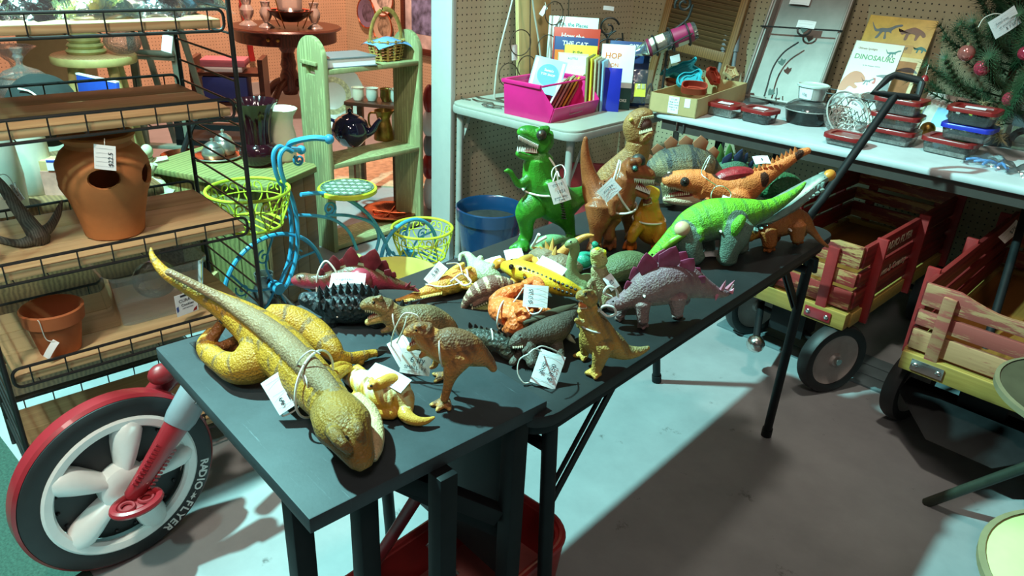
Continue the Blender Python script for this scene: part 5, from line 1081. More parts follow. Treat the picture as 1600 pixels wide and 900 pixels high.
lb_ = MB().lathe([(.0475,.004),(.0535,.042)], 10, a0=-2.25, a1=-1.2).build('ruled_label', M['paper'], t)
text_mesh('52g', .012, 'writing', M['ink'], lb_, T(-.008,-.0535,.022) @ R(PI/2,'X') )
# leaning clear bowl with tag
q = onT(1322,212); n_ = (-AWAY2*.8 - RIGHT2*.5 + UPV*.55).normalized()
t = thing('clear_bowl', 'clear plastic bowl of wire tipped on its side behind the red lids', 'bowl', M=frame(W(1325,180,ZR+.06), RIGHT2*.8 - UPV*.35, n_.cross(RIGHT2)))
MB().lathe([(.088,.0),(.080,-.03),(.060,-.055),(.03,-.062),(0,-.062)], 36).build('bowl_wall', M['plastic_clear'], t); MB().tube([(.088*math.cos(2*PI*k/40),.088*math.sin(2*PI*k/40),0) for k in range(40)], .003, 7, closed=True).build('rim', M['frost'], t)
mb = MB(); rnd = random.Random(2)
for k in range(9): r = rnd.uniform(.02,.05); c = Vector((rnd.uniform(-.02,.02), rnd.uniform(-.02,.02), -.04)); mb.tube([c + Vector((r*math.cos(2*PI*j/24), r*math.sin(2*PI*j/24), .008*math.sin(3*j+k))) for j in range(24)], .0015, 5, closed=True)
tag(mb.build('wire_coil', M['bits_steel'], t), kind='stuff')
r_, u_ = facing(-28, 30); q = W(1338,165,ZR+.085); price_tag(q, r_, u_, .05, .036, 'tag on the tipped clear bowl', [('EW', -.2, .0, .4)], [[q + r_*.024, q + r_*.03 + u_*.02]], group='tags on the back tables', rules=3)
# glass jars with tags
for k, (px, py, s, lab) in enumerate(((1178,150,1.0,'large clear glass jar with pink tags on the long table'), (1212,148,1.05,'second clear glass jar touching the pink tags'), (1196,153,.8,'short glass jar in front of the pair'))):
    q = onT(px,py); single(MB().lathe([(0,.003),(.036*s,0),(.040*s,.006),(.040*s,.07*s),(.036*s,.078*s),(.037*s,.09*s),(.034*s,.09*s),(.037*s,.07*s),(.037*s,.008),(0,.008)], 28), 'glass_jar', M['glass'], lab, 'jar', 'glass jars on the long table', loc=q)
for px, py, rl, lab in ((1205,105,20,'white tag lying across the glass jars'), (1228,110,-8,'pink tag sticking out right of the glass jars')):
    r_, u_ = facing(-rl-25, 55); q = W(px,py,ZR+.095); price_tag(q, r_, u_, .045, .024, lab, [], [], group='tags on the back tables', rules=2)
q = onT(1180,158); single(MB().lathe([(0,0),(.075,.0),(.085,.006),(.080,.012),(.03,.016),(0,.016)], 32), 'plastic_plate', M['plastic_clear'], 'flat clear plastic plate in front of the glass jars', 'plate', loc=(q.x-.02,q.y-.03,ZR))
q = onT(1232,163); single(MB().sheet(lambda u,v: ((u-.5)*.16,(v-.5)*.12,.012*math.sin(PI*u)*math.sin(PI*v)+.003*math.sin(19*u+13*v)), 14, 10), 'plastic_pouch', M['bag'], 'flat clear pouch lying between jars and the leaning tray', 'pouch', loc=(q.x,q.y,ZR+.003), rotz=YR)
# metal tray leaning on the wall with vine sticker hanger
M['tray_metal'] = plain('brushed_tin', srgb(132,124,118), .5, .4, var=.22, sc=7)
tl = WY(1282, 150, YW-.20); q = onT(1275,160)
th = thing('metal_tray', 'tall shallow metal tray leaning against the right pegboard', 'tray', M=T(-1.25, YW-.235, ZR) @ R(-.40,'X'))
MB().box2((-.155,0,0), (.155,.006,.56)).build('tray_floor', M['tray_metal'], th)
for a, b in (((-.155,-.045,0),(-.147,.006,.56)), ((.147,-.045,0),(.155,.006,.56)), ((-.155,-.045,0),(.155,.006,.008))): MB().box2(a, b).build('tray_side', M['tray_metal'], th, bevel=.001)
for x in (-.160,.160): MB().tube([(x,-.046,0),(x,-.046,.56)], .006, 8).build('rolled_edge', M['tray_metal'], th)
thm = th.matrix_basis
vh = thing('vine_hanger', 'black metal vine hanger hooked over the leaning tray', 'hanger', M=thm @ T(0,-.056,.0) @ Matrix.Scale(.85,4))
MB().tube([(-.20,0,.345),(.20,0,.365)], .004, 8).build('rod', M['black_wire'], vh); MB().tube([(.02+.032*math.cos(2*PI*k/24),0,.352+.028*math.sin(2*PI*k/24)) for k in range(24)], .0045, 8, closed=True).build('ring', M['black_wire'], vh)
MB().tube(catmull([(.015,0,.29),(-.04,0,.23),(-.065,0,.15),(-.06,0,.05),(-.058,0,.01)], 6), .004, 8).build('stem', M['black_wire'], vh)
leaf = [(0,-.02),(.016,-.004),(.020,.010),(.008,.008),(0,.020),(-.008,.008),(-.020,.010),(-.016,-.004)]
for x, z, rz in ((-.03,.185,.4),(-.03,.035,-.5),(.02,.352,0)): MB().prism(leaf, .002, T(x,-.002,z) @ R(PI/2,'X') @ R(rz,'Z')).build('leaf', plain('dark_green_metal', srgb(30,52,38), .5), vh)
MB().tube(catmull([(-.01,0,.06),(.0,0,.03),(-.002,0,.005)],4), .003, 7).build('tendril', M['black_wire'], vh)
for x, z, w, h, lab in ((-.06,.435,.085,.048,'paper note stuck high on the metal tray'), (.02,.318,.075,.030,'white note on the ring of the vine hanger')):
    price_tag(thm @ Vector((x,-.012 if z > .4 else -.062,z)), thm.to_3x3() @ Vector((1,0,0)), thm.to_3x3() @ Vector((0,0,1)), w, h, lab, [], [], group='tags on the back tables', rules=3)
# louvred shutter and grey crutch legs leaning in the corner
sh = thing('louver_shutter', 'brown louvred wooden shutter leaning in the pegboard corner', 'shutter', M=T(-1.85, YW-.20, 0) @ R(-.12,'X') @ R(.09,'Y'))
M['shut'] = wood('shutter_wood', srgb(150,112,66), srgb(110,78,42), 2, 1.4); M['louv'] = wood('louver_wood', srgb(118,92,60), srgb(84,62,38), 0, 1.4)
for x in (-.20,.17): MB().box2((x,0,0.003), (x+.035,.022,1.45)).build('stile', M['shut'], sh, bevel=.002)
MB().box2((-.17,0,.855), (.17,.022,.90)).build('rail', M['shut'], sh, bevel=.002); MB().box2((-.17,0,.30), (.17,.022,.35)).build('rail', M['shut'], sh, bevel=.002)
for k in range(24): MB().box((0,0,0), (.34,.005,.028), T(0,.011,.915+.021*k) @ R(.5,'X')).build('louver', M['louv'], sh)
for px0, px1, lab in ((1147,1122,'left grey tubular crutch leaning beside the shutter'), (1160,1144,'right grey tubular crutch leaning beside the shutter')):
    b = WY(px0, 0, YW-.03); m_ = WY(px1,118,YW-.10); a = b + (m_-b)*(b.z/(b.z-m_.z)); b = b + (b-m_)*.3
    cr = thing('crutch', lab, 'crutch', a, group='grey crutches'); d_ = b - a
    MB().tube([(0,0,0), d_*.76], .009, 12).build('shaft', M['grey_plastic'], cr); MB().tube([d_*.74, d_*.765], .014, 12).build('collar', M['grey_plastic'], cr); MB().tube([d_*.76, d_], .013, 12).build('upper_tube', M['grey_plastic'], cr); MB().tube([d_*0, d_*.04], .013, 12).build('tip', M['rubber'], cr)
# dinosaur books in a wire basket
M['ochre'] = flat('ochre_cover', srgb(206,166,82), v=.15); M['sand'] = flat('sand_print', srgb(216,190,140), v=.12); M['cream_c'] = flat('offwhite_cover', srgb(224,222,212)); d_or = flat('rust_dinosaur_print', srgb(186,98,40)); d_gr = flat('grey_dinosaur_print', srgb(92,90,92), v=.2); d_te = flat('teal_dinosaur_print', srgb(40,104,96)); d_br = flat('brown_dinosaur_print', srgb(126,78,54), v=.2)
def dino_print(pts, m, parent, mat, s=1):
    P = catmull([(x,y,0) for x,y in pts], 4, closed=True); MB().prism([(p[0]*s,p[1]*s) for p in P], .0003, m).build('printed_dinosaur', mat, parent)
RAP = [(-.5,.25),(-.3,.02),(-.12,.06),(.1,.08),(.3,.2),(.48,.24),(.5,.18),(.34,.12),(.22,.0),(.24,-.1),(.16,-.06),(.06,-.08),(.12,-.28),(.04,-.3),(.02,-.1),(-.06,-.08),(-.14,-.28),(-.24,-.3),(-.16,-.08),(-.32,-.06)]
QUA = [(-.5,.12),(-.42,-.02),(-.25,.08),(0,.2),(.2,.16),(.4,.06),(.5,-.08),(.42,-.14),(.3,-.06),(.24,-.26),(.16,-.26),(.14,-.08),(-.06,-.06),(-.1,-.28),(-.2,-.28),(-.2,-.06),(-.34,-.1)]
HEAD = [(-.5,-.5),(-.42,.0),(-.15,.38),(.2,.42),(.48,.2),(.5,.02),(.3,-.06),(.12,-.12),(.3,-.26),(.2,-.36),(-.05,-.28),(-.2,-.5)]
SWAN = [(-.3,.42),(.1,.5),(.3,.4),(.42,.0),(.4,-.5),(-.1,-.5),(.12,-.1),(.1,.2),(-.05,.34),(-.3,.36)]
ANK = [(-.5,-.1),(-.2,.08),(.1,.12),(.35,.02),(.5,-.12),(.3,-.1),(0,-.12),(-.3,-.1)]
db = onT(1372,120); base = Vector((-1.03, YW-.205, ZR+.006))
big = book('tall ochre book with painted dinosaurs leaning at the wall', T(*base) @ R(PI/2-.46,'X'), .25, .40, .010, M['ochre'], 'dinosaur books on the long table', None,
    [('THE TIMELINE OF', .46, .70, .043, flat('brown_ink', srgb(60,40,20)), 0)], [(.0,.0,1,.62,M['sand']),(.12,.66,.80,.74,flat('gold_band', srgb(190,134,50)))])
cv = [c for c in big.children if c.name.startswith('cover')][0]
dino_print(RAP, T(.075,.345,.0105), cv, d_gr, .115); dino_print(QUA, T(.175,.345,.0105), cv, d_br, .105); dino_print(QUA, T(.225,.285,.0106), cv, d_te, .05); dino_print(ANK, T(.21,.20,.0106), cv, d_gr, .08)
small = book('white book with cartoon dinosaur heads in front of the ochre one', T(base.x+.022, base.y-.125, base.z) @ R(PI/2-.46,'X'), .178, .305, .009, M['cream_c'], 'dinosaur books on the long table', None,
    [('DINOSAURS', .50, .80, .088, c_grn, 0), ('Ultimate Spotlight', .30, .91, .032, d_br, 0), ('by the museum readers', .5, .70, .022, d_gr, 0)])
cv = [c for c in small.children if c.name.startswith('cover')][0]
dino_print(HEAD, T(.042,.150,.0095), cv, d_or, .085); dino_print(SWAN, T(.145,.150,.0095), cv, d_gr, .075); dino_print(RAP, T(.095,.155,.0095), cv, d_gr, .05); dino_print(QUA, T(.075,.085,.0095), cv, d_br, .09); dino_print(RAP, T(.145,.272,.0097), cv, d_te, .055); dino_print(SWAN, T(.115,.16,.0095), cv, c_red, .022)
wb = thing('wire_basket', 'black lattice wire basket holding the dinosaur books', 'basket', (-1.045, YW-.375, ZR), 0)
for (x0,y0,x1,y1) in ((0,0,.31,0),(0,.11,.31,.11),(0,0,0,.11),(.31,0,.31,.11)):
    a, b = Vector((x0,y0,0)), Vector((x1,y1,0)); n = max(2, int((b-a).length/.024)); mb = MB()
    for k in range(n):
        p, q = a.lerp(b, k/n), a.lerp(b, (k+1)/n)
        mb.tube([p + UPV*.004, q + UPV*.05], .0015, 4); mb.tube([q + UPV*.004, p + UPV*.05], .0015, 4); mb.tube([p + UPV*.05, q + UPV*.096], .0015, 4); mb.tube([q + UPV*.05, p + UPV*.096], .0015, 4)
    tag(mb.build('lattice', M['black_wire'], wb), kind='stuff'); MB().tube([a + UPV*.098, b + UPV*.098], .003, 6).build('rim', M['black_wire'], wb)
bgp = W(1400,138,ZR+.10); single(MB().sheet(lambda u,v: ((u-.5)*.17,(v-.5)*.11,.03*math.sin(PI*u)*math.sin(PI*v)+.004*math.sin(17*u+11*v)), 18, 14), 'plastic_bag', M['bag'], 'clear wrinkled bag lying over the wire basket', 'bag', loc=(-.83, YW-.33, ZR+.10), rotz=.1)
pcb = thing('photo_card', 'pastel photo card leaning right of the wire basket', 'card', M=T(-.72, YW-.27, ZR+.0) @ R(-.25,'Z') @ R(PI/2-.45,'X'))
MB().box2((0,0,0),(.15,.15,.003)).build('card', flat('pastel_print', srgb(206,190,180), v=.25), pcb); MB().box2((.06,.03,.003),(.12,.10,.0035)).build('printed_panel', c_sky, pcb)
lbx = thing('lime_card', 'black and lime folder standing under the little tree', 'folder', M=T(-.60, YW-.27, ZR) @ R(-.2,'Z') @ R(PI/2-.2,'X')); MB().box2((0,0,0),(.10,.13,.004)).build('card', M['black'], lbx); MB().box2((.02,0,.004),(.065,.12,.0045)).build('lime_panel', M['lime'], lbx)
# christmas tree --------------------------------------------------------
tp0 = Vector((-.46, YW-.24, ZR)); xt = thing('christmas_tree', 'small dark green artificial tree with pink baubles on the long table', 'tree', tp0)
MB().tube([(0,0,0),(0,0,.62)], .012, 8).build('trunk', M['mid_wood'], xt); MB().lathe([(0,0),(.07,0),(.06,.03),(.015,.05)], 20).build('stand', M['black'], xt)
M['needle'] = plain('pine_needle', srgb(44,72,44), .6, var=.35, sc=25); M['tinsel'] = plain('tinsel', srgb(190,180,140), .3, .6, var=.3)
rnd = random.Random(11); brn = []
for k in range(64):
    z = .06 + .52*(k/64) ; a = k*2.4 + rnd.uniform(-.2,.2); L = (.25*(1-(z-.06)/.62) + .07)*rnd.uniform(.85,1.1); up = .10 + rnd.uniform(-.05,.08)
    a0 = Vector((0,0,z)); a1 = a0 + Vector((math.cos(a)*L*.6, math.sin(a)*L*.6, up*.4)); a2 = a0 + Vector((math.cos(a)*L, math.sin(a)*L, up)); brn.append((a0,a1,a2))
    if (tp0 + a2).y > YW-.055: continue
    mb = MB(); pts = catmull([a0,a1,a2], 7); mb.tube(pts, .003, 5)
    for j, p in enumerate(pts[2:]):
        p = Vector(p); d = (a2-a0).normalized(); e1 = d.orthogonal().normalized(); e2 = d.cross(e1)
        for q in range(20):
            b_ = 2*PI*q/20 + j*.7; dirn = (e1*math.cos(b_) + e2*math.sin(b_) + d*.55).normalized(); tip = p + dirn*rnd.uniform(.036,.055); w = d.cross(dirn).normalized()*.0016
            mb.add([p - w, p + w, tip], [(0,1,2)])
    tag(mb.build('branch', M['needle'], xt, smooth=False), kind='stuff')
mb = MB(); c = Vector((.03,-.16,.10))
for q in range(500):
    t_ = rnd.random(); p = Vector((-.03 + .10*t_, -.20 + .03*math.sin(6*t_), .16 - .11*t_)); d = Vector((rnd.uniform(-1,1), rnd.uniform(-1,1), rnd.uniform(-1,1))).normalized(); w = d.orthogonal().normalized()*.0010; mb.add([p-w, p+w, p + d*.032], [(0,1,2)])
tag(mb.build('tinsel_garland', M['tinsel'], xt, smooth=False), kind='stuff')
M['pink_ball'] = plain('pink_bauble', srgb(206,66,92), .14, .5, var=.12, sc=40); M['rose_ball'] = plain('rose_bauble', srgb(190,110,104), .14, .5, var=.1)
for px, py, r, lab, mt in ((1510,83,.0265,'dusty rose bauble upper left on the little tree','rose_ball'), (1535,106,.026,'pink bauble in the middle of the little tree','pink_ball'), (1579,155,.025,'pink bauble low on the right of the little tree','pink_ball'), (1602,83,.022,'crimson bauble at the right edge of the picture','pink_ball')):
    p = WY(px, py, tp0.y - .19); o = thing('bauble', lab, 'bauble', p, group='baubles on the little tree'); MB().ell((0,0,0), r, None, 22, 14).build('ball', M[mt], o); MB().tube([(0,0,r*.95),(0,0,r*1.25)], .007, 10).build('cap', M['tinsel'], o)
p = WY(1445,122,tp0.y-.19); o = thing('bell_charm', 'tiny red bell hanging from the left branch of the tree', 'ornament', p); MB().lathe([(0,-.008),(.014,-.008),(.011,.004),(.004,.010),(0,.010)], 16).build('bell', M['red_gloss'], o); MB().tube([(0,0,.01),(.0,0,.045)], .0008, 5).build('thread', M['string'], o)
r_, u_ = facing(38, 5); q = WY(1570,35,tp0.y-.21); price_tag(q, r_, u_, .088, .062, 'big ruled tag tied near the top of the little tree', [('Xmas tree', -.1, .18, .16), ('w/ ornaments', 0, -.08, .14), ('$ 7.50', .1, -.3, .2)], [[q + u_*.03, q + u_*.045 - r_*.02, q + u_*.05 - r_*.05, q + u_*.035 - r_*.075]], group='tags on the back tables', rules=5)
# clear organiser box and bag of blue things at the right
q = onT(1590,235); t = thing('clear_organizer', 'tall clear plastic box of dark hardware at the right edge', 'box', (q.x+.02,q.y+.06,ZR+.001), -.08)
MB().box2((-.08,-.06,0),(.10,.07,.13)).build('box_wall', M['plastic_clear'], t, bevel=.004); MB().box2((-.084,-.064,.13),(.104,.074,.150)).build('lid', M['frost'], t, bevel=.003)
MB().tube([(.0+.055*math.cos(2*PI*k/24),-.02,.02+.045*abs(math.sin(2*PI*k/24))) for k in range(24)], .012, 8, closed=True).build('contents', M['bits_dark'], t); MB().box2((-.06,-.05,.075),(-.02,-.045,.12)).build('contents', M['grey_plastic'], t)
q = onT(1545,262); single(MB().sheet(lambda u,v: ((u-.5)*.15,(v-.5)*.10,.035*math.sin(PI*u)**.7*math.sin(PI*v)+.004*math.sin(23*u+11*v)), 20, 14), 'clear_bag', M['bag'], 'clear bag over blue plastic pieces at the table edge', 'bag', loc=(q.x,q.y+.02,ZR+.004), rotz=-.1)
for k in range(5): single(MB().tube(catmull([(-.03,0,.004),(0,.008*(-1)**k,.012),(.03,0,.004)],4), .0045, 6), 'blue_clip', flat('pale_blue_plastic', srgb(70,130,190)), 'pale blue plastic clip inside the bag at the table edge', 'clip', 'blue clips inside the bag', loc=(q.x-.04+.02*k,q.y+.01+.008*(k%2),ZR+.006), rotz=.5*k)
q = onT(1590,272); single(MB().sheet(lambda u,v: ((u-.5)*.10,(v-.5)*.08,.03*math.sin(PI*u)*math.sin(PI*v)+.004*math.sin(23*u+11*v)), 14, 12), 'crumpled_bag', M['bag'], 'crumpled clear bag with pink tag at the right table edge', 'bag', loc=(q.x+.02,q.y,ZR+.004))
single(MB().ell((0,0,.028), .026, None, 18, 10), 'brass_ball', M['brass'], 'shiny brass ball right of the triple stack', 'ball', loc=onT(1446,214))

# ================================================================== WOODEN WAGONS
M['wag_red'] = wood('worn_red_slat', srgb(140,44,40), srgb(96,26,26), 0, 1.2, .5, 8, .15, worn=srgb(176,132,84))
M['wag_red2'] = wood('red_slat', srgb(128,34,32), srgb(96,22,22), 1, 1.2, .45, 8, .15)
M['wag_redp'] = plain('red_stake', srgb(140,34,34), .45, var=.15)
M['wag_yel'] = wood('yellow_sill', srgb(172,140,70), srgb(132,102,46), 0, 1.2, .5)
M['wag_floor'] = wood('amber_floor', srgb(140,92,42), srgb(100,60,24), 1, 1, .35)
M['wag_worn'] = wood('bare_worn_slat', srgb(176,128,90), srgb(136,88,62), 0, 1.2, .6, 8, .25, worn=srgb(146,66,58))
def wagon(name, label, loc, rz, w, L, zb, zt, slat, slat_side, stake, lettering, steer=0, hang=True):
    t = thing(name, label, 'wagon', loc, rz)
    MB().box2((.012,.012,zb), (w-.012,L-.012,zb+.016)).build('wagon_floor', M['wag_floor'], t)
    MB().box2((-.006,-.022,zb-.02), (w+.006,.014,zb+.035)).build('sill', M['wag_yel'], t, bevel=.004); MB().box2((-.006,L-.014,zb-.02), (w+.006,L+.022,zb+.035)).build('sill', M['wag_yel'], t, bevel=.004)
    for x in (0, w): MB().box2((x-.012,.014,zb-.018), (x+.012,L-.014,zb+.03)).build('side_sill', M['wag_yel'], t, bevel=.003)
    hz = [(zb+.045, zb+.045+(zt-zb)*.24), (zb+.055+(zt-zb)*.26, zb+.055+(zt-zb)*.44), (zb+.062+(zt-zb)*.48, zt)]
    for z0, z1 in hz:
        last = z1 == zt
        for y in (0, L):
            if last:
                P = [(0,z0),(w,z0),(w,z1),(w*.80,z1)] + [(w*(.80-.6*k/8), z1 - .028*math.sin(PI*k/8)) for k in range(1,8)] + [(w*.20,z1),(0,z1)]
                MB().prism(P, .014, T(0,y+.007,0) @ Matrix(((1,0,0,0),(0,0,-1,0),(0,1,0,0),(0,0,0,1)))).build('slat', slat, t, bevel=.0015)
            else: MB().box2((0,y-.007,z0),(w,y+.007,z1)).build('slat', slat, t, bevel=.0015)
        for x in (0, w): MB().box2((x-.007,.008,z0),(x+.007,L-.008,z1)).build('slat', slat_side, t, bevel=.0015)
    for x in (w*.16, w*.80): 
        for y in (-.014, L+.014): MB().bar((x,y,zb-.005),(x,y,zt-.02),.034,.014,(0,1,0)).build('stake', stake, t, bevel=.002)
        o = MB().box((x,-.026,zb+.008),(.085,.004,.034)).build('bracket', M['red_gloss'] if slat is M['wag_red'] else M['steel'], t, bevel=.0015)
        for s in (-.03,.03): MB().ell((x+s,-.029,zb+.008),(.008,.004,.008),None,10,6).build('bolt', M['steel'], o)
    for y in (L*.10, L*.48, L*.88):
        for x in (-.016, w+.016): MB().bar((x,y,zb-.02),(x,y,zt+.012),.014,.034,(1,0,0)).build('stake', M['wag_redp'], t, bevel=.002)
    wr = .122
    for (y, st) in ((.10, steer), (L-.12, 0)):
        for s in (-1, 1):
            c = Vector((w/2 + s*w*.50*math.cos(st), y + s*w*.50*math.sin(st), wr)); m2 = T(*c) @ R(st,'Z') @ Matrix(((0,0,1,0),(1,0,0,0),(0,1,0,0),(0,0,0,1)))
            wl_ = MB().lathe([(.088,-.020),(.090,.020),(.104,.024),(.117,.022),(.122,.012),(.122,-.012),(.117,-.022),(.104,-.024),(.088,-.020)], 44, M=m2).build('wheel', M['rubber'], t)
            MB().lathe([(0,.020),(.018,.024),(.024,.014),(.060,.008),(.082,.014),(.089,.018),(.089,-.018),(.082,-.014),(.03,-.01),(0,-.02)], 36, M=m2).build('hub', plain('pale_hub', srgb(150,140,136), .4, var=.1), wl_); MB().tube([m2 @ Vector((0,0,s*.016)), m2 @ Vector((0,0,s*.034))], .011, 12).build('axle_nut', M['steel'] if slat is M['wag_red'] else M['red_gloss'], wl_)
        a = Vector((w/2 - w*.46*math.cos(st), y - w*.46*math.sin(st), wr)); b = Vector((w/2 + w*.46*math.cos(st), y + w*.46*math.sin(st), wr)); MB().tube([a, (a+b)/2 + Vector((0,0,.03)), b], .010, 10).build('axle', M['black'], t)
        MB().box2((w/2-.06,y-.05,wr),(w/2+.06,y+.05,zb)).build('bolster', M['black'], t)
    for (s_, y, z, sz) in lettering: text_mesh(s_, sz, 'lettering', plain('cream_print', srgb(196,176,150), .5), t, Matrix(((0,0,1,w+.0085),(1,0,0,y),(0,1,0,z),(0,0,0,1))), ext=.0004, bold=.02)
    return t
tx = text_mesh
w1o = Vector((-.556,2.30,0)); W1W = .40
w1 = wagon('wooden_wagon', 'red slatted wooden wagon parked beyond the folding table', (-.556 - .40, 2.265, 0), math.radians(-4), W1W, .93, .262, .515, M['wag_red'], M['wag_red2'], M['wag_redp'], [('RADIO FLYER', .27, .475, .038), ('Town & Country', .27, .385, .034)], -.42)
w1m = w1.matrix_basis.inverted(); 
yoke = W(1205,500,.10); e = W(1290,300,.70); h2 = WY(1378,140,2.36)
base1 = Vector((-.79, 2.16, .12)); hp = WY(1284, 312, 2.03); top1 = WY(1398, 150, 2.30)
up1 = W(1190,470,.20)
MB().tube([w1m @ base1, w1m @ up1], .012, 10).build('handle_shaft', M['black'], w1); MB().ell(w1m @ base1, (.03,.03,.03), None, 14, 10).build('hitch_ball', M['steel'], w1)
bot1 = hp + (hp-top1)*.12
MB().tube([w1m @ up1, w1m @ bot1, w1m @ hp, w1m @ top1], .0115, 10).build('handle_shaft', M['black'], w1)
gx = (RIGHT2*.92 - AWAY2*.1).normalized(); gu = (top1-hp).normalized()
G = [(0,0),(-.062,.008),(-.050,.062),(-.038,.075),(.035,.062),(.048,.050),(.062,.0)]
MB().tube([w1m @ (top1 + gx*x + gu*y) for x, y in G], .0105, 10, closed=True).build('grip', M['rubber'], w1)
w2 = wagon('wooden_wagon', 'worn natural and red slatted wagon at the right edge', (-.352, 2.135, 0), math.radians(-3), .42, .95, .262, .505, M['wag_worn'], M['wag_red2'], M['wag_worn'], [], -.22)
w2m = w2.matrix_basis.inverted(); hb_ = W(1503,668,.115); ht_ = W(1605,322,.60)
MB().tube([w2m @ hb_, w2m @ ht_], .0125, 12).build('handle_shaft', M['black'], w2)
MB().tube([w2m @ p for p in (ht_, ht_ + (ht_-hb_)*.12 - RIGHT2*.05, ht_ + (ht_-hb_)*.22 - RIGHT2*.04, ht_ + (ht_-hb_)*.22 + RIGHT2*.08)], .005, 8).build('grip', M['chrome'], w2)
sp_ = w2m @ hb_
MB().tube(catmull([sp_ + Vector((-.06,-.005,-.02)), sp_ + Vector((-.035,0,.03)), sp_ + Vector((.03,0,.03)), sp_ + Vector((.055,0,-.02))], 5), .006, 8).build('yoke', M['steel'], w2); MB().tube([sp_ + Vector((-.08,-.01,-.022)), sp_ + Vector((.07,-.005,-.024))], .008, 10).build('hinge_pin', M['steel'], w2)
MB().add([(-.0,.02,.15),(.42,.02,.15),(.30,-.10,.10),(.13,-.10,.10),(-.0,.12,.16),(.42,.12,.16),(.30,.02,.17),(.13,.02,.17)], [(0,1,2,3),(4,7,6,5),(0,3,7,4),(1,5,6,2),(3,2,6,7),(0,4,5,1)]).build('tow_plate', M['black'], w2, bevel=.01)
r_, u_ = facing(52, 10); q = W(1579,362,.515); price_tag(q, r_, u_, .075, .034, 'tag tied to the handle of the worn wagon', [('$75', .1, 0, .5)], [[q + r_*.036, q + r_*.05 + u_*.008, q + r_*.065]], group='tags on the back tables', rules=3)
q = W(1592,470,.40); single(MB().box2((-.05,-.06,.279),(.06,.06,.34)), 'orange_tub', plain('orange_tub', srgb(206,74,44), .4), 'orange plastic tub inside the worn wagon', 'tub', loc=(.04, 2.42, 0))
# round stool tops at the lower right
def stool(label, c, r, z, mt, foot=None, group=None):
    t = thing('folding_stool', label, 'stool', (c.x,c.y,0))
    MB().lathe([(0,z-.012),(r*.97,z-.012),(r,z-.006),(r,z-.002),(r*.97,z),(0,z)], 56).build('seat', mt, t); MB().lathe([(r*.985,z-.016),(r+.006,z-.012),(r+.007,z+.001),(r*.985,z+.003)], 56).build('rim', plain('stool_rim', srgb(138,124,92), .5, var=.1), t)
    for k in range(3):
        a = 2*PI*k/3 + 3.55; MB().tube([(r*.35*math.cos(a), r*.35*math.sin(a), z-.012), ((r+.06)*math.cos(a), (r+.06)*math.sin(a), 0)], .011, 10).build('leg', plain('olive_steel', srgb(58,60,48), .5, .3, var=.2), t)
    return t
lf = W(1447,786,0); c1_ = W(1660,640,.47)
s1 = thing('folding_stool', 'dark olive round stool top before the worn wagon', 'stool', (.075, 1.82, 0))
zS = .47; rS = .185
MB().lathe([(0,zS-.012),(rS*.97,zS-.012),(rS,zS-.006),(rS*.98,zS),(0,zS)], 56).build('seat', plain('olive_seat', srgb(70,64,48), .4, var=.45, sc=7), s1); MB().lathe([(rS*.985,zS-.016),(rS+.006,zS-.012),(rS+.006,zS+.001),(rS*.985,zS+.003)], 56).build('rim', plain('stool_rim', srgb(120,106,80), .5, var=.1), s1)
inv = s1.matrix_basis.inverted()
fe = inv @ lf; MB().tube([fe, fe.lerp(Vector((.10,.06,zS-.02)), 1)], .013, 12).build('leg', plain('olive_steel', srgb(52,58,48), .45, .3, var=.2), s1)
for p in ((.22,-.16,0),(.20,.22,0)): MB().tube([p, (p[0]*.3,p[1]*.3,zS-.015)], .011, 10).build('leg', M['black'], s1)
c2_ = W(1585,905,.47); stool('pale yellow green round stool top in the bottom right corner', Vector((.175,1.20,0)), .185, .47, plain('lime_stone', srgb(206,206,140), .45, var=.14, sc=9))
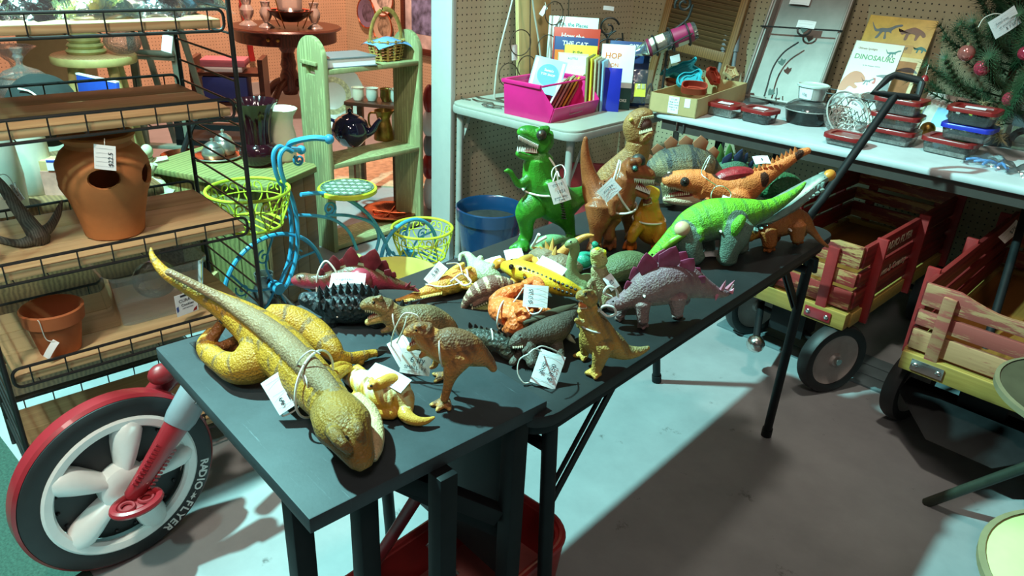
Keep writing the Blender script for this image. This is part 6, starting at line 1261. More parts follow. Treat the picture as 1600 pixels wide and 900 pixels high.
# ================================================================== TOY DINOSAURS
SK = skin('scaly_vinyl', .52, 300, .45, 80); SKW = skin('wrinkled_vinyl', .42, 300, .5, 200); SKS = skin('smooth_plastic', .38, 380, .18, 60); SKB = skin('bumpy_vinyl', .42, 150, .9, 60)
M['tooth'] = plain('ivory_teeth', srgb(226,214,180), .4, var=.04); M['mouth'] = plain('mouth_red', srgb(140,52,48), .4, var=.1); M['eye'] = plain('glossy_eye', (.01,.008,.008,1), .1, coat=.5); M['claw'] = plain('dark_claw', srgb(44,38,36), .35)
def lin(c): return np.array(srgb(*c)[:3])
def sstep(a, b, x): t = np.clip((x-a)/(b-a), 0, 1); return t*t*(3-2*t)
class Dino:
    def __init__(s, name, label, base, zt, flat=False, dors=(0,0,1), group='toy dinosaurs on the tables', cat='toy dinosaur', lift=0):
        s.base = W(base[0], base[1], zt); s.zt = zt; s.flat = flat; s.n = -AWAY2; s.dors = Vector(dors)
        s.px = (s.base - EYE).dot(Vector(RCAM[2]))/FPX      # metres per picture pixel at the toy
        s.root = thing(name, label, cat, s.base, 0, group); s.tubes = []; s.gr = None
    def P(s, px, py, o=0, ground=False):
        if s.flat or ground: return W(px, py, s.zt + o*s.px) - s.base
        q = s.base + s.n*(o*s.px); d = ray(px, py); t = (q - EYE).dot(s.n)/d.dot(s.n); return EYE + d*t - s.base
    def t(s, tg, pts, n=5, ground=False):     # (px, py, offset towards viewer | height when flat, visible half width, half width across)
        C_ = [(*s.P(p[0], p[1], p[2], ground), p[3]*s.px, (p[4] if len(p) > 4 else p[3]*.9)*s.px) for p in pts]
        C_ = catmull(C_, n) if len(C_) > 2 else [np.array(c) for c in C_]
        s.tubes.append((tg, C_, Vector((0,0,1)) if (s.flat or ground) else s.n)); return s
    def toes(s, px, py, tips, r, leg=None):   # a foot on the table: toes fan out from an ankle point
        for q in tips: s.t('toe', [(px, py, r*1.3, r*1.25, r*1.1), ((px+q[0])/2, (py+q[1])/2, r*1.0, r*1.05, r*.8), (q[0], q[1], r*.45, r*.45, r*.45)], 3, True)
        return s
    def body(s, mat, base, back=None, belly=None, stripes=None, tags={}, vox=None, tip=None, spots=None, sm=6, band=.25):
        mb = MB()
        for tg, C_, up in s.tubes:
            e = [Vector(C_[0][:3]) + (Vector(C_[0][:3]) - Vector(C_[1][:3])).normalized()*min(C_[0][3], C_[0][4])*.55]; pts = e + [Vector(c[:3]) for c in C_] + [Vector(C_[-1][:3]) + (Vector(C_[-1][:3]) - Vector(C_[-2][:3])).normalized()*min(C_[-1][3], C_[-1][4])*.55]
            r = [(C_[0][3]*.5, C_[0][4]*.5)] + [(c[3], c[4]) for c in C_] + [(C_[-1][3]*.5, C_[-1][4]*.5)]
            mb.tube(pts, r, 20, up=up)
        me = mb.mesh('body', False); o = bpy.data.objects.new('tmp', me); COL.objects.link(o)
        m = o.modifiers.new('r', 'REMESH'); m.mode = 'VOXEL'; m.voxel_size = vox or s.px*1.5; m.adaptivity = 0
        m2 = o.modifiers.new('s', 'SMOOTH'); m2.factor = .5; m2.iterations = sm
        me2 = bpy.data.meshes.new_from_object(o.evaluated_get(bpy.context.evaluated_depsgraph_get())); bpy.data.objects.remove(o)
        me2.name = 'body'; N = len(me2.vertices); P = np.empty(N*3); me2.vertices.foreach_get('co', P); P = P.reshape(-1, 3)
        best = np.full(N, 1e9); tt = np.zeros(N); dd = np.zeros(N); ti = np.zeros(N, int); dv = np.array(s.dors)
        for i, (tg, C_, up) in enumerate(s.tubes):
            A = np.array([c[:5] for c in C_]); L = len(A); q = max(1, L//18); idx = range(0, L)
            for k in idx:
                v = P - A[k,:3]; r = .5*(A[k,3]+A[k,4]); d = np.linalg.norm(v, axis=1)/max(r, 1e-5); w = d < best
                best[w] = d[w]; tt[w] = k/(L-1); ti[w] = i; dd[w] = (v[w] @ dv)/max(r, 1e-5)
        tn = np.array([x[0] for x in s.tubes])[ti]
        col = np.tile(lin(base), (N, 1)); nz = .25*np.sin(P[:,0]*190+P[:,2]*70)*np.sin(P[:,1]*170) + .15*np.sin(P[:,0]*420+P[:,1]*380+P[:,2]*300)
        def mixc(c, w): nonlocal col; col = col*(1-w[:,None]) + lin(c)*w[:,None]
        if belly is not None: mixc(belly, sstep(-band, -.85, dd + nz*.6))
        if back is not None: mixc(back, sstep(.05, .85, dd + nz))
        if stripes:
            c, f, th = stripes; w = sstep(th, th+.3, np.sin(tt*f*2*PI + nz*2)) * sstep(-.2, .4, dd) * np.isin(tn, ['spine','tail','leg']); mixc(c, w)
        if spots:
            c, f, th = spots; w = sstep(th, th+.12, np.sin(P[:,0]*f)*np.sin(P[:,1]*f+1)*np.sin(P[:,2]*f*.7+2)+.25*nz); mixc(c, w)
        for k, c in tags.items():
            w = (tn == k).astype(float)*.95; mixc(c, w)
        if tip is not None: mixc(tip, ((tn == 'toe') & (tt > .8)).astype(float))
        a = me2.color_attributes.new('Col', 'FLOAT_COLOR', 'POINT'); a.data.foreach_set('color', np.concatenate([np.clip(col, 0, 1), np.ones((N, 1))], 1).ravel())
        me2.materials.clear(); me2.materials.append(mat); me2.polygons.foreach_set('use_smooth', [True]*len(me2.polygons))
        b = bpy.data.objects.new('body', me2); COL.objects.link(b); b.parent = s.root; s.b = b; return s
    def eye(s, px, py, o, r, mat=None, ring=None):
        e = MB().ell(s.P(px, py, o), r*s.px, None, 12, 8).build('eye', mat or M['eye'], s.root)
        return s
    def ball(s, name, px, py, o, r, mat, r2=None): MB().ell(s.P(px, py, o), (r*s.px, (r2 or r)*s.px, r*s.px), None, 16, 10).build(name, mat, s.root); return s
    def tubepart(s, name, pts, mat, n=5):
        C_ = catmull([(*s.P(*p[:3]), p[3]*s.px, (p[4] if len(p) > 4 else p[3])*s.px) for p in pts], n)
        MB().tube([c[:3] for c in C_], [(c[3], c[4]) for c in C_], 10, up=(0,0,1) if s.flat else s.n).build(name, mat, s.root); return s
    def teeth(s, rows, r, ln, mat=None):      # rows of (from, to, count, direction px)
        mb = MB()
        for a, b, k, d in rows:
            for i in range(k):
                f = i/max(1, k-1); p = [a[j]*(1-f) + b[j]*f for j in range(3)]; A = s.P(*p); B = s.P(p[0]+d[0]*ln, p[1]+d[1]*ln, p[2]); mb.cone(A, B, r*s.px, 5)
        tag(mb.build('teeth', mat or M['tooth'], s.root), kind='stuff'); return s
    def plate(s, bx, by, tx, ty, w, off, mat, name='plate', th=2.2, shape=.45):
        b = s.P(bx, by, off); t_ = s.P(tx, ty, off); u = (t_-b); L = u.length; u.normalize(); r = u.cross(s.n if not s.flat else Vector((0,0,1))).normalized(); nn = r.cross(u)
        W2 = w*s.px/2; pol = [(-W2*.55,0),(-W2,L*shape),(-W2*.45,L*.82),(0,L),(W2*.45,L*.82),(W2,L*shape),(W2*.55,0)]
        MB().prism(pol, th*s.px, Matrix(((r.x,u.x,nn.x,b.x),(r.y,u.y,nn.y,b.y),(r.z,u.z,nn.z,b.z),(0,0,0,1)))).build(name, mat, s.root, bevel=.5*s.px); return s
    def spikes(s, pts, r, mat, name='spikes', kind=True):
        mb = MB()
        for a, b in pts: mb.cone(s.P(*a), s.P(*b), r*s.px, 6)
        o = mb.build(name, mat, s.root); 
        if kind: tag(o, kind='stuff')
        return s
    def string(s, pts, r=1.5): MB().tube([s.P(*p) for p in catmull(pts, 5)], r*s.px, 6).build('string', M['string'], s.root); return s
    def loop(s, px, py, o, rx, ry, tiltx=0, r=1.4):   # a cord tied round the body: ellipse in picture px, rx across, depth ry
        c = s.P(px, py, o); e1 = (s.P(px+math.cos(tiltx)*10, py+math.sin(tiltx)*10, o) - c).normalized(); dp = Vector((0,0,1)) if s.flat else s.n
        MB().tube([c + e1*(rx*s.px*math.cos(a)) + dp*(ry*s.px*math.sin(a)) for a in [2*PI*k/36 for k in range(36)]], r*s.px, 6, closed=True).build('cord', M['string'], s.root); return s

# ---- large mustard tyrannosaur sprawled on the small table
d = Dino('toy_tyrannosaur', 'big mustard tyrannosaur sprawled face down on the small front table', (430,560), ZT, True)
d.t('spine', [(236,388,150,2.5),(239,402,146,5),(258,426,132,9),(294,448,112,13),(338,472,90,19),(382,500,72,28,28),(424,534,58,37,36),(462,574,52,36,36),(494,606,50,32,33),(516,632,50,28,31),(528,648,50,26,30)], 6)
d.t('ridge', [(262,424,144,6),(340,464,108,9),(384,490,96,14),(430,524,88,18),(470,562,82,18),(504,598,76,16),(528,630,74,13)], 4)
d.t('skull', [(522,642,56,31,30),(537,664,62,35,31),(549,686,54,27,26),(559,706,42,21,21),(567,722,32,16,17)])
d.t('jaw', [(556,626,34,11,15),(574,644,30,14,14),(586,672,26,12,12),(588,698,24,9,10),(583,716,22,6,7)])
d.t('brow', [(514,664,70,10,9),(530,688,78,8,8),(546,704,64,6,6)], 3); d.t('brow', [(552,652,80,9,9),(560,676,72,8,8),(566,696,56,6,6)], 3); d.t('brow', [(512,672,48,12),(520,690,44,8)], 2)
d.t('leg', [(420,534,50,36,34),(402,560,40,38,34),(372,574,30,26,25),(346,566,26,17,18),(328,552,24,16,16),(322,538,30,14,14),(334,520,40,12,12)]); d.t('toe', [(330,530,38,10),(345,508,58,9),(350,498,70,7)], 4); d.t('toe', [(332,548,26,9),(356,538,26,9),(372,528,28,7)], 4); d.t('toe', [(345,548,18,8),(372,540,18,8),(386,536,16,6)], 4)
d.t('leg', [(422,502,56,22,28),(455,505,52,25,29),(490,521,44,24,25),(516,544,36,18,19),(530,558,26,11,13),(548,560,18,9,10),(572,555,14,8,9)]); d.t('toe2', [(560,557,14,8),(582,552,12,7),(590,552,11,6)], 3); d.t('toe2', [(552,562,12,7),(566,566,8,6)], 2)
d.t('arm', [(516,592,40,11),(540,577,34,8),(552,584,26,6),(562,592,22,4.5)]); d.t('arm', [(514,580,36,8),(532,570,30,6.5),(548,572,22,4.5)], 3)
d.body(SKW, (184,134,44), None, (206,164,70), ((130,100,64), 24, .72), {'jaw': (222,196,150), 'toe': (126,72,40), 'skull': (158,116,52), 'brow': (128,92,48), 'ridge': (146,120,94)}, vox=.0017, sm=3)
d.spikes([((348,503,70),(354,490,84))], 7, M['claw'], 'claw', False); d.spikes([((588,552,11),(606,549,9))], 7, M['claw'], 'claw', False)
d.eye(540,686,70,4.5); d.eye(566,676,66,4.5)
d.teeth([((579,690,34),(583,716,28),7,(1,.15))], 2.2, 6); d.loop(492,600,52,47,46,-.75,1.8)
# ---- small yellow ceratosaur on its back
d = Dino('toy_ceratosaur', 'small yellow ceratosaur with pale belly lying on its back by the big one', (610,620), ZT, True)
d.t('spine', [(556,590,20,17,15),(580,604,26,25,22),(604,617,28,28,24),(624,622,26,24,22),(634,634,20,16,15)]); d.t('tail', [(632,632,18,15,14),(634,648,15,11,11),(648,657,12,8,8),(664,658,11,6,6),(679,652,14,2.5,2.5)])
d.t('leg', [(632,606,34,14,13),(614,596,48,14,13),(598,598,54,10,10),(588,602,52,8.5,8.5)]); d.t('foot', [(586,599,58,5),(577,606,58,5)],3); d.t('foot', [(584,606,54,5),(580,592,56,4.5)],3)
d.t('leg', [(616,644,14,12),(598,643,12,12),(582,636,12,10),(570,642,12,7)]); d.t('arm', [(566,582,20,8),(555,572,22,6),(566,578,24,4)],3); d.t('arm', [(575,612,20,8),(562,620,16,8),(552,618,14,7)],3); d.t('skull', [(562,598,18,16),(548,588,16,14),(536,578,14,9)])
d.body(SKS, (222,170,66), (216,226,176), (214,150,50), ((150,92,40), 4, .75), {'leg': (214,156,58), 'foot': (206,140,60), 'arm': (214,160,64), 'tail': (216,158,62), 'skull': (206,150,56)}, vox=.0015, band=.1); d.ball('peg_hole', 580,603,62,2.2, M['claw']); d.loop(588,610,26,27,25,.75)

def rex(d, tail, torso, skull, jaw, legs, arms, eye, **k):
    d.t('spine', tail + torso, 5); d.t('skull', skull, 5); d.t('jaw', jaw, 4)
    for L in legs: d.t('leg', L, 5)
    for a in arms: d.t('arm', a, 3)
    return d
# ---- two brown half-size rexes on the small table
d = Dino('toy_tyrannosaur', 'tan and rust tyrannosaur striding at the corner of the small front table', (695,632), ZT)
rex(d, [(772,578,-10,6),(764,566,-8,10),(748,556,-5,19)], [(726,546,0,29,24),(700,541,2,31,25),(680,536,4,24,20),(666,526,4,19,17),(660,520,4,17,16)],
    [(668,520,4,17,16),(655,516,5,13,14),(643,517,5,10,11),(634,521,5,6,8)], [(666,534,4,10,12),(652,539,5,6.5,9),(638,545,5,4.5,7)],
    [[(722,556,16,20,15),(708,576,18,15,12),(702,594,16,9,9),(698,610,15,7,7),(694,624,14,7,7)], [(722,552,-18,18,14),(712,568,-22,12,10),(704,580,-24,8,8),(694,588,-26,6,6)]],
    [[(672,548,10,6),(662,553,14,5),(656,558,18,3.5)], [(682,556,-8,6),(680,570,-10,5),(672,575,-8,3.5)]], None)
d.toes(696,626, [(672,633),(682,642),(703,641)], 6.5); d.toes(693,586, [(676,584),(678,597)], 5.5)
d.t('brow', [(662,510,12,5),(650,511,13,4)],2); d.t('brow', [(662,510,-8,5),(650,511,-7,4)],2)
d.body(SK, (198,134,74), (120,84,58), (206,170,96), None, {'jaw': (206,166,84)}, vox=.0017, tip=(210,160,90))
d.tubepart('tongue', [(664,531,5,7,8),(650,534,5,4,6),(640,539,5,2,4)], M['mouth']).eye(651,516,15,2.6).teeth([((640,525,12),(660,527,14),8,(0,1)),((640,541,11),(660,534,13),7,(0,-1)),((640,525,-3),(658,527,-4),7,(0,1))], 1.3, 4.5); d.loop(690,545,4,27,25,1.45)
d = Dino('toy_tyrannosaur', 'olive brown tyrannosaur with gaping mouth behind the striding one', (640,540), ZT)
rex(d, [(725,545,-30,4),(712,528,-22,10),(696,510,-14,18)], [(672,504,-6,28,24),(645,502,0,27,24),(622,498,3,21,18),(606,486,4,17,16)],
    [(606,482,4,16,16),(592,476,5,13,14),(578,474,5,10,11),(567,478,5,7,9)], [(604,494,4,10,12),(590,498,5,7,9),(573,504,5,5,7)],
    [[(668,516,16,18,14),(655,530,18,12,11),(650,540,16,8,8)], [(668,512,-18,16,13),(662,530,-20,10,9),(655,534,-20,8,8)]],
    [[(618,510,12,6),(606,515,15,5),(596,518,17,3.5)], [(618,508,-10,6),(606,514,-10,4)]], None)
d.toes(648,540, [(630,545),(640,551)], 6); d.t('brow', [(596,465,12,5),(584,467,12,4)],2); d.t('brow', [(596,465,-6,5),(584,467,-5,4)],2)
d.body(SK, (156,122,78), (112,94,66), (184,160,104), None, {'jaw': (186,154,92)}, vox=.0017)
d.tubepart('tongue', [(602,489,5,7,8),(588,492,5,4,6),(577,496,5,2,4)], M['mouth']).eye(584,473,15,2.4).teeth([((571,484,12),(596,488,14),9,(0,1)),((575,499,11),(597,493,13),8,(0,-1))], 1.3, 4.5); d.loop(620,500,3,24,22,1.3)

# ---- black ankylosaur and red stegosaur
d = Dino('toy_ankylosaur', 'black and dark green armoured dinosaur with studded back at the table edge', (545,512), ZF)
d.t('spine', [(674,482,-14,3),(650,483,-10,5),(620,480,-6,9),(590,478,0,20,26),(560,474,2,29,36),(530,474,3,28,36),(506,474,4,20,24),(488,470,6,14,16),(472,466,8,10,12)])
for x, y, o in ((517,500,22),(588,500,20),(524,490,-24),(594,490,-24)): d.t('leg', [(x+4,y-18,o,14),(x,y-2,o,12),(x-1,y+8,o,10)],3)
d.toes(516,510, [(508,517),(516,519),(524,517)], 6); d.toes(588,512, [(580,517),(588,519),(596,517)], 6)
d.t('club', [(664,482,-12,7),(676,481,-14,8)],2)
d.body(SKB, (34,42,44), (42,54,62), (30,50,44), None, {'club': (46,46,40)}, vox=.0018)
sp = []
for r_, (o, y0) in enumerate(((30,470),(18,452),(4,446),(-12,448))):
    for k in range(9): x = 500 + 11*k; yy = y0 + (x-545)**2*.0035 + (2 if k % 2 else 0); sp.append(((x,yy+4,o),(x-1,yy-7,o+6)))
for k in range(8): x = 492 + 14*k; sp.append(((x,480,32 - abs(x-545)*.10),(x,484,46 - abs(x-545)*.10)))
for k in range(5): x = 602 + 13*k; sp.append(((x,474 + k,-4),(x+2,466 + k,-2)))
d.spikes(sp, 5, plain('black_stud', (.02,.022,.024,1), .25), 'studs'); d.eye(478,463,16,1.8).loop(535,478,2,0.1,38,0,1.4); d.spikes([((672,480,-4),(678,474,2)),((676,484,-4),(684,480,0))], 4, M['claw'], 'studs')
d = Dino('toy_stegosaur', 'crimson stegosaur with tall dark leafy plates behind the black one', (560,472), ZF)
d.t('spine', [(655,455,-6,2.5),(640,449,-5,5),(615,443,-3,10),(590,437,0,17,16),(562,434,2,24,22),(535,437,3,21,19),(512,440,4,15,13),(490,440,5,12,11),(472,438,6,12,11),(459,438,7,7,8)])
for x, y, o in ((525,458,14),(572,458,16),(532,452,-14),(580,452,-16)): d.t('leg', [(x,y-14,o,11),(x-1,y+2,o,9),(x-2,y+10,o,8)],3)
d.body(SKS, (158,52,72), (92,70,48), (170,70,86), None, vox=.0017)
M['plate_red'] = plain('maroon_plate', srgb(120,44,54), .4, var=.35, sc=50)
for bx, by, tx, ty, w, o in ((503,430,501,418,12,6),(512,428,510,411,16,-6),(524,422,521,398,22,6),(537,418,537,402,20,-6),(549,418,549,385,26,6),(566,416,570,398,22,-6),(578,420,586,388,30,6),(594,424,603,406,24,-4),(604,430,610,420,14,5),(612,434,617,424,12,-4)): d.plate(bx,by,tx,ty,w,o,M['plate_red'])
d.ball('thigh_disc', 563,438,14,20, plain('crimson_joint', srgb(150,56,72), .35, var=.2)); d.eye(468,434,16,1.8); d.spikes([((636,448,0),(642,440,6)),((642,450,0),(650,446,6)),((648,453,0),(655,456,4))], 3, M['plate_red'])
d.string([(495,462,14),(496,430,14),(508,408,12),(522,420,14),(530,438,18)])

# ---- heap in the middle of the long table
d = Dino('toy_crocodile', 'golden crocodile-like toy lying belly up with a blank tag', (690,455), ZF, True)
d.t('spine', [(617,470,8,2.5),(640,464,10,5),(665,456,13,9),(690,447,16,17,15),(712,440,17,19,17),(734,432,18,14,14),(752,423,18,11,10),(764,414,20,6,6)])
for P in ([(700,430,22,7),(712,420,34,6),(725,412,42,4)],[(716,430,24,6),(728,422,32,5),(736,418,38,3.5)],[(724,446,18,7),(742,448,16,6),(756,440,18,5)],[(700,452,14,7),(692,458,8,6)]): d.t('leg', P, 4)
d.body(SK, (212,168,64), (206,140,70), (140,90,40), None, {'leg': (220,180,72)}, vox=.0017, band=0); d.teeth([((628,470,10),(690,457,14),26,(0,1))], 1.6, 3.5, plain('golden_scale', srgb(200,170,90), .4)); d.loop(728,435,18,17,17,1.1); d.string([(704,440,34),(722,428,36),(736,440,34),(726,446,32),(712,436,34)])
d = Dino('toy_sauropod', 'pale sage dinosaur with curled tail lying upside down behind the crocodile', (750,425), ZF, True)
d.t('spine', [(718,408,26,2.5),(720,399,30,4),(730,398,30,6),(738,408,26,9),(747,420,20,17,15),(762,430,18,18,16),(778,437,14,10,10)]); d.t('leg', [(745,412,28,7),(752,402,36,5)],2); d.t('leg', [(760,424,26,7),(770,414,34,5)],2); d.t('leg', [(740,424,20,7),(733,430,12,5)],2)
d.body(SK, (150,166,134), (172,184,150), (122,136,110), vox=.0017)
d = Dino('toy_spinosaur', 'brown toy with cream stripes and a curved crest in the heap', (756,478), ZF)
d.t('spine', [(800,448,-14,10),(784,446,-8,15),(766,448,0,18,16),(748,455,4,15,14),(735,465,6,10,10),(726,477,7,6,6),(721,492,8,2.5,2.5)]); d.t('jaw', [(778,478,0,10,10),(760,481,4,12,9),(744,484,6,8,7),(736,486,7,4,4)]); d.t('leg', [(785,462,-4,12),(790,474,-2,9),(792,482,0,7)],3); d.t('arm', [(766,462,10,7),(752,470,14,5),(740,478,14,3)],3)
d.body(SK, (132,98,84), (128,92,80), (140,110,90), ((220,200,168), 9, .35), {'jaw': (178,186,110)}, vox=.0016); d.teeth([((736,474,12),(758,468,16),7,(0,1)),((738,483,12),(760,474,15),7,(0,-1))], 1.6, 5)
d = Dino('toy_salamander', 'yellow lizard toy with rows of black spots across the heap', (840,440), ZF, True)
d.t('spine', [(905,457,24,8),(885,450,32,14),(862,441,38,19,15),(838,431,42,21,16),(818,424,44,19,15),(802,418,42,16,13),(788,416,38,9,8)]); d.t('frill', [(786,410,34,8),(778,412,30,9),(774,418,26,5)],3)
for P in ([(812,432,36,9),(802,442,26,8),(796,450,16,6)],[(852,428,42,8),(842,414,40,7),(836,406,34,6)],[(812,412,42,9),(820,406,40,8),(830,402,36,6)]): d.t('leg', P, 4)
d.body(SKS, (232,186,44), (238,196,52), (196,122,40), None, {'leg': (216,160,72), 'frill': (196,130,50)}, vox=.0017)
mb = MB()
for r_, (y0, o) in enumerate(((0,56),(15,46))):
    for k in range(13): x = 820 + 6.6*k; y = 421 + (x-820)*.42 + y0*(1 - .4*k/13) - 2; p = d.P(x, y, o - k*1.25); mb.ell(p, (3.0*d.px, 2.0*d.px, 2.0*d.px), None, 8, 5)
tag(mb.build('spots', M['claw'], d.root), kind='stuff'); d.eye(799,417,54,4.2).eye(813,420,58,3).eye(800,408,52,3.5)
d = Dino('toy_frog', 'bright orange clawed creature lying on its back in the heap', (800,495), ZF, True, (0,0,1))
d.t('spine', [(775,478,30,14),(786,484,34,24,18),(800,490,36,27,19),(806,504,32,19,15),(797,514,22,13,11),(792,520,14,6,6)]); d.t('leg', [(772,474,32,13),(786,462,44,13),(804,454,50,11),(818,448,52,8)]); d.t('leg', [(808,478,44,10),(824,478,48,8),(836,480,46,6)]); d.t('leg', [(820,446,52,9),(836,438,54,8),(842,446,52,10),(848,452,50,6)]); d.t('arm', [(812,500,42,7),(826,492,48,5),(832,484,50,3)],3); d.t('arm', [(806,488,52,5),(816,484,56,4),(822,488,56,3)],3); d.t('leg', [(826,474,44,8),(846,484,40,7),(862,488,36,5)],3)
for q in ((786,516),(800,520),(806,512)): d.t('toe', [(797,508,28,6),(q[0],q[1],18,3.5)],2)
d.body(SKB, (228,112,56), (236,128,66), (206,92,44), vox=.0016); d.loop(784,492,34,24,20,-1.0)
d = Dino('toy_ceratosaur', 'bumpy dark brown dinosaur lying behind the striding rex', (768,545), ZF, True)
d.t('spine', [(728,520,22,7),(745,524,26,14),(765,530,26,17),(786,538,24,16),(802,546,20,10)]); d.t('leg', [(786,544,20,12),(796,552,14,12),(806,556,8,9)],3)
d.body(SKB, (70,62,48), (52,56,50), (112,78,48), vox=.0016); d.loop(768,531,26,17,16,1.35); d.spikes([((735+9*k,510+2.6*k,36),(733+9*k,503+2.6*k,46)) for k in range(7)], 4, M['claw'])
d = Dino('toy_tyrannosaur', 'dusky grey brown rex slumped sideways behind a ruled tag', (850,545), ZF, True)
d.t('spine', [(902,478,40,3),(894,490,40,9),(882,502,38,17),(866,514,36,24,20),(846,522,36,22,19),(828,526,38,17,15),(814,530,38,15,13)]); d.t('skull', [(822,526,38,14),(812,530,40,13),(803,536,36,9),(798,542,30,5)]); d.t('jaw', [(824,540,30,12),(830,556,24,11),(832,570,18,8)]); d.t('leg', [(822,538,26,8),(810,554,14,7),(800,568,8,6)],3); d.t('leg', [(866,530,24,13),(874,552,14,8),(877,575,6,5)],3); d.t('arm', [(830,540,36,6),(818,550,32,4)],2)
d.body(SK, (92,82,72), (80,72,64), (120,108,92), None, {}, vox=.0017); d.eye(812,524,52,2); d.teeth([((802,541,34),(816,540,36),6,(0,1))], 1.4, 4); d.tubepart('blade_crest', [(818,505,46,3),(850,492,52,7,3),(880,482,52,7,3),(900,476,50,2)], plain('dark_olive', srgb(66,60,44), .5))
d = Dino('toy_ceratops', 'small pale-horned ceratops buried under the dusky rex', (868,515), ZF, True)
d.t('spine', [(836,508,10,8),(850,514,14,15),(868,518,14,16),(884,514,10,9)]); d.body(SK, (120,120,84), (100,104,74), vox=.0017); d.tubepart('horn', [(836,512,30,4),(846,508,36,6),(860,503,36,3)], M['cream']); d.tubepart('horn', [(884,521,14,5),(891,529,10,4),(899,536,6,1.2)], M['cream'])
d = Dino('toy_styracosaur', 'brown frilled ceratops with spikes lying in the back of the heap', (862,410), ZF, True)
d.t('spine', [(906,418,12,8),(890,416,16,15),(872,412,18,18,16),(854,406,18,14)]); d.t('skull', [(858,404,24,14),(846,398,24,13),(836,396,18,8),(829,398,12,5)]); d.t('leg', [(884,424,14,8),(890,434,6,6)],2)
d.body(SK, (150,132,108), (128,110,88), (176,160,130), vox=.0017); d.spikes([((850,394,30),(843,384,40)),((856,390,34),(852,376,48)),((862,392,34),(864,371,54)),((866,398,32),(869,384,46)),((842,390,24),(829,386,30))], 4.5, plain('amber_spike', srgb(206,160,86), .4), 'horn', True)
d = Dino('toy_parasaur', 'amber crested toy whose long curved horn rises from the heap', (880,408), ZF)
d.t('spine', [(866,408,0,10),(876,398,0,9),(890,385,0,7.5),(904,375,0,6),(917,369,0,4.5),(928,368,0,2.2)]); d.t('body2', [(858,412,0,11),(868,410,0,12),(880,414,0,8)],3); d.body(SKS, (214,150,76), (220,160,84), (190,120,60), vox=.0016)
d = Dino('toy_raptor', 'mint green small raptor lying flat at the big green feet', (855,385), ZF, True)
d.t('spine', [(832,388,16,6),(846,380,20,10),(862,375,22,10),(876,373,20,7),(886,374,16,4)]); d.t('leg', [(882,378,14,5),(880,388,6,4)],2); d.t('arm', [(846,386,20,4),(838,392,12,3)],2); d.body(SKS, (128,180,130), (110,160,116), (190,214,180), vox=.0016)
d.tubepart('cord', [(832,384,30,2),(838,374,44,2),(842,366,54,2.4)], M['string']).tubepart('cord', [(832,384,30,2),(844,376,40,2),(854,370,46,2.4)], M['string'])
d = Dino('toy_brachiosaur', 'pale green long-necked sauropod raising its head over the heap', (905,448), ZF)
d.t('spine', [(958,440,-18,8),(940,446,-12,16),(916,446,-4,20),(900,440,0,15),(893,424,0,10),(894,406,0,8),(898,392,0,8),(896,382,0,9)]); d.t('skull', [(899,380,0,8.5),(891,381,3,7.5),(885,384,4,5)]); d.t('leg', [(908,452,14,8),(906,460,12,7)],2)
d.body(SKS, (140,158,112), (126,142,98), (170,184,140), vox=.0016); d.eye(892,378,10,1.6)
d = Dino('toy_sauropod', 'large ribbed grey green sauropod lying behind the lavender stegosaur', (980,425), ZF, True)
d.t('spine', [(936,432,18,9),(952,424,24,19),(974,416,28,24,22),(996,414,26,22,20),(1014,420,18,12)]); d.t('leg', [(958,436,14,9),(952,444,6,7)],2); d.body(SKW, (108,122,84), (98,112,78), (140,150,110), vox=.0018)
d = Dino('toy_turtle', 'shiny teal plastic toy tied with cord behind the long neck', (912,408), ZF, True)
d.t('spine', [(900,410,16,9),(912,406,20,14),(924,402,18,9)]); d.t('skull', [(926,396,22,6),(932,386,34,6),(928,380,40,5)],3); d.body(SKS, (46,150,124), (40,140,116), vox=.0016)
d = Dino('toy_raptor', 'pale raptor with lime yellow head standing in the middle of the heap', (942,478), ZF)
rex(d, [(985,470,-22,4),(972,468,-16,9)], [(956,462,-8,20),(944,450,0,23,19),(938,432,3,15),(935,418,4,12)], [(937,410,4,13,13),(934,400,6,12,12),(929,394,10,8,8)], [(935,418,6,8),(930,414,12,5)], [[(950,462,12,13),(945,472,14,9),(942,478,14,7)],[(930,460,-8,11),(928,474,-8,8)]], [[(926,438,10,5),(920,446,16,4),(924,454,18,3)],[(950,438,8,5),(952,450,14,4)]], None)
d.t('brow', [(944,396,8,6),(932,390,10,5)],2); d.body(SK, (170,160,120), (128,118,86), (206,206,190), None, {'brow': (222,220,50), 'skull': (196,196,120)}, vox=.0016); d.eye(927,402,12,1.8).eye(941,402,14,1.8)
# ---- tan rex at the near edge and lavender stegosaur
d = Dino('toy_tyrannosaur', 'upright tan rex roaring at the near edge of the long table', (925,578), ZF)
rex(d, [(1014,543,-4,3.5),(998,549,-3,8),(978,550,-2,13),(958,540,0,21)], [(938,530,2,28,25),(929,512,4,24,21),(921,494,5,17,15),(918,480,5,15,14)],
    [(924,468,5,15,14),(915,464,7,12,12),(908,462,9,9,9),(903,466,10,5,6)], [(921,482,6,8,10),(912,487,9,5.5,8),(904,487,11,4,5)],
    [[(944,540,20,17,14),(938,556,22,13,11),(935,568,21,10,9),(931,579,20,8,8)], [(918,524,-12,14,11),(915,540,-14,10,9),(914,552,-14,7,7)]],
    [[(916,502,14,6),(906,505,18,5),(900,499,20,4)], [(908,504,0,5),(903,510,4,4)]], None)
d.toes(931,580, [(915,583),(930,592),(938,586)], 7); d.toes(913,553, [(896,556),(911,564)], 6)
d.t('brow', [(926,456,12,4),(914,455,14,3.5)],2); d.body(SK, (188,146,72), (132,112,72), (206,158,76), None, {'toe': (212,160,74)}, vox=.0016, tip=(200,150,70))
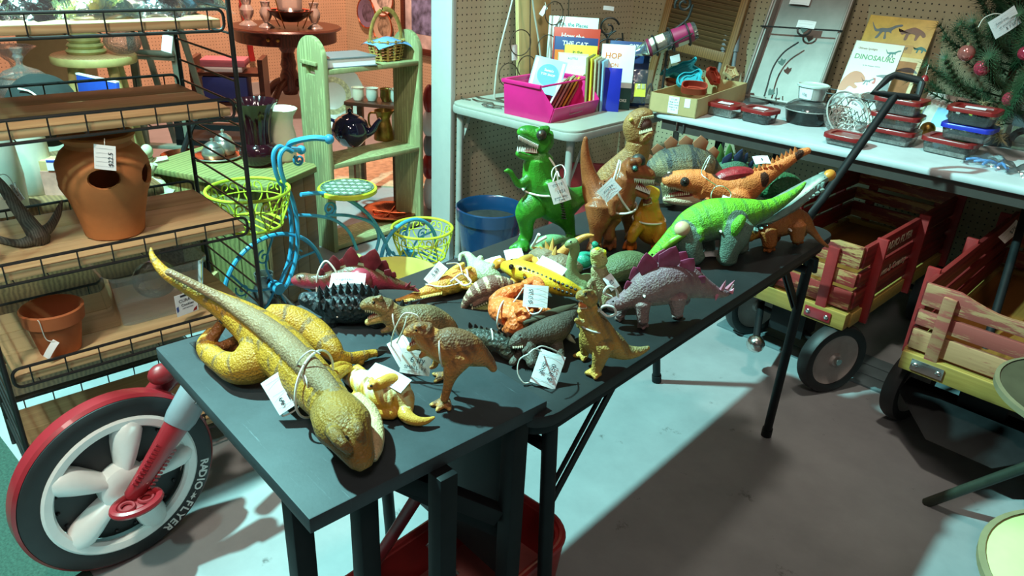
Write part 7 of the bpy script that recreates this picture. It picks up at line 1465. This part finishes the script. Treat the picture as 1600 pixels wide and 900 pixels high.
d.tubepart('tongue', [(919,475,8,9,8),(911,476,11,7,6),(905,476,12,4,4)], plain('orange_mouth', srgb(206,110,50), .4)).eye(915,459,19,2).teeth([((905,468,15),(917,472,16),6,(0,1)),((904,483,15),(916,482,16),6,(0,-1))], 1.2, 3.5).loop(926,508,4,22,21,.25)
d.string([(935,486,16),(944,478,20),(958,480,22),(962,490,22),(950,494,20),(938,486,18)], 2)
d = Dino('toy_stegosaur', 'lavender grey stegosaur with magenta plates and pink tail spikes', (1010,508), ZF)
d.t('spine', [(1146,444,-30,2),(1140,457,-28,4),(1122,458,-22,9),(1098,450,-14,17),(1068,440,-6,30,24),(1038,442,0,35,28),(1010,452,4,29,24),(988,464,7,19,16),(972,472,9,13,12),(958,476,10,11,10),(950,476,11,7,7)])
for P in ([(1004,474,18,13),(1004,490,20,10),(1005,502,20,9)],[(980,470,-10,12),(972,484,-10,9),(968,494,-8,8)],[(1058,464,16,16),(1058,480,18,11),(1058,490,18,9)],[(1066,456,-22,13),(1070,472,-22,9)]): d.t('leg', P, 4)
d.toes(1005,503, [(997,511),(1005,514),(1012,510)], 6); d.toes(1058,490, [(1051,496),(1059,498),(1066,494)], 6); d.toes(968,494, [(961,499),(968,502),(975,498)], 5)
d.body(SK, (150,124,122), (134,102,110), (176,154,142), vox=.0017); M['plate_mag'] = plain('magenta_plate', srgb(142,60,92), .4, var=.3, sc=50)
for bx, by, tx, ty, w, o in ((986,454,980,438,18,7),(999,442,990,416,26,-6),(1013,432,1010,394,32,8),(1026,424,1038,388,32,-7),(1038,420,1056,384,36,8),(1052,420,1072,392,34,-7),(1066,424,1084,403,28,6),(1080,432,1094,418,22,-5),(1092,440,1102,431,15,5)): d.plate(bx,by,tx,ty,w,o,M['plate_mag'])
for a, b in (((1128,452,-16),(1134,438,-10)),((1136,452,-18),(1148,438,-14)),((1120,460,-12),(1118,470,-6)),((1142,458,-20),(1147,450,-22))): d.spikes([(a,b)], 4, plain('pink_spike', srgb(200,120,140), .4), 'tail_spike', False)
d.eye(958,471,20,1.6).loop(1003,452,4,1,27,0); d.string([(966,464,20),(962,452,22),(950,448,24),(944,458,24),(956,464,22)], 2)

# ---- big standing toys at the back
d = Dino('toy_tyrannosaur', 'big bright green tyrannosaur standing at the back left of the table', (850,379), ZF)
rex(d, [(941,266,-70,3),(934,280,-64,6),(918,298,-50,11),(898,310,-32,18)], [(874,318,-10,30,27),(858,306,0,32,29),(846,284,6,29,26),(842,262,8,24,22),(842,246,9,21,20)],
    [(850,222,8,20,20),(838,213,12,14,17),(826,207,15,10.5,13),(816,206,17,8,10),(811,208,18,5,7)], [(850,242,9,11,15),(834,244,13,7,12),(819,243,16,6.5,9),(809,239,17,5.5,7)],
    [[(838,318,22,22,18),(824,332,28,19,16),(822,350,28,12,11),(823,366,26,10,9),(818,378,25,10,9)], [(874,330,-2,23,19),(884,344,-8,15,13),(890,358,-12,9,9),(892,370,-12,8,8)]],
    [[(826,280,20,9),(812,288,24,6.5),(804,280,28,4.5),(798,269,30,4)], [(856,286,26,10),(860,296,28,8),(862,306,30,5)]], None)
d.toes(818,380, [(797,389),(808,394),(822,392)], 7.5); d.toes(890,372, [(880,376),(889,380)], 7)
d.t('brow', [(856,202,20,6),(842,203,24,5)],2); d.t('finger', [(799,270,30,3.5),(788,267,34,2)],2); d.t('finger', [(799,268,30,3),(792,264,32,2)],2)
d.body(SKS, (58,142,40), (38,102,30), (78,164,54), None, {}, vox=.0021, tip=(70,150,50))
d.ball('eye_patch', 846,211,28,7.5, M['claw']).eye(846,211,32,4.5, plain('dark_eye', (.05,.03,.02,1), .1)); d.tubepart('tongue', [(848,234,9,6,12),(834,236,13,4,9),(820,237,15,2.5,6)], M['mouth'])
d.teeth([((811,212,25),(840,226,28),13,(0,1)),((809,236,23),(838,239,25),10,(0,-1)),((811,212,10),(832,222,6),8,(0,1)),((809,236,10),(832,239,6),7,(0,-1))], 1.6, 7.5, plain('white_teeth', srgb(232,232,226), .35)).loop(846,296,4,29,31,.1,1.6)
d.string([(858,246,22),(868,262,26),(872,282,28)], 1.4)
d.t('x', [(0,0,0,1),(1,1,0,1)]) if False else None
mb = MB()
for k in range(9): p = d.P(872 + .8*k, 308 + 4*k, 24 - 1.2*k); mb.ell(p, (9*d.px, 3*d.px, 1.4*d.px), None, 10, 6)
tag(mb.build('black_stripes', plain('soft_black', srgb(26,34,26), .5), d.root), kind='stuff')
d = Dino('toy_tyrannosaur', 'tall tan tyrannosaur craning its open jaws upward at the back', (975,372), ZF)
rex(d, [(925,330,-20,8),(934,318,-14,16)], [(950,312,-6,30),(962,288,0,34,30),(980,262,4,27,24),(994,240,6,20,18),(998,222,7,18,17)],
    [(995,212,6,17,18),(990,197,6,16,17),(995,184,8,12,15),(1006,177,9,8.5,12),(1017,178,10,5.5,8)], [(1000,216,8,13,15),(1010,213,16,8,13),(1017,208,22,5,9)],
    [[(946,324,14,20),(945,345,16,14),(950,360,14,10),(955,374,14,9)],[(978,322,-12,18),(984,345,-14,12),(986,366,-14,9)]], [[(982,280,20,8),(992,290,24,6)]], None)
d.toes(955,375, [(946,380),(958,383)], 7); d.toes(986,367, [(978,372),(990,374)], 7)
d.body(SKW, (168,122,74), (140,100,62), (190,150,98), vox=.0021); d.ball('throat', 1007,195,14,11, plain('dark_throat', srgb(84,46,38), .5)); d.eye(986,187,20,3, plain('yellow_eye', srgb(206,190,90), .2))
d.teeth([((997,198,22),(1003,184,22),6,(.9,.3)),((1004,183,22),(1020,180,18),6,(.1,1)),((1000,209,27),(1018,204,28),8,(0,-1))], 1.7, 5)
d = Dino('toy_tyrannosaur', 'reddish brown tyrannosaur with dark crown and raised tail in front', (945,390), ZF)
rex(d, [(915,215,-14,3.5),(914,232,-13,6),(916,254,-12,9),(921,276,-10,12.5),(929,298,-6,20)], [(943,312,0,30,26),(960,308,4,32,28),(972,292,7,25,22),(980,276,9,21,20)],
    [(982,266,9,20,19),(996,266,12,14,16),(1008,270,13,10.5,13),(1019,275,14,7.5,9)], [(982,288,9,11,15),(996,299,12,7,11),(1012,307,14,5.5,8)],
    [[(938,322,22,24,18),(936,344,26,18,15),(932,362,24,11,11),(930,378,23,9,9)],[(956,338,2,17,14),(950,354,4,12,10),(952,372,6,9,9)]],
    [[(958,312,30,9),(956,324,34,7),(958,336,38,5)],[(980,312,18,9),(984,322,22,6)]], None)
d.toes(930,380, [(918,390),(927,395),(937,393)], 8); d.toes(953,374, [(944,386),(953,390),(961,387)], 7)
d.t('brow', [(1000,252,22,6),(986,253,22,6)],2); d.body(SKS, (156,88,50), (120,66,40), (176,108,64), None, {}, vox=.0021, tip=(140,76,46)); d.t
d.ball('dark_crown', 997,252,12,11, plain('crown_black', srgb(44,42,38), .5)); d.ball('eye_patch', 992,263,27,5, M['claw']).eye(992,263,30,3.2, plain('cyan_eye', srgb(70,120,120), .15)); d.tubepart('tongue', [(984,282,10,9,12),(998,290,13,6,9),(1012,300,14,3,6)], M['mouth'])
d.teeth([((992,279,26),(1021,281,20),11,(0,1)),((994,295,25),(1014,303,21),9,(.3,-1)),((1000,279,4),(1021,281,8),7,(0,1))], 1.7, 7, plain('white_teeth2', srgb(232,232,226), .35)).loop(972,322,6,22,34,-.1,1.5); d.string([(968,250,26),(963,268,32),(960,284,34),(970,310,36),(984,330,30)], 1.6)
d = Dino('toy_tyrannosaur', 'small mustard orange rex sitting between the brown rexes and lime sauropod', (1006,388), ZF)
d.t('spine', [(1042,362,-22,3.5),(1034,368,-14,8),(1020,364,-4,20),(1013,345,0,25,22),(1014,325,3,17,15),(1016,312,5,13,12)]); d.t('skull', [(1020,306,5,14,13),(1013,301,9,11,11),(1006,304,12,7,8)]); d.t('jaw', [(1018,318,7,9,10),(1012,322,12,6,7),(1008,322,14,4,5)])
d.t('leg', [(998,352,14,11),(990,364,22,9),(986,376,22,7)]); d.t('leg', [(1030,350,12,11),(1032,364,18,9),(1026,378,18,7)]); d.t('arm', [(1000,332,8,6),(994,342,14,5)],2); d.t('arm', [(1028,332,10,6),(1030,342,14,5)],2)
d.toes(986,378, [(974,388),(984,394),(993,389)], 6.5); d.toes(1026,380, [(1020,390),(1030,391)], 6.5)
d.body(SKS, (206,134,38), (196,150,40), (196,112,34), None, {'toe': (190,92,36), 'skull': (222,176,50)}, vox=.0019); d.ball('throat', 1011,312,15,7, M['mouth']); d.eye(1011,297,18,2); d.teeth([((1004,308,18),(1018,308,18),6,(0,1)),((1006,321,19),(1018,318,18),6,(0,-1))], 1.2, 4); d.loop(1014,342,2,25,23,.05,1.4)
d = Dino('toy_stegosaur', 'grey tan stegosaur with rounded brown plates at the far edge', (1066,322), ZF)
d.t('spine', [(1000,278,10,8),(1016,268,8,16),(1040,262,4,30),(1066,262,0,36,32),(1092,264,-4,32),(1114,272,-10,18),(1130,280,-14,8)])
for x, o in ((1046,20),(1088,18),(1050,-20),(1090,-20)): d.t('leg', [(x,285,o,14),(x,304,o,11),(x,316,o,10)],3)
d.body(SKW, (138,128,96), (92,92,78), (170,150,110), ((60,66,66), 6, .5), {}, vox=.0021); M['plate_brn'] = plain('brown_plate', srgb(156,104,76), .45, var=.15)
for bx, by, tx, ty, w, o in ((1014,254,1014,240,14,4),(1028,244,1027,224,20,-4),(1048,236,1048,212,21,4),(1072,234,1071,211,23,-4),(1094,238,1095,211,24,4),(1112,250,1115,228,20,-4)): d.plate(bx,by,tx,ty,w,o,M['plate_brn'],shape=.6)
d.loop(1040,262,3,1,34,0,1.6)
d = Dino('toy_stegosaur', 'green stegosaur with navy plates at the far edge beside the brown-plated one', (1145,315), ZF)
d.t('spine', [(1190,262,-12,4),(1172,264,-8,9),(1150,266,0,18),(1126,270,4,16),(1110,274,8,9)]); d.t('leg', [(1126,280,8,9),(1126,302,8,8)],2); d.t('leg', [(1158,278,8,9),(1158,302,8,8)],2); d.body(SK, (84,130,80), (60,100,80), (120,150,100), vox=.0020)
M['plate_navy'] = plain('navy_plate', srgb(34,54,84), .35, var=.3, sc=50); M['plate_grn'] = plain('green_plate', srgb(70,120,60), .4, var=.2)
for bx, by, tx, ty, w, o, mt in ((1112,266,1116,244,15,6,'plate_navy'),(1124,258,1126,224,14,-5,'plate_grn'),(1130,260,1143,238,15,6,'plate_navy'),(1139,254,1140,224,13,-5,'plate_grn'),(1147,258,1160,232,14,5,'plate_navy'),(1158,258,1168,238,12,4,'plate_navy'),(1170,262,1176,250,9,3,'plate_navy')): d.plate(bx,by,tx,ty,w,o,M[mt])
d = Dino('toy_tyrannosaur', 'orange tyrannosaur with red ridged back and long raised tail', (1130,345), ZF)
rex(d, [(1264,235,-30,5.5),(1250,240,-27,7),(1230,252,-22,10),(1208,266,-16,13),(1186,280,-10,18)], [(1160,294,-2,27,23),(1130,300,3,26,23),(1108,296,6,24,22),(1092,290,8,22,21)],
    [(1094,286,8,21,20),(1074,283,11,18,18),(1056,281,12,14,15),(1040,282,13,9,11)], [(1100,304,9,15,17),(1076,312,12,10,13),(1052,312,13,7,10),(1038,311,14,4,6)],
    [[(1156,304,20,19,14),(1148,324,22,12),(1150,338,20,9)],[(1150,304,-20,17,14),(1140,326,-20,10),(1140,336,-20,8)]], [[(1106,312,24,7),(1098,322,28,5)]], None)
d.toes(1150,340, [(1140,346),(1152,350)], 7); d.toes(1140,337, [(1130,340),(1140,344)], 7); d.body(SK, (224,122,64), (228,130,72), (226,150,100), None, {'jaw': (220,190,160)}, vox=.0021, spots=((66,36,24), 75, .5))
d.t; d.tubepart('red_ridge', [(1112,288,6,4,8),(1128,277,4,10,12),(1150,272,0,12,14),(1170,270,-6,8,10),(1176,272,-8,3,5)], plain('crimson_ridge', srgb(150,36,44), .35, var=.3, sc=90, bmp=.8, bsc=140)); d.ball('eye_patch', 1070,284,27,7, M['claw']).eye(1070,284,31,4.5)
d.tubepart('tongue', [(1090,299,9,11,12),(1064,303,13,6,8),(1046,305,14,3,5)], M['mouth']); d.teeth([((1040,291,20),(1082,297,24),14,(0,1)),((1040,308,18),(1076,304,22),12,(0,-1))], 1.4, 4.5); d.spikes([((1180+7*k,267-3.4*k,-6),(1179+7*k,260-3.5*k,-4)) for k in range(10)], 3.4, plain('orange_stud', srgb(224,126,70), .4))
d = Dino('toy_sauropod', 'dark green scaly dinosaur half hidden behind the orange tail', (1224,335), ZF)
d.t('spine', [(1190,300,0,12),(1210,292,0,22),(1232,294,0,22),(1250,304,0,12)]); d.t('leg', [(1212,308,6,9),(1212,326,6,8)],2); d.t('leg', [(1236,308,6,9),(1236,326,6,8)],2); d.body(SKB, (50,104,66), (44,92,58), vox=.0021)
d = Dino('toy_sauropod', 'lime green and grey jointed sauropod toy with a round port on its back', (1108,404), ZF)
d.t('spine', [(1259,285,-44,2.5),(1246,298,-38,6),(1222,314,-28,10),(1196,327,-16,15),(1168,334,-6,24),(1142,340,0,31,28),(1110,344,5,32,29),(1082,354,10,28,26),(1062,366,16,20,19),(1044,380,22,14,14),(1030,392,26,11,11),(1018,404,28,9,10)]); d.t('skull', [(1030,394,28,11),(1018,404,32,10),(1010,410,34,6)])
for P in ([(1150,350,22,28,17),(1147,370,29,23,16),(1139,392,32,16,14),(1135,407,32,16,13)],[(1072,362,22,24,18),(1077,380,29,20,16),(1084,396,32,15,14),(1087,405,32,15,13)],[(1158,352,-24,20,12),(1156,376,-26,15,12),(1156,390,-26,14,12)],[(1098,364,-24,18,12),(1104,384,-26,14,11),(1104,396,-26,13,11)]): d.t('leg', P)
d.t('patch', [(1160,340,36,7),(1152,352,41,9),(1148,364,43,6)],3); d.t('patch', [(1094,360,36,6),(1096,374,38,5)],2)
d.body(SKW, (104,176,48), (120,196,52), (106,122,112), ((96,160,60), 22, .5), {'leg': (100,118,108), 'patch': (104,176,48)}, vox=.0022, band=-.5)
d.ball('shoulder_disc', 1066,358,32,12, plain('beige_disc', srgb(214,178,140), .45)); d.tubepart('neck_band', [(1070,366,38,4),(1052,376,38,6),(1036,388,38,5)], plain('lime_band', srgb(120,170,50), .35)); MB().tube([d.P(1124,331,0), d.P(1124,326,2)], 6*d.px, 6).build('round_port', plain('pale_port', srgb(170,200,120), .4), d.root); d.loop(1118,350,4,1,34,0,1.6); d.eye(1019,398,42,1.8)
d = Dino('toy_ankylosaur', 'orange-legged armoured dinosaur with silver serrated back and amber club', (1215,386), ZF)
d.t('spine', [(1294,386,0,2.5),(1282,376,0,4),(1268,360,-2,7),(1252,346,-4,16),(1228,344,0,24,22),(1202,350,5,23,21),(1184,358,10,16),(1172,366,14,11)])
for P in ([(1200,360,22,14),(1202,374,24,12),(1202,383,24,11)],[(1246,352,18,14),(1246,366,20,11),(1246,374,20,10)],[(1208,358,-18,12),(1210,374,-18,10)],[(1250,350,-20,12),(1252,366,-20,10)]): d.t('leg', P, 3)
d.toes(1202,384, [(1194,392),(1202,394),(1210,391)], 6); d.toes(1246,374, [(1239,380),(1246,382),(1254,379)], 6); d.t('skull', [(1176,362,16,12),(1168,370,20,10),(1164,374,22,6)])
d.body(SK, (166,98,46), (150,90,44), (140,78,38), None, {'skull': (176,130,54)}, vox=.0020); M['silver_g'] = plain('silver_green_armour', srgb(132,150,142), .35, .25, var=.25, sc=60)
d.tubepart('armour', [(1176,344,14,9,16),(1200,334,8,15,22),(1228,318,0,16,22),(1256,299,-8,13,18),(1280,282,-14,9,12),(1296,274,-18,5,7)], M['silver_g'])
sp = []
for r_, (dy, o) in enumerate(((15,24),(8,20),(0,12),(-8,2))):
    for k in range(15): x = 1180 + 7.4*k; y = 341 - .6*(x-1180) - .0 + dy; q = 1 - .045*k; sp.append(((x,y+3,o - k*1.6),(x+5,y-8*q + (14*q if r_ == 0 else 0),o+10*q - k*1.6)))
d.spikes(sp, 5, M['silver_g'], 'serrations'); d.ball('tail_club', 1296,274,-18,9, plain('amber_club', srgb(206,134,50), .4), 13); d.eye(1170,365,28,1.6); d.loop(1226,350,2,1,30,0,1.4)
# ================================================================== PRICE TAGS TIED TO THE TOYS
def tagpx(px, py, z, roll, tilt, w, h, label, lines=(), strings=(), rules=4, rot=0):
    r_, u_ = facing(roll, tilt); c = W(px, py, z)
    st = [[W(*p) for p in s] for s in strings]
    return price_tag(c, r_, u_, w, h, label, lines, st, rules=rules, rot=rot)
Z = ZT
tagpx(449,607,Z+.045,36,38,.052,.050,'big white tag with a handwritten price beside the sprawled mustard tyrannosaur',[('$ 19.15',.05,-.22,.26)],
    [[(440,645,Z+.02),(443,650,Z+.012),(462,640,Z+.02),(474,622,Z+.04),(476,600,Z+.07),(470,580,Z+.085)],[(462,575,Z+.08),(470,560,Z+.10),(486,548,Z+.11),(500,553,Z+.105)],[(472,572,Z+.085),(480,600,Z+.075),(482,618,Z+.05)]],3)
tagpx(650,566,Z+.03,-6,20,.044,.036,'crumpled grey tag under the arms of the striding rex',[('6 #y',.05,.1,.34),('SMALL  lrg',.0,-.22,.2)],[[(672,558,Z+.04),(678,545,Z+.07),(684,530,Z+.10)]],2)
tagpx(628,548,Z+.035,-58,35,.040,.030,'white tag standing on edge between the two brown rexes',[],[[(611,550,Z+.02),(612,530,Z+.06),(620,508,Z+.09),(632,490,Z+.11),(650,492,Z+.11),(658,503,Z+.10)],[(620,536,Z+.05),(630,515,Z+.08),(636,495,Z+.10)],[(614,548,Z+.02),(620,540,Z+.03),(626,536,Z+.03)]],3)
tagpx(606,590,Z+.05,-28,72,.060,.026,'tag lying flat across the upturned ceratosaur',[],[],2)
Z = ZF
tagpx(856,577,Z+.025,-17,30,.040,.052,'ruled tag marked in blue ink in front of the dusky slumped rex',[('ghxp',-.22,.0,.2),('$ 3.50',.18,-.05,.2)],[[(846,549,Z+.05),(836,545,Z+.06),(826,552,Z+.06)],[(880,557,Z+.04),(868,548,Z+.06),(848,541,Z+.075),(838,544,Z+.075)],[(830,597,Z+.004),(818,598,Z+.006),(809,582,Z+.02),(812,562,Z+.04),(828,552,Z+.06)]],4,PI/2)
tagpx(837,463,Z+.085,-2,30,.040,.036,'bright tag laid on the orange clawed creature',[('$ 3.25',-.2,0,.26)],[[(822,479,Z+.06),(830,490,Z+.06),(842,488,Z+.065),(848,480,Z+.07)],[(818,450,Z+.085),(810,462,Z+.07),(800,475,Z+.06)]],4,PI/2)
tagpx(681,428,Z+.045,52,25,.044,.022,'slanted tag held up at the crocodile belly',[('5.89',.05,.1,.45)],[[(665,444,Z+.03),(690,448,Z+.03),(712,444,Z+.035),(722,440,Z+.04)],[(698,412,Z+.06),(716,412,Z+.055),(722,425,Z+.05)]],3)
tagpx(543,441,Z+.075,3,68,.058,.040,'wide tag resting over the black armoured dinosaur',[('Stegosau',-.1,.1,.22)],[[(516,449,Z+.07),(530,457,Z+.068),(555,460,Z+.066),(573,452,Z+.068),(572,444,Z+.07)],[(516,449,Z+.07),(506,456,Z+.062),(490,466,Z+.05)],[(514,450,Z+.07),(516,470,Z+.05),(519,492,Z+.03)]],2)
tagpx(874,299,Z+.17,20,8,.036,.044,'tag with dense handwriting on the big green tyrannosaur',[('CO 1.8',0,.3,.15),('1051',.1,-.02,.2),('green dino',-.0,-.25,.14),('T rex',0,-.38,.12)],[[(866,288,Z+.18),(862,272,Z+.20),(866,262,Z+.21),(878,258,Z+.215),(884,270,Z+.205),(880,282,Z+.19)],[(864,284,Z+.19),(870,268,Z+.205),(874,276,Z+.20)]],2)
tagpx(952,297,Z+.175,46,12,.040,.030,'pale blue tag on the reddish brown tyrannosaur',[('Cost 8.0',0,.1,.22)],[[(964,280,Z+.19),(968,266,Z+.21),(970,252,Z+.22)]],4)
tagpx(955,441,Z+.06,-52,20,.028,.018,'tiny tag at the shoulder of the lime-headed raptor',[('$3',0,0,.5)],[[(950,430,Z+.065),(946,424,Z+.07)]],0)
tagpx(803,397,Z+.02,14,62,.038,.026,'blank tag lying flat between lizard and green feet',[],[],2)
tagpx(772,409,Z+.02,24,64,.036,.022,'second blank tag lying behind the spotted lizard',[],[],2)
tagpx(862,416,Z+.07,-32,60,.054,.022,'long tag looped over the back of the spotted lizard',[],[[(840,402,Z+.075),(846,415,Z+.065),(852,428,Z+.06),(842,432,Z+.06)],[(878,428,Z+.06),(862,424,Z+.062),(850,418,Z+.065)]],0)
tagpx(1112,396,Z+.006,0,82,.034,.030,'tag lying under the lime green sauropod',[],[],0)
tagpx(1190,250,Z+.19,8,60,.036,.024,'tag behind the raised orange tail',[('$',0,0,.4)],[],2)
tagpx(1138,315,Z+.11,-24,45,.032,.020,'tag tied to the thigh of the orange tyrannosaur',[('1.5',0,0,.4)],[[(1128,310,Z+.115),(1116,318,Z+.11),(1111,306,Z+.13),(1118,292,Z+.15),(1132,292,Z+.15),(1142,302,Z+.13),(1140,310,Z+.12)],[(1120,290,Z+.15),(1105,280,Z+.17),(1096,270,Z+.18),(1104,250,Z+.21),(1110,244,Z+.215),(1100,266,Z+.19)]],0)
# ---- bagged toys on the top shelf of the rack
ZB = SH[0] - .021
bagc = [((60,96,140),(40,50,70),'a blue toy at the left end'),((206,170,70),(150,120,50),'an ochre toy second from the left'),((86,170,90),(40,90,40),'a bright green toy in the middle'),((190,186,60),(120,120,40),'an olive yellow toy right of the green one'),((66,110,90),(40,70,60),'a dark green toy'),((130,60,70),(80,130,160),'a maroon toy, rightmost')]
for k, (c1, c2, lab) in enumerate(bagc):
    p = rk.matrix_basis @ Vector((.19, .075 + .088*k, ZB)); rz = .9*k + .4
    o = thing('toy_bag', 'clear bag on the top shelf holding ' + lab, 'bag', p, rz, 'bagged toys on the top rack shelf')
    MB().sheet(lambda u, v: ((u-.5)*.24, (v-.5)*.15, .078*(math.sin(PI*u)**.6)*(math.sin(PI*v)**.7) + .006*math.sin(21*u+9*v+k)*math.sin(17*v)), 26, 18).build('bag', M['bag'], o)
    c = thing('toy_dinosaur', 'toy seen through the clear bag with ' + lab, 'toy dinosaur', p + Vector((0,0,.002)), rz, 'bagged toys on the top rack shelf')
    m1 = plain('bag_toy', srgb(*c1), .45, var=.3, sc=40); m2_ = plain('bag_toy_dark', srgb(*c2), .45, var=.3, sc=40)
    MB().tube(catmull([(-.10,.02,.02),(-.05,.0,.028),(0,-.005,.032),(.045,0,.03),(.07,.01,.035),(.085,.02,.03)], 5), [.006 + .020*math.sin(PI*(j+2)/30) for j in range(26)], 12).build('body', m1, c)
    for x, y in ((-.03,.03),(.03,.03),(-.03,-.03),(.03,-.03)): MB().tube([(x,y*.4,.025),(x*1.2,y,.012),(x*1.2+.012,y*1.15,.006)], [.011,.008,.006], 8).build('leg', m2_, c)
    for j in range(5): MB().add([(-.04+.02*j-.01,0,.045),(-.04+.02*j+.01,0,.045),(-.04+.02*j,.0,.068),(-.04+.02*j,.004,.045)], [(0,1,2),(1,3,2),(3,0,2)]).build('plate', m2_, c)
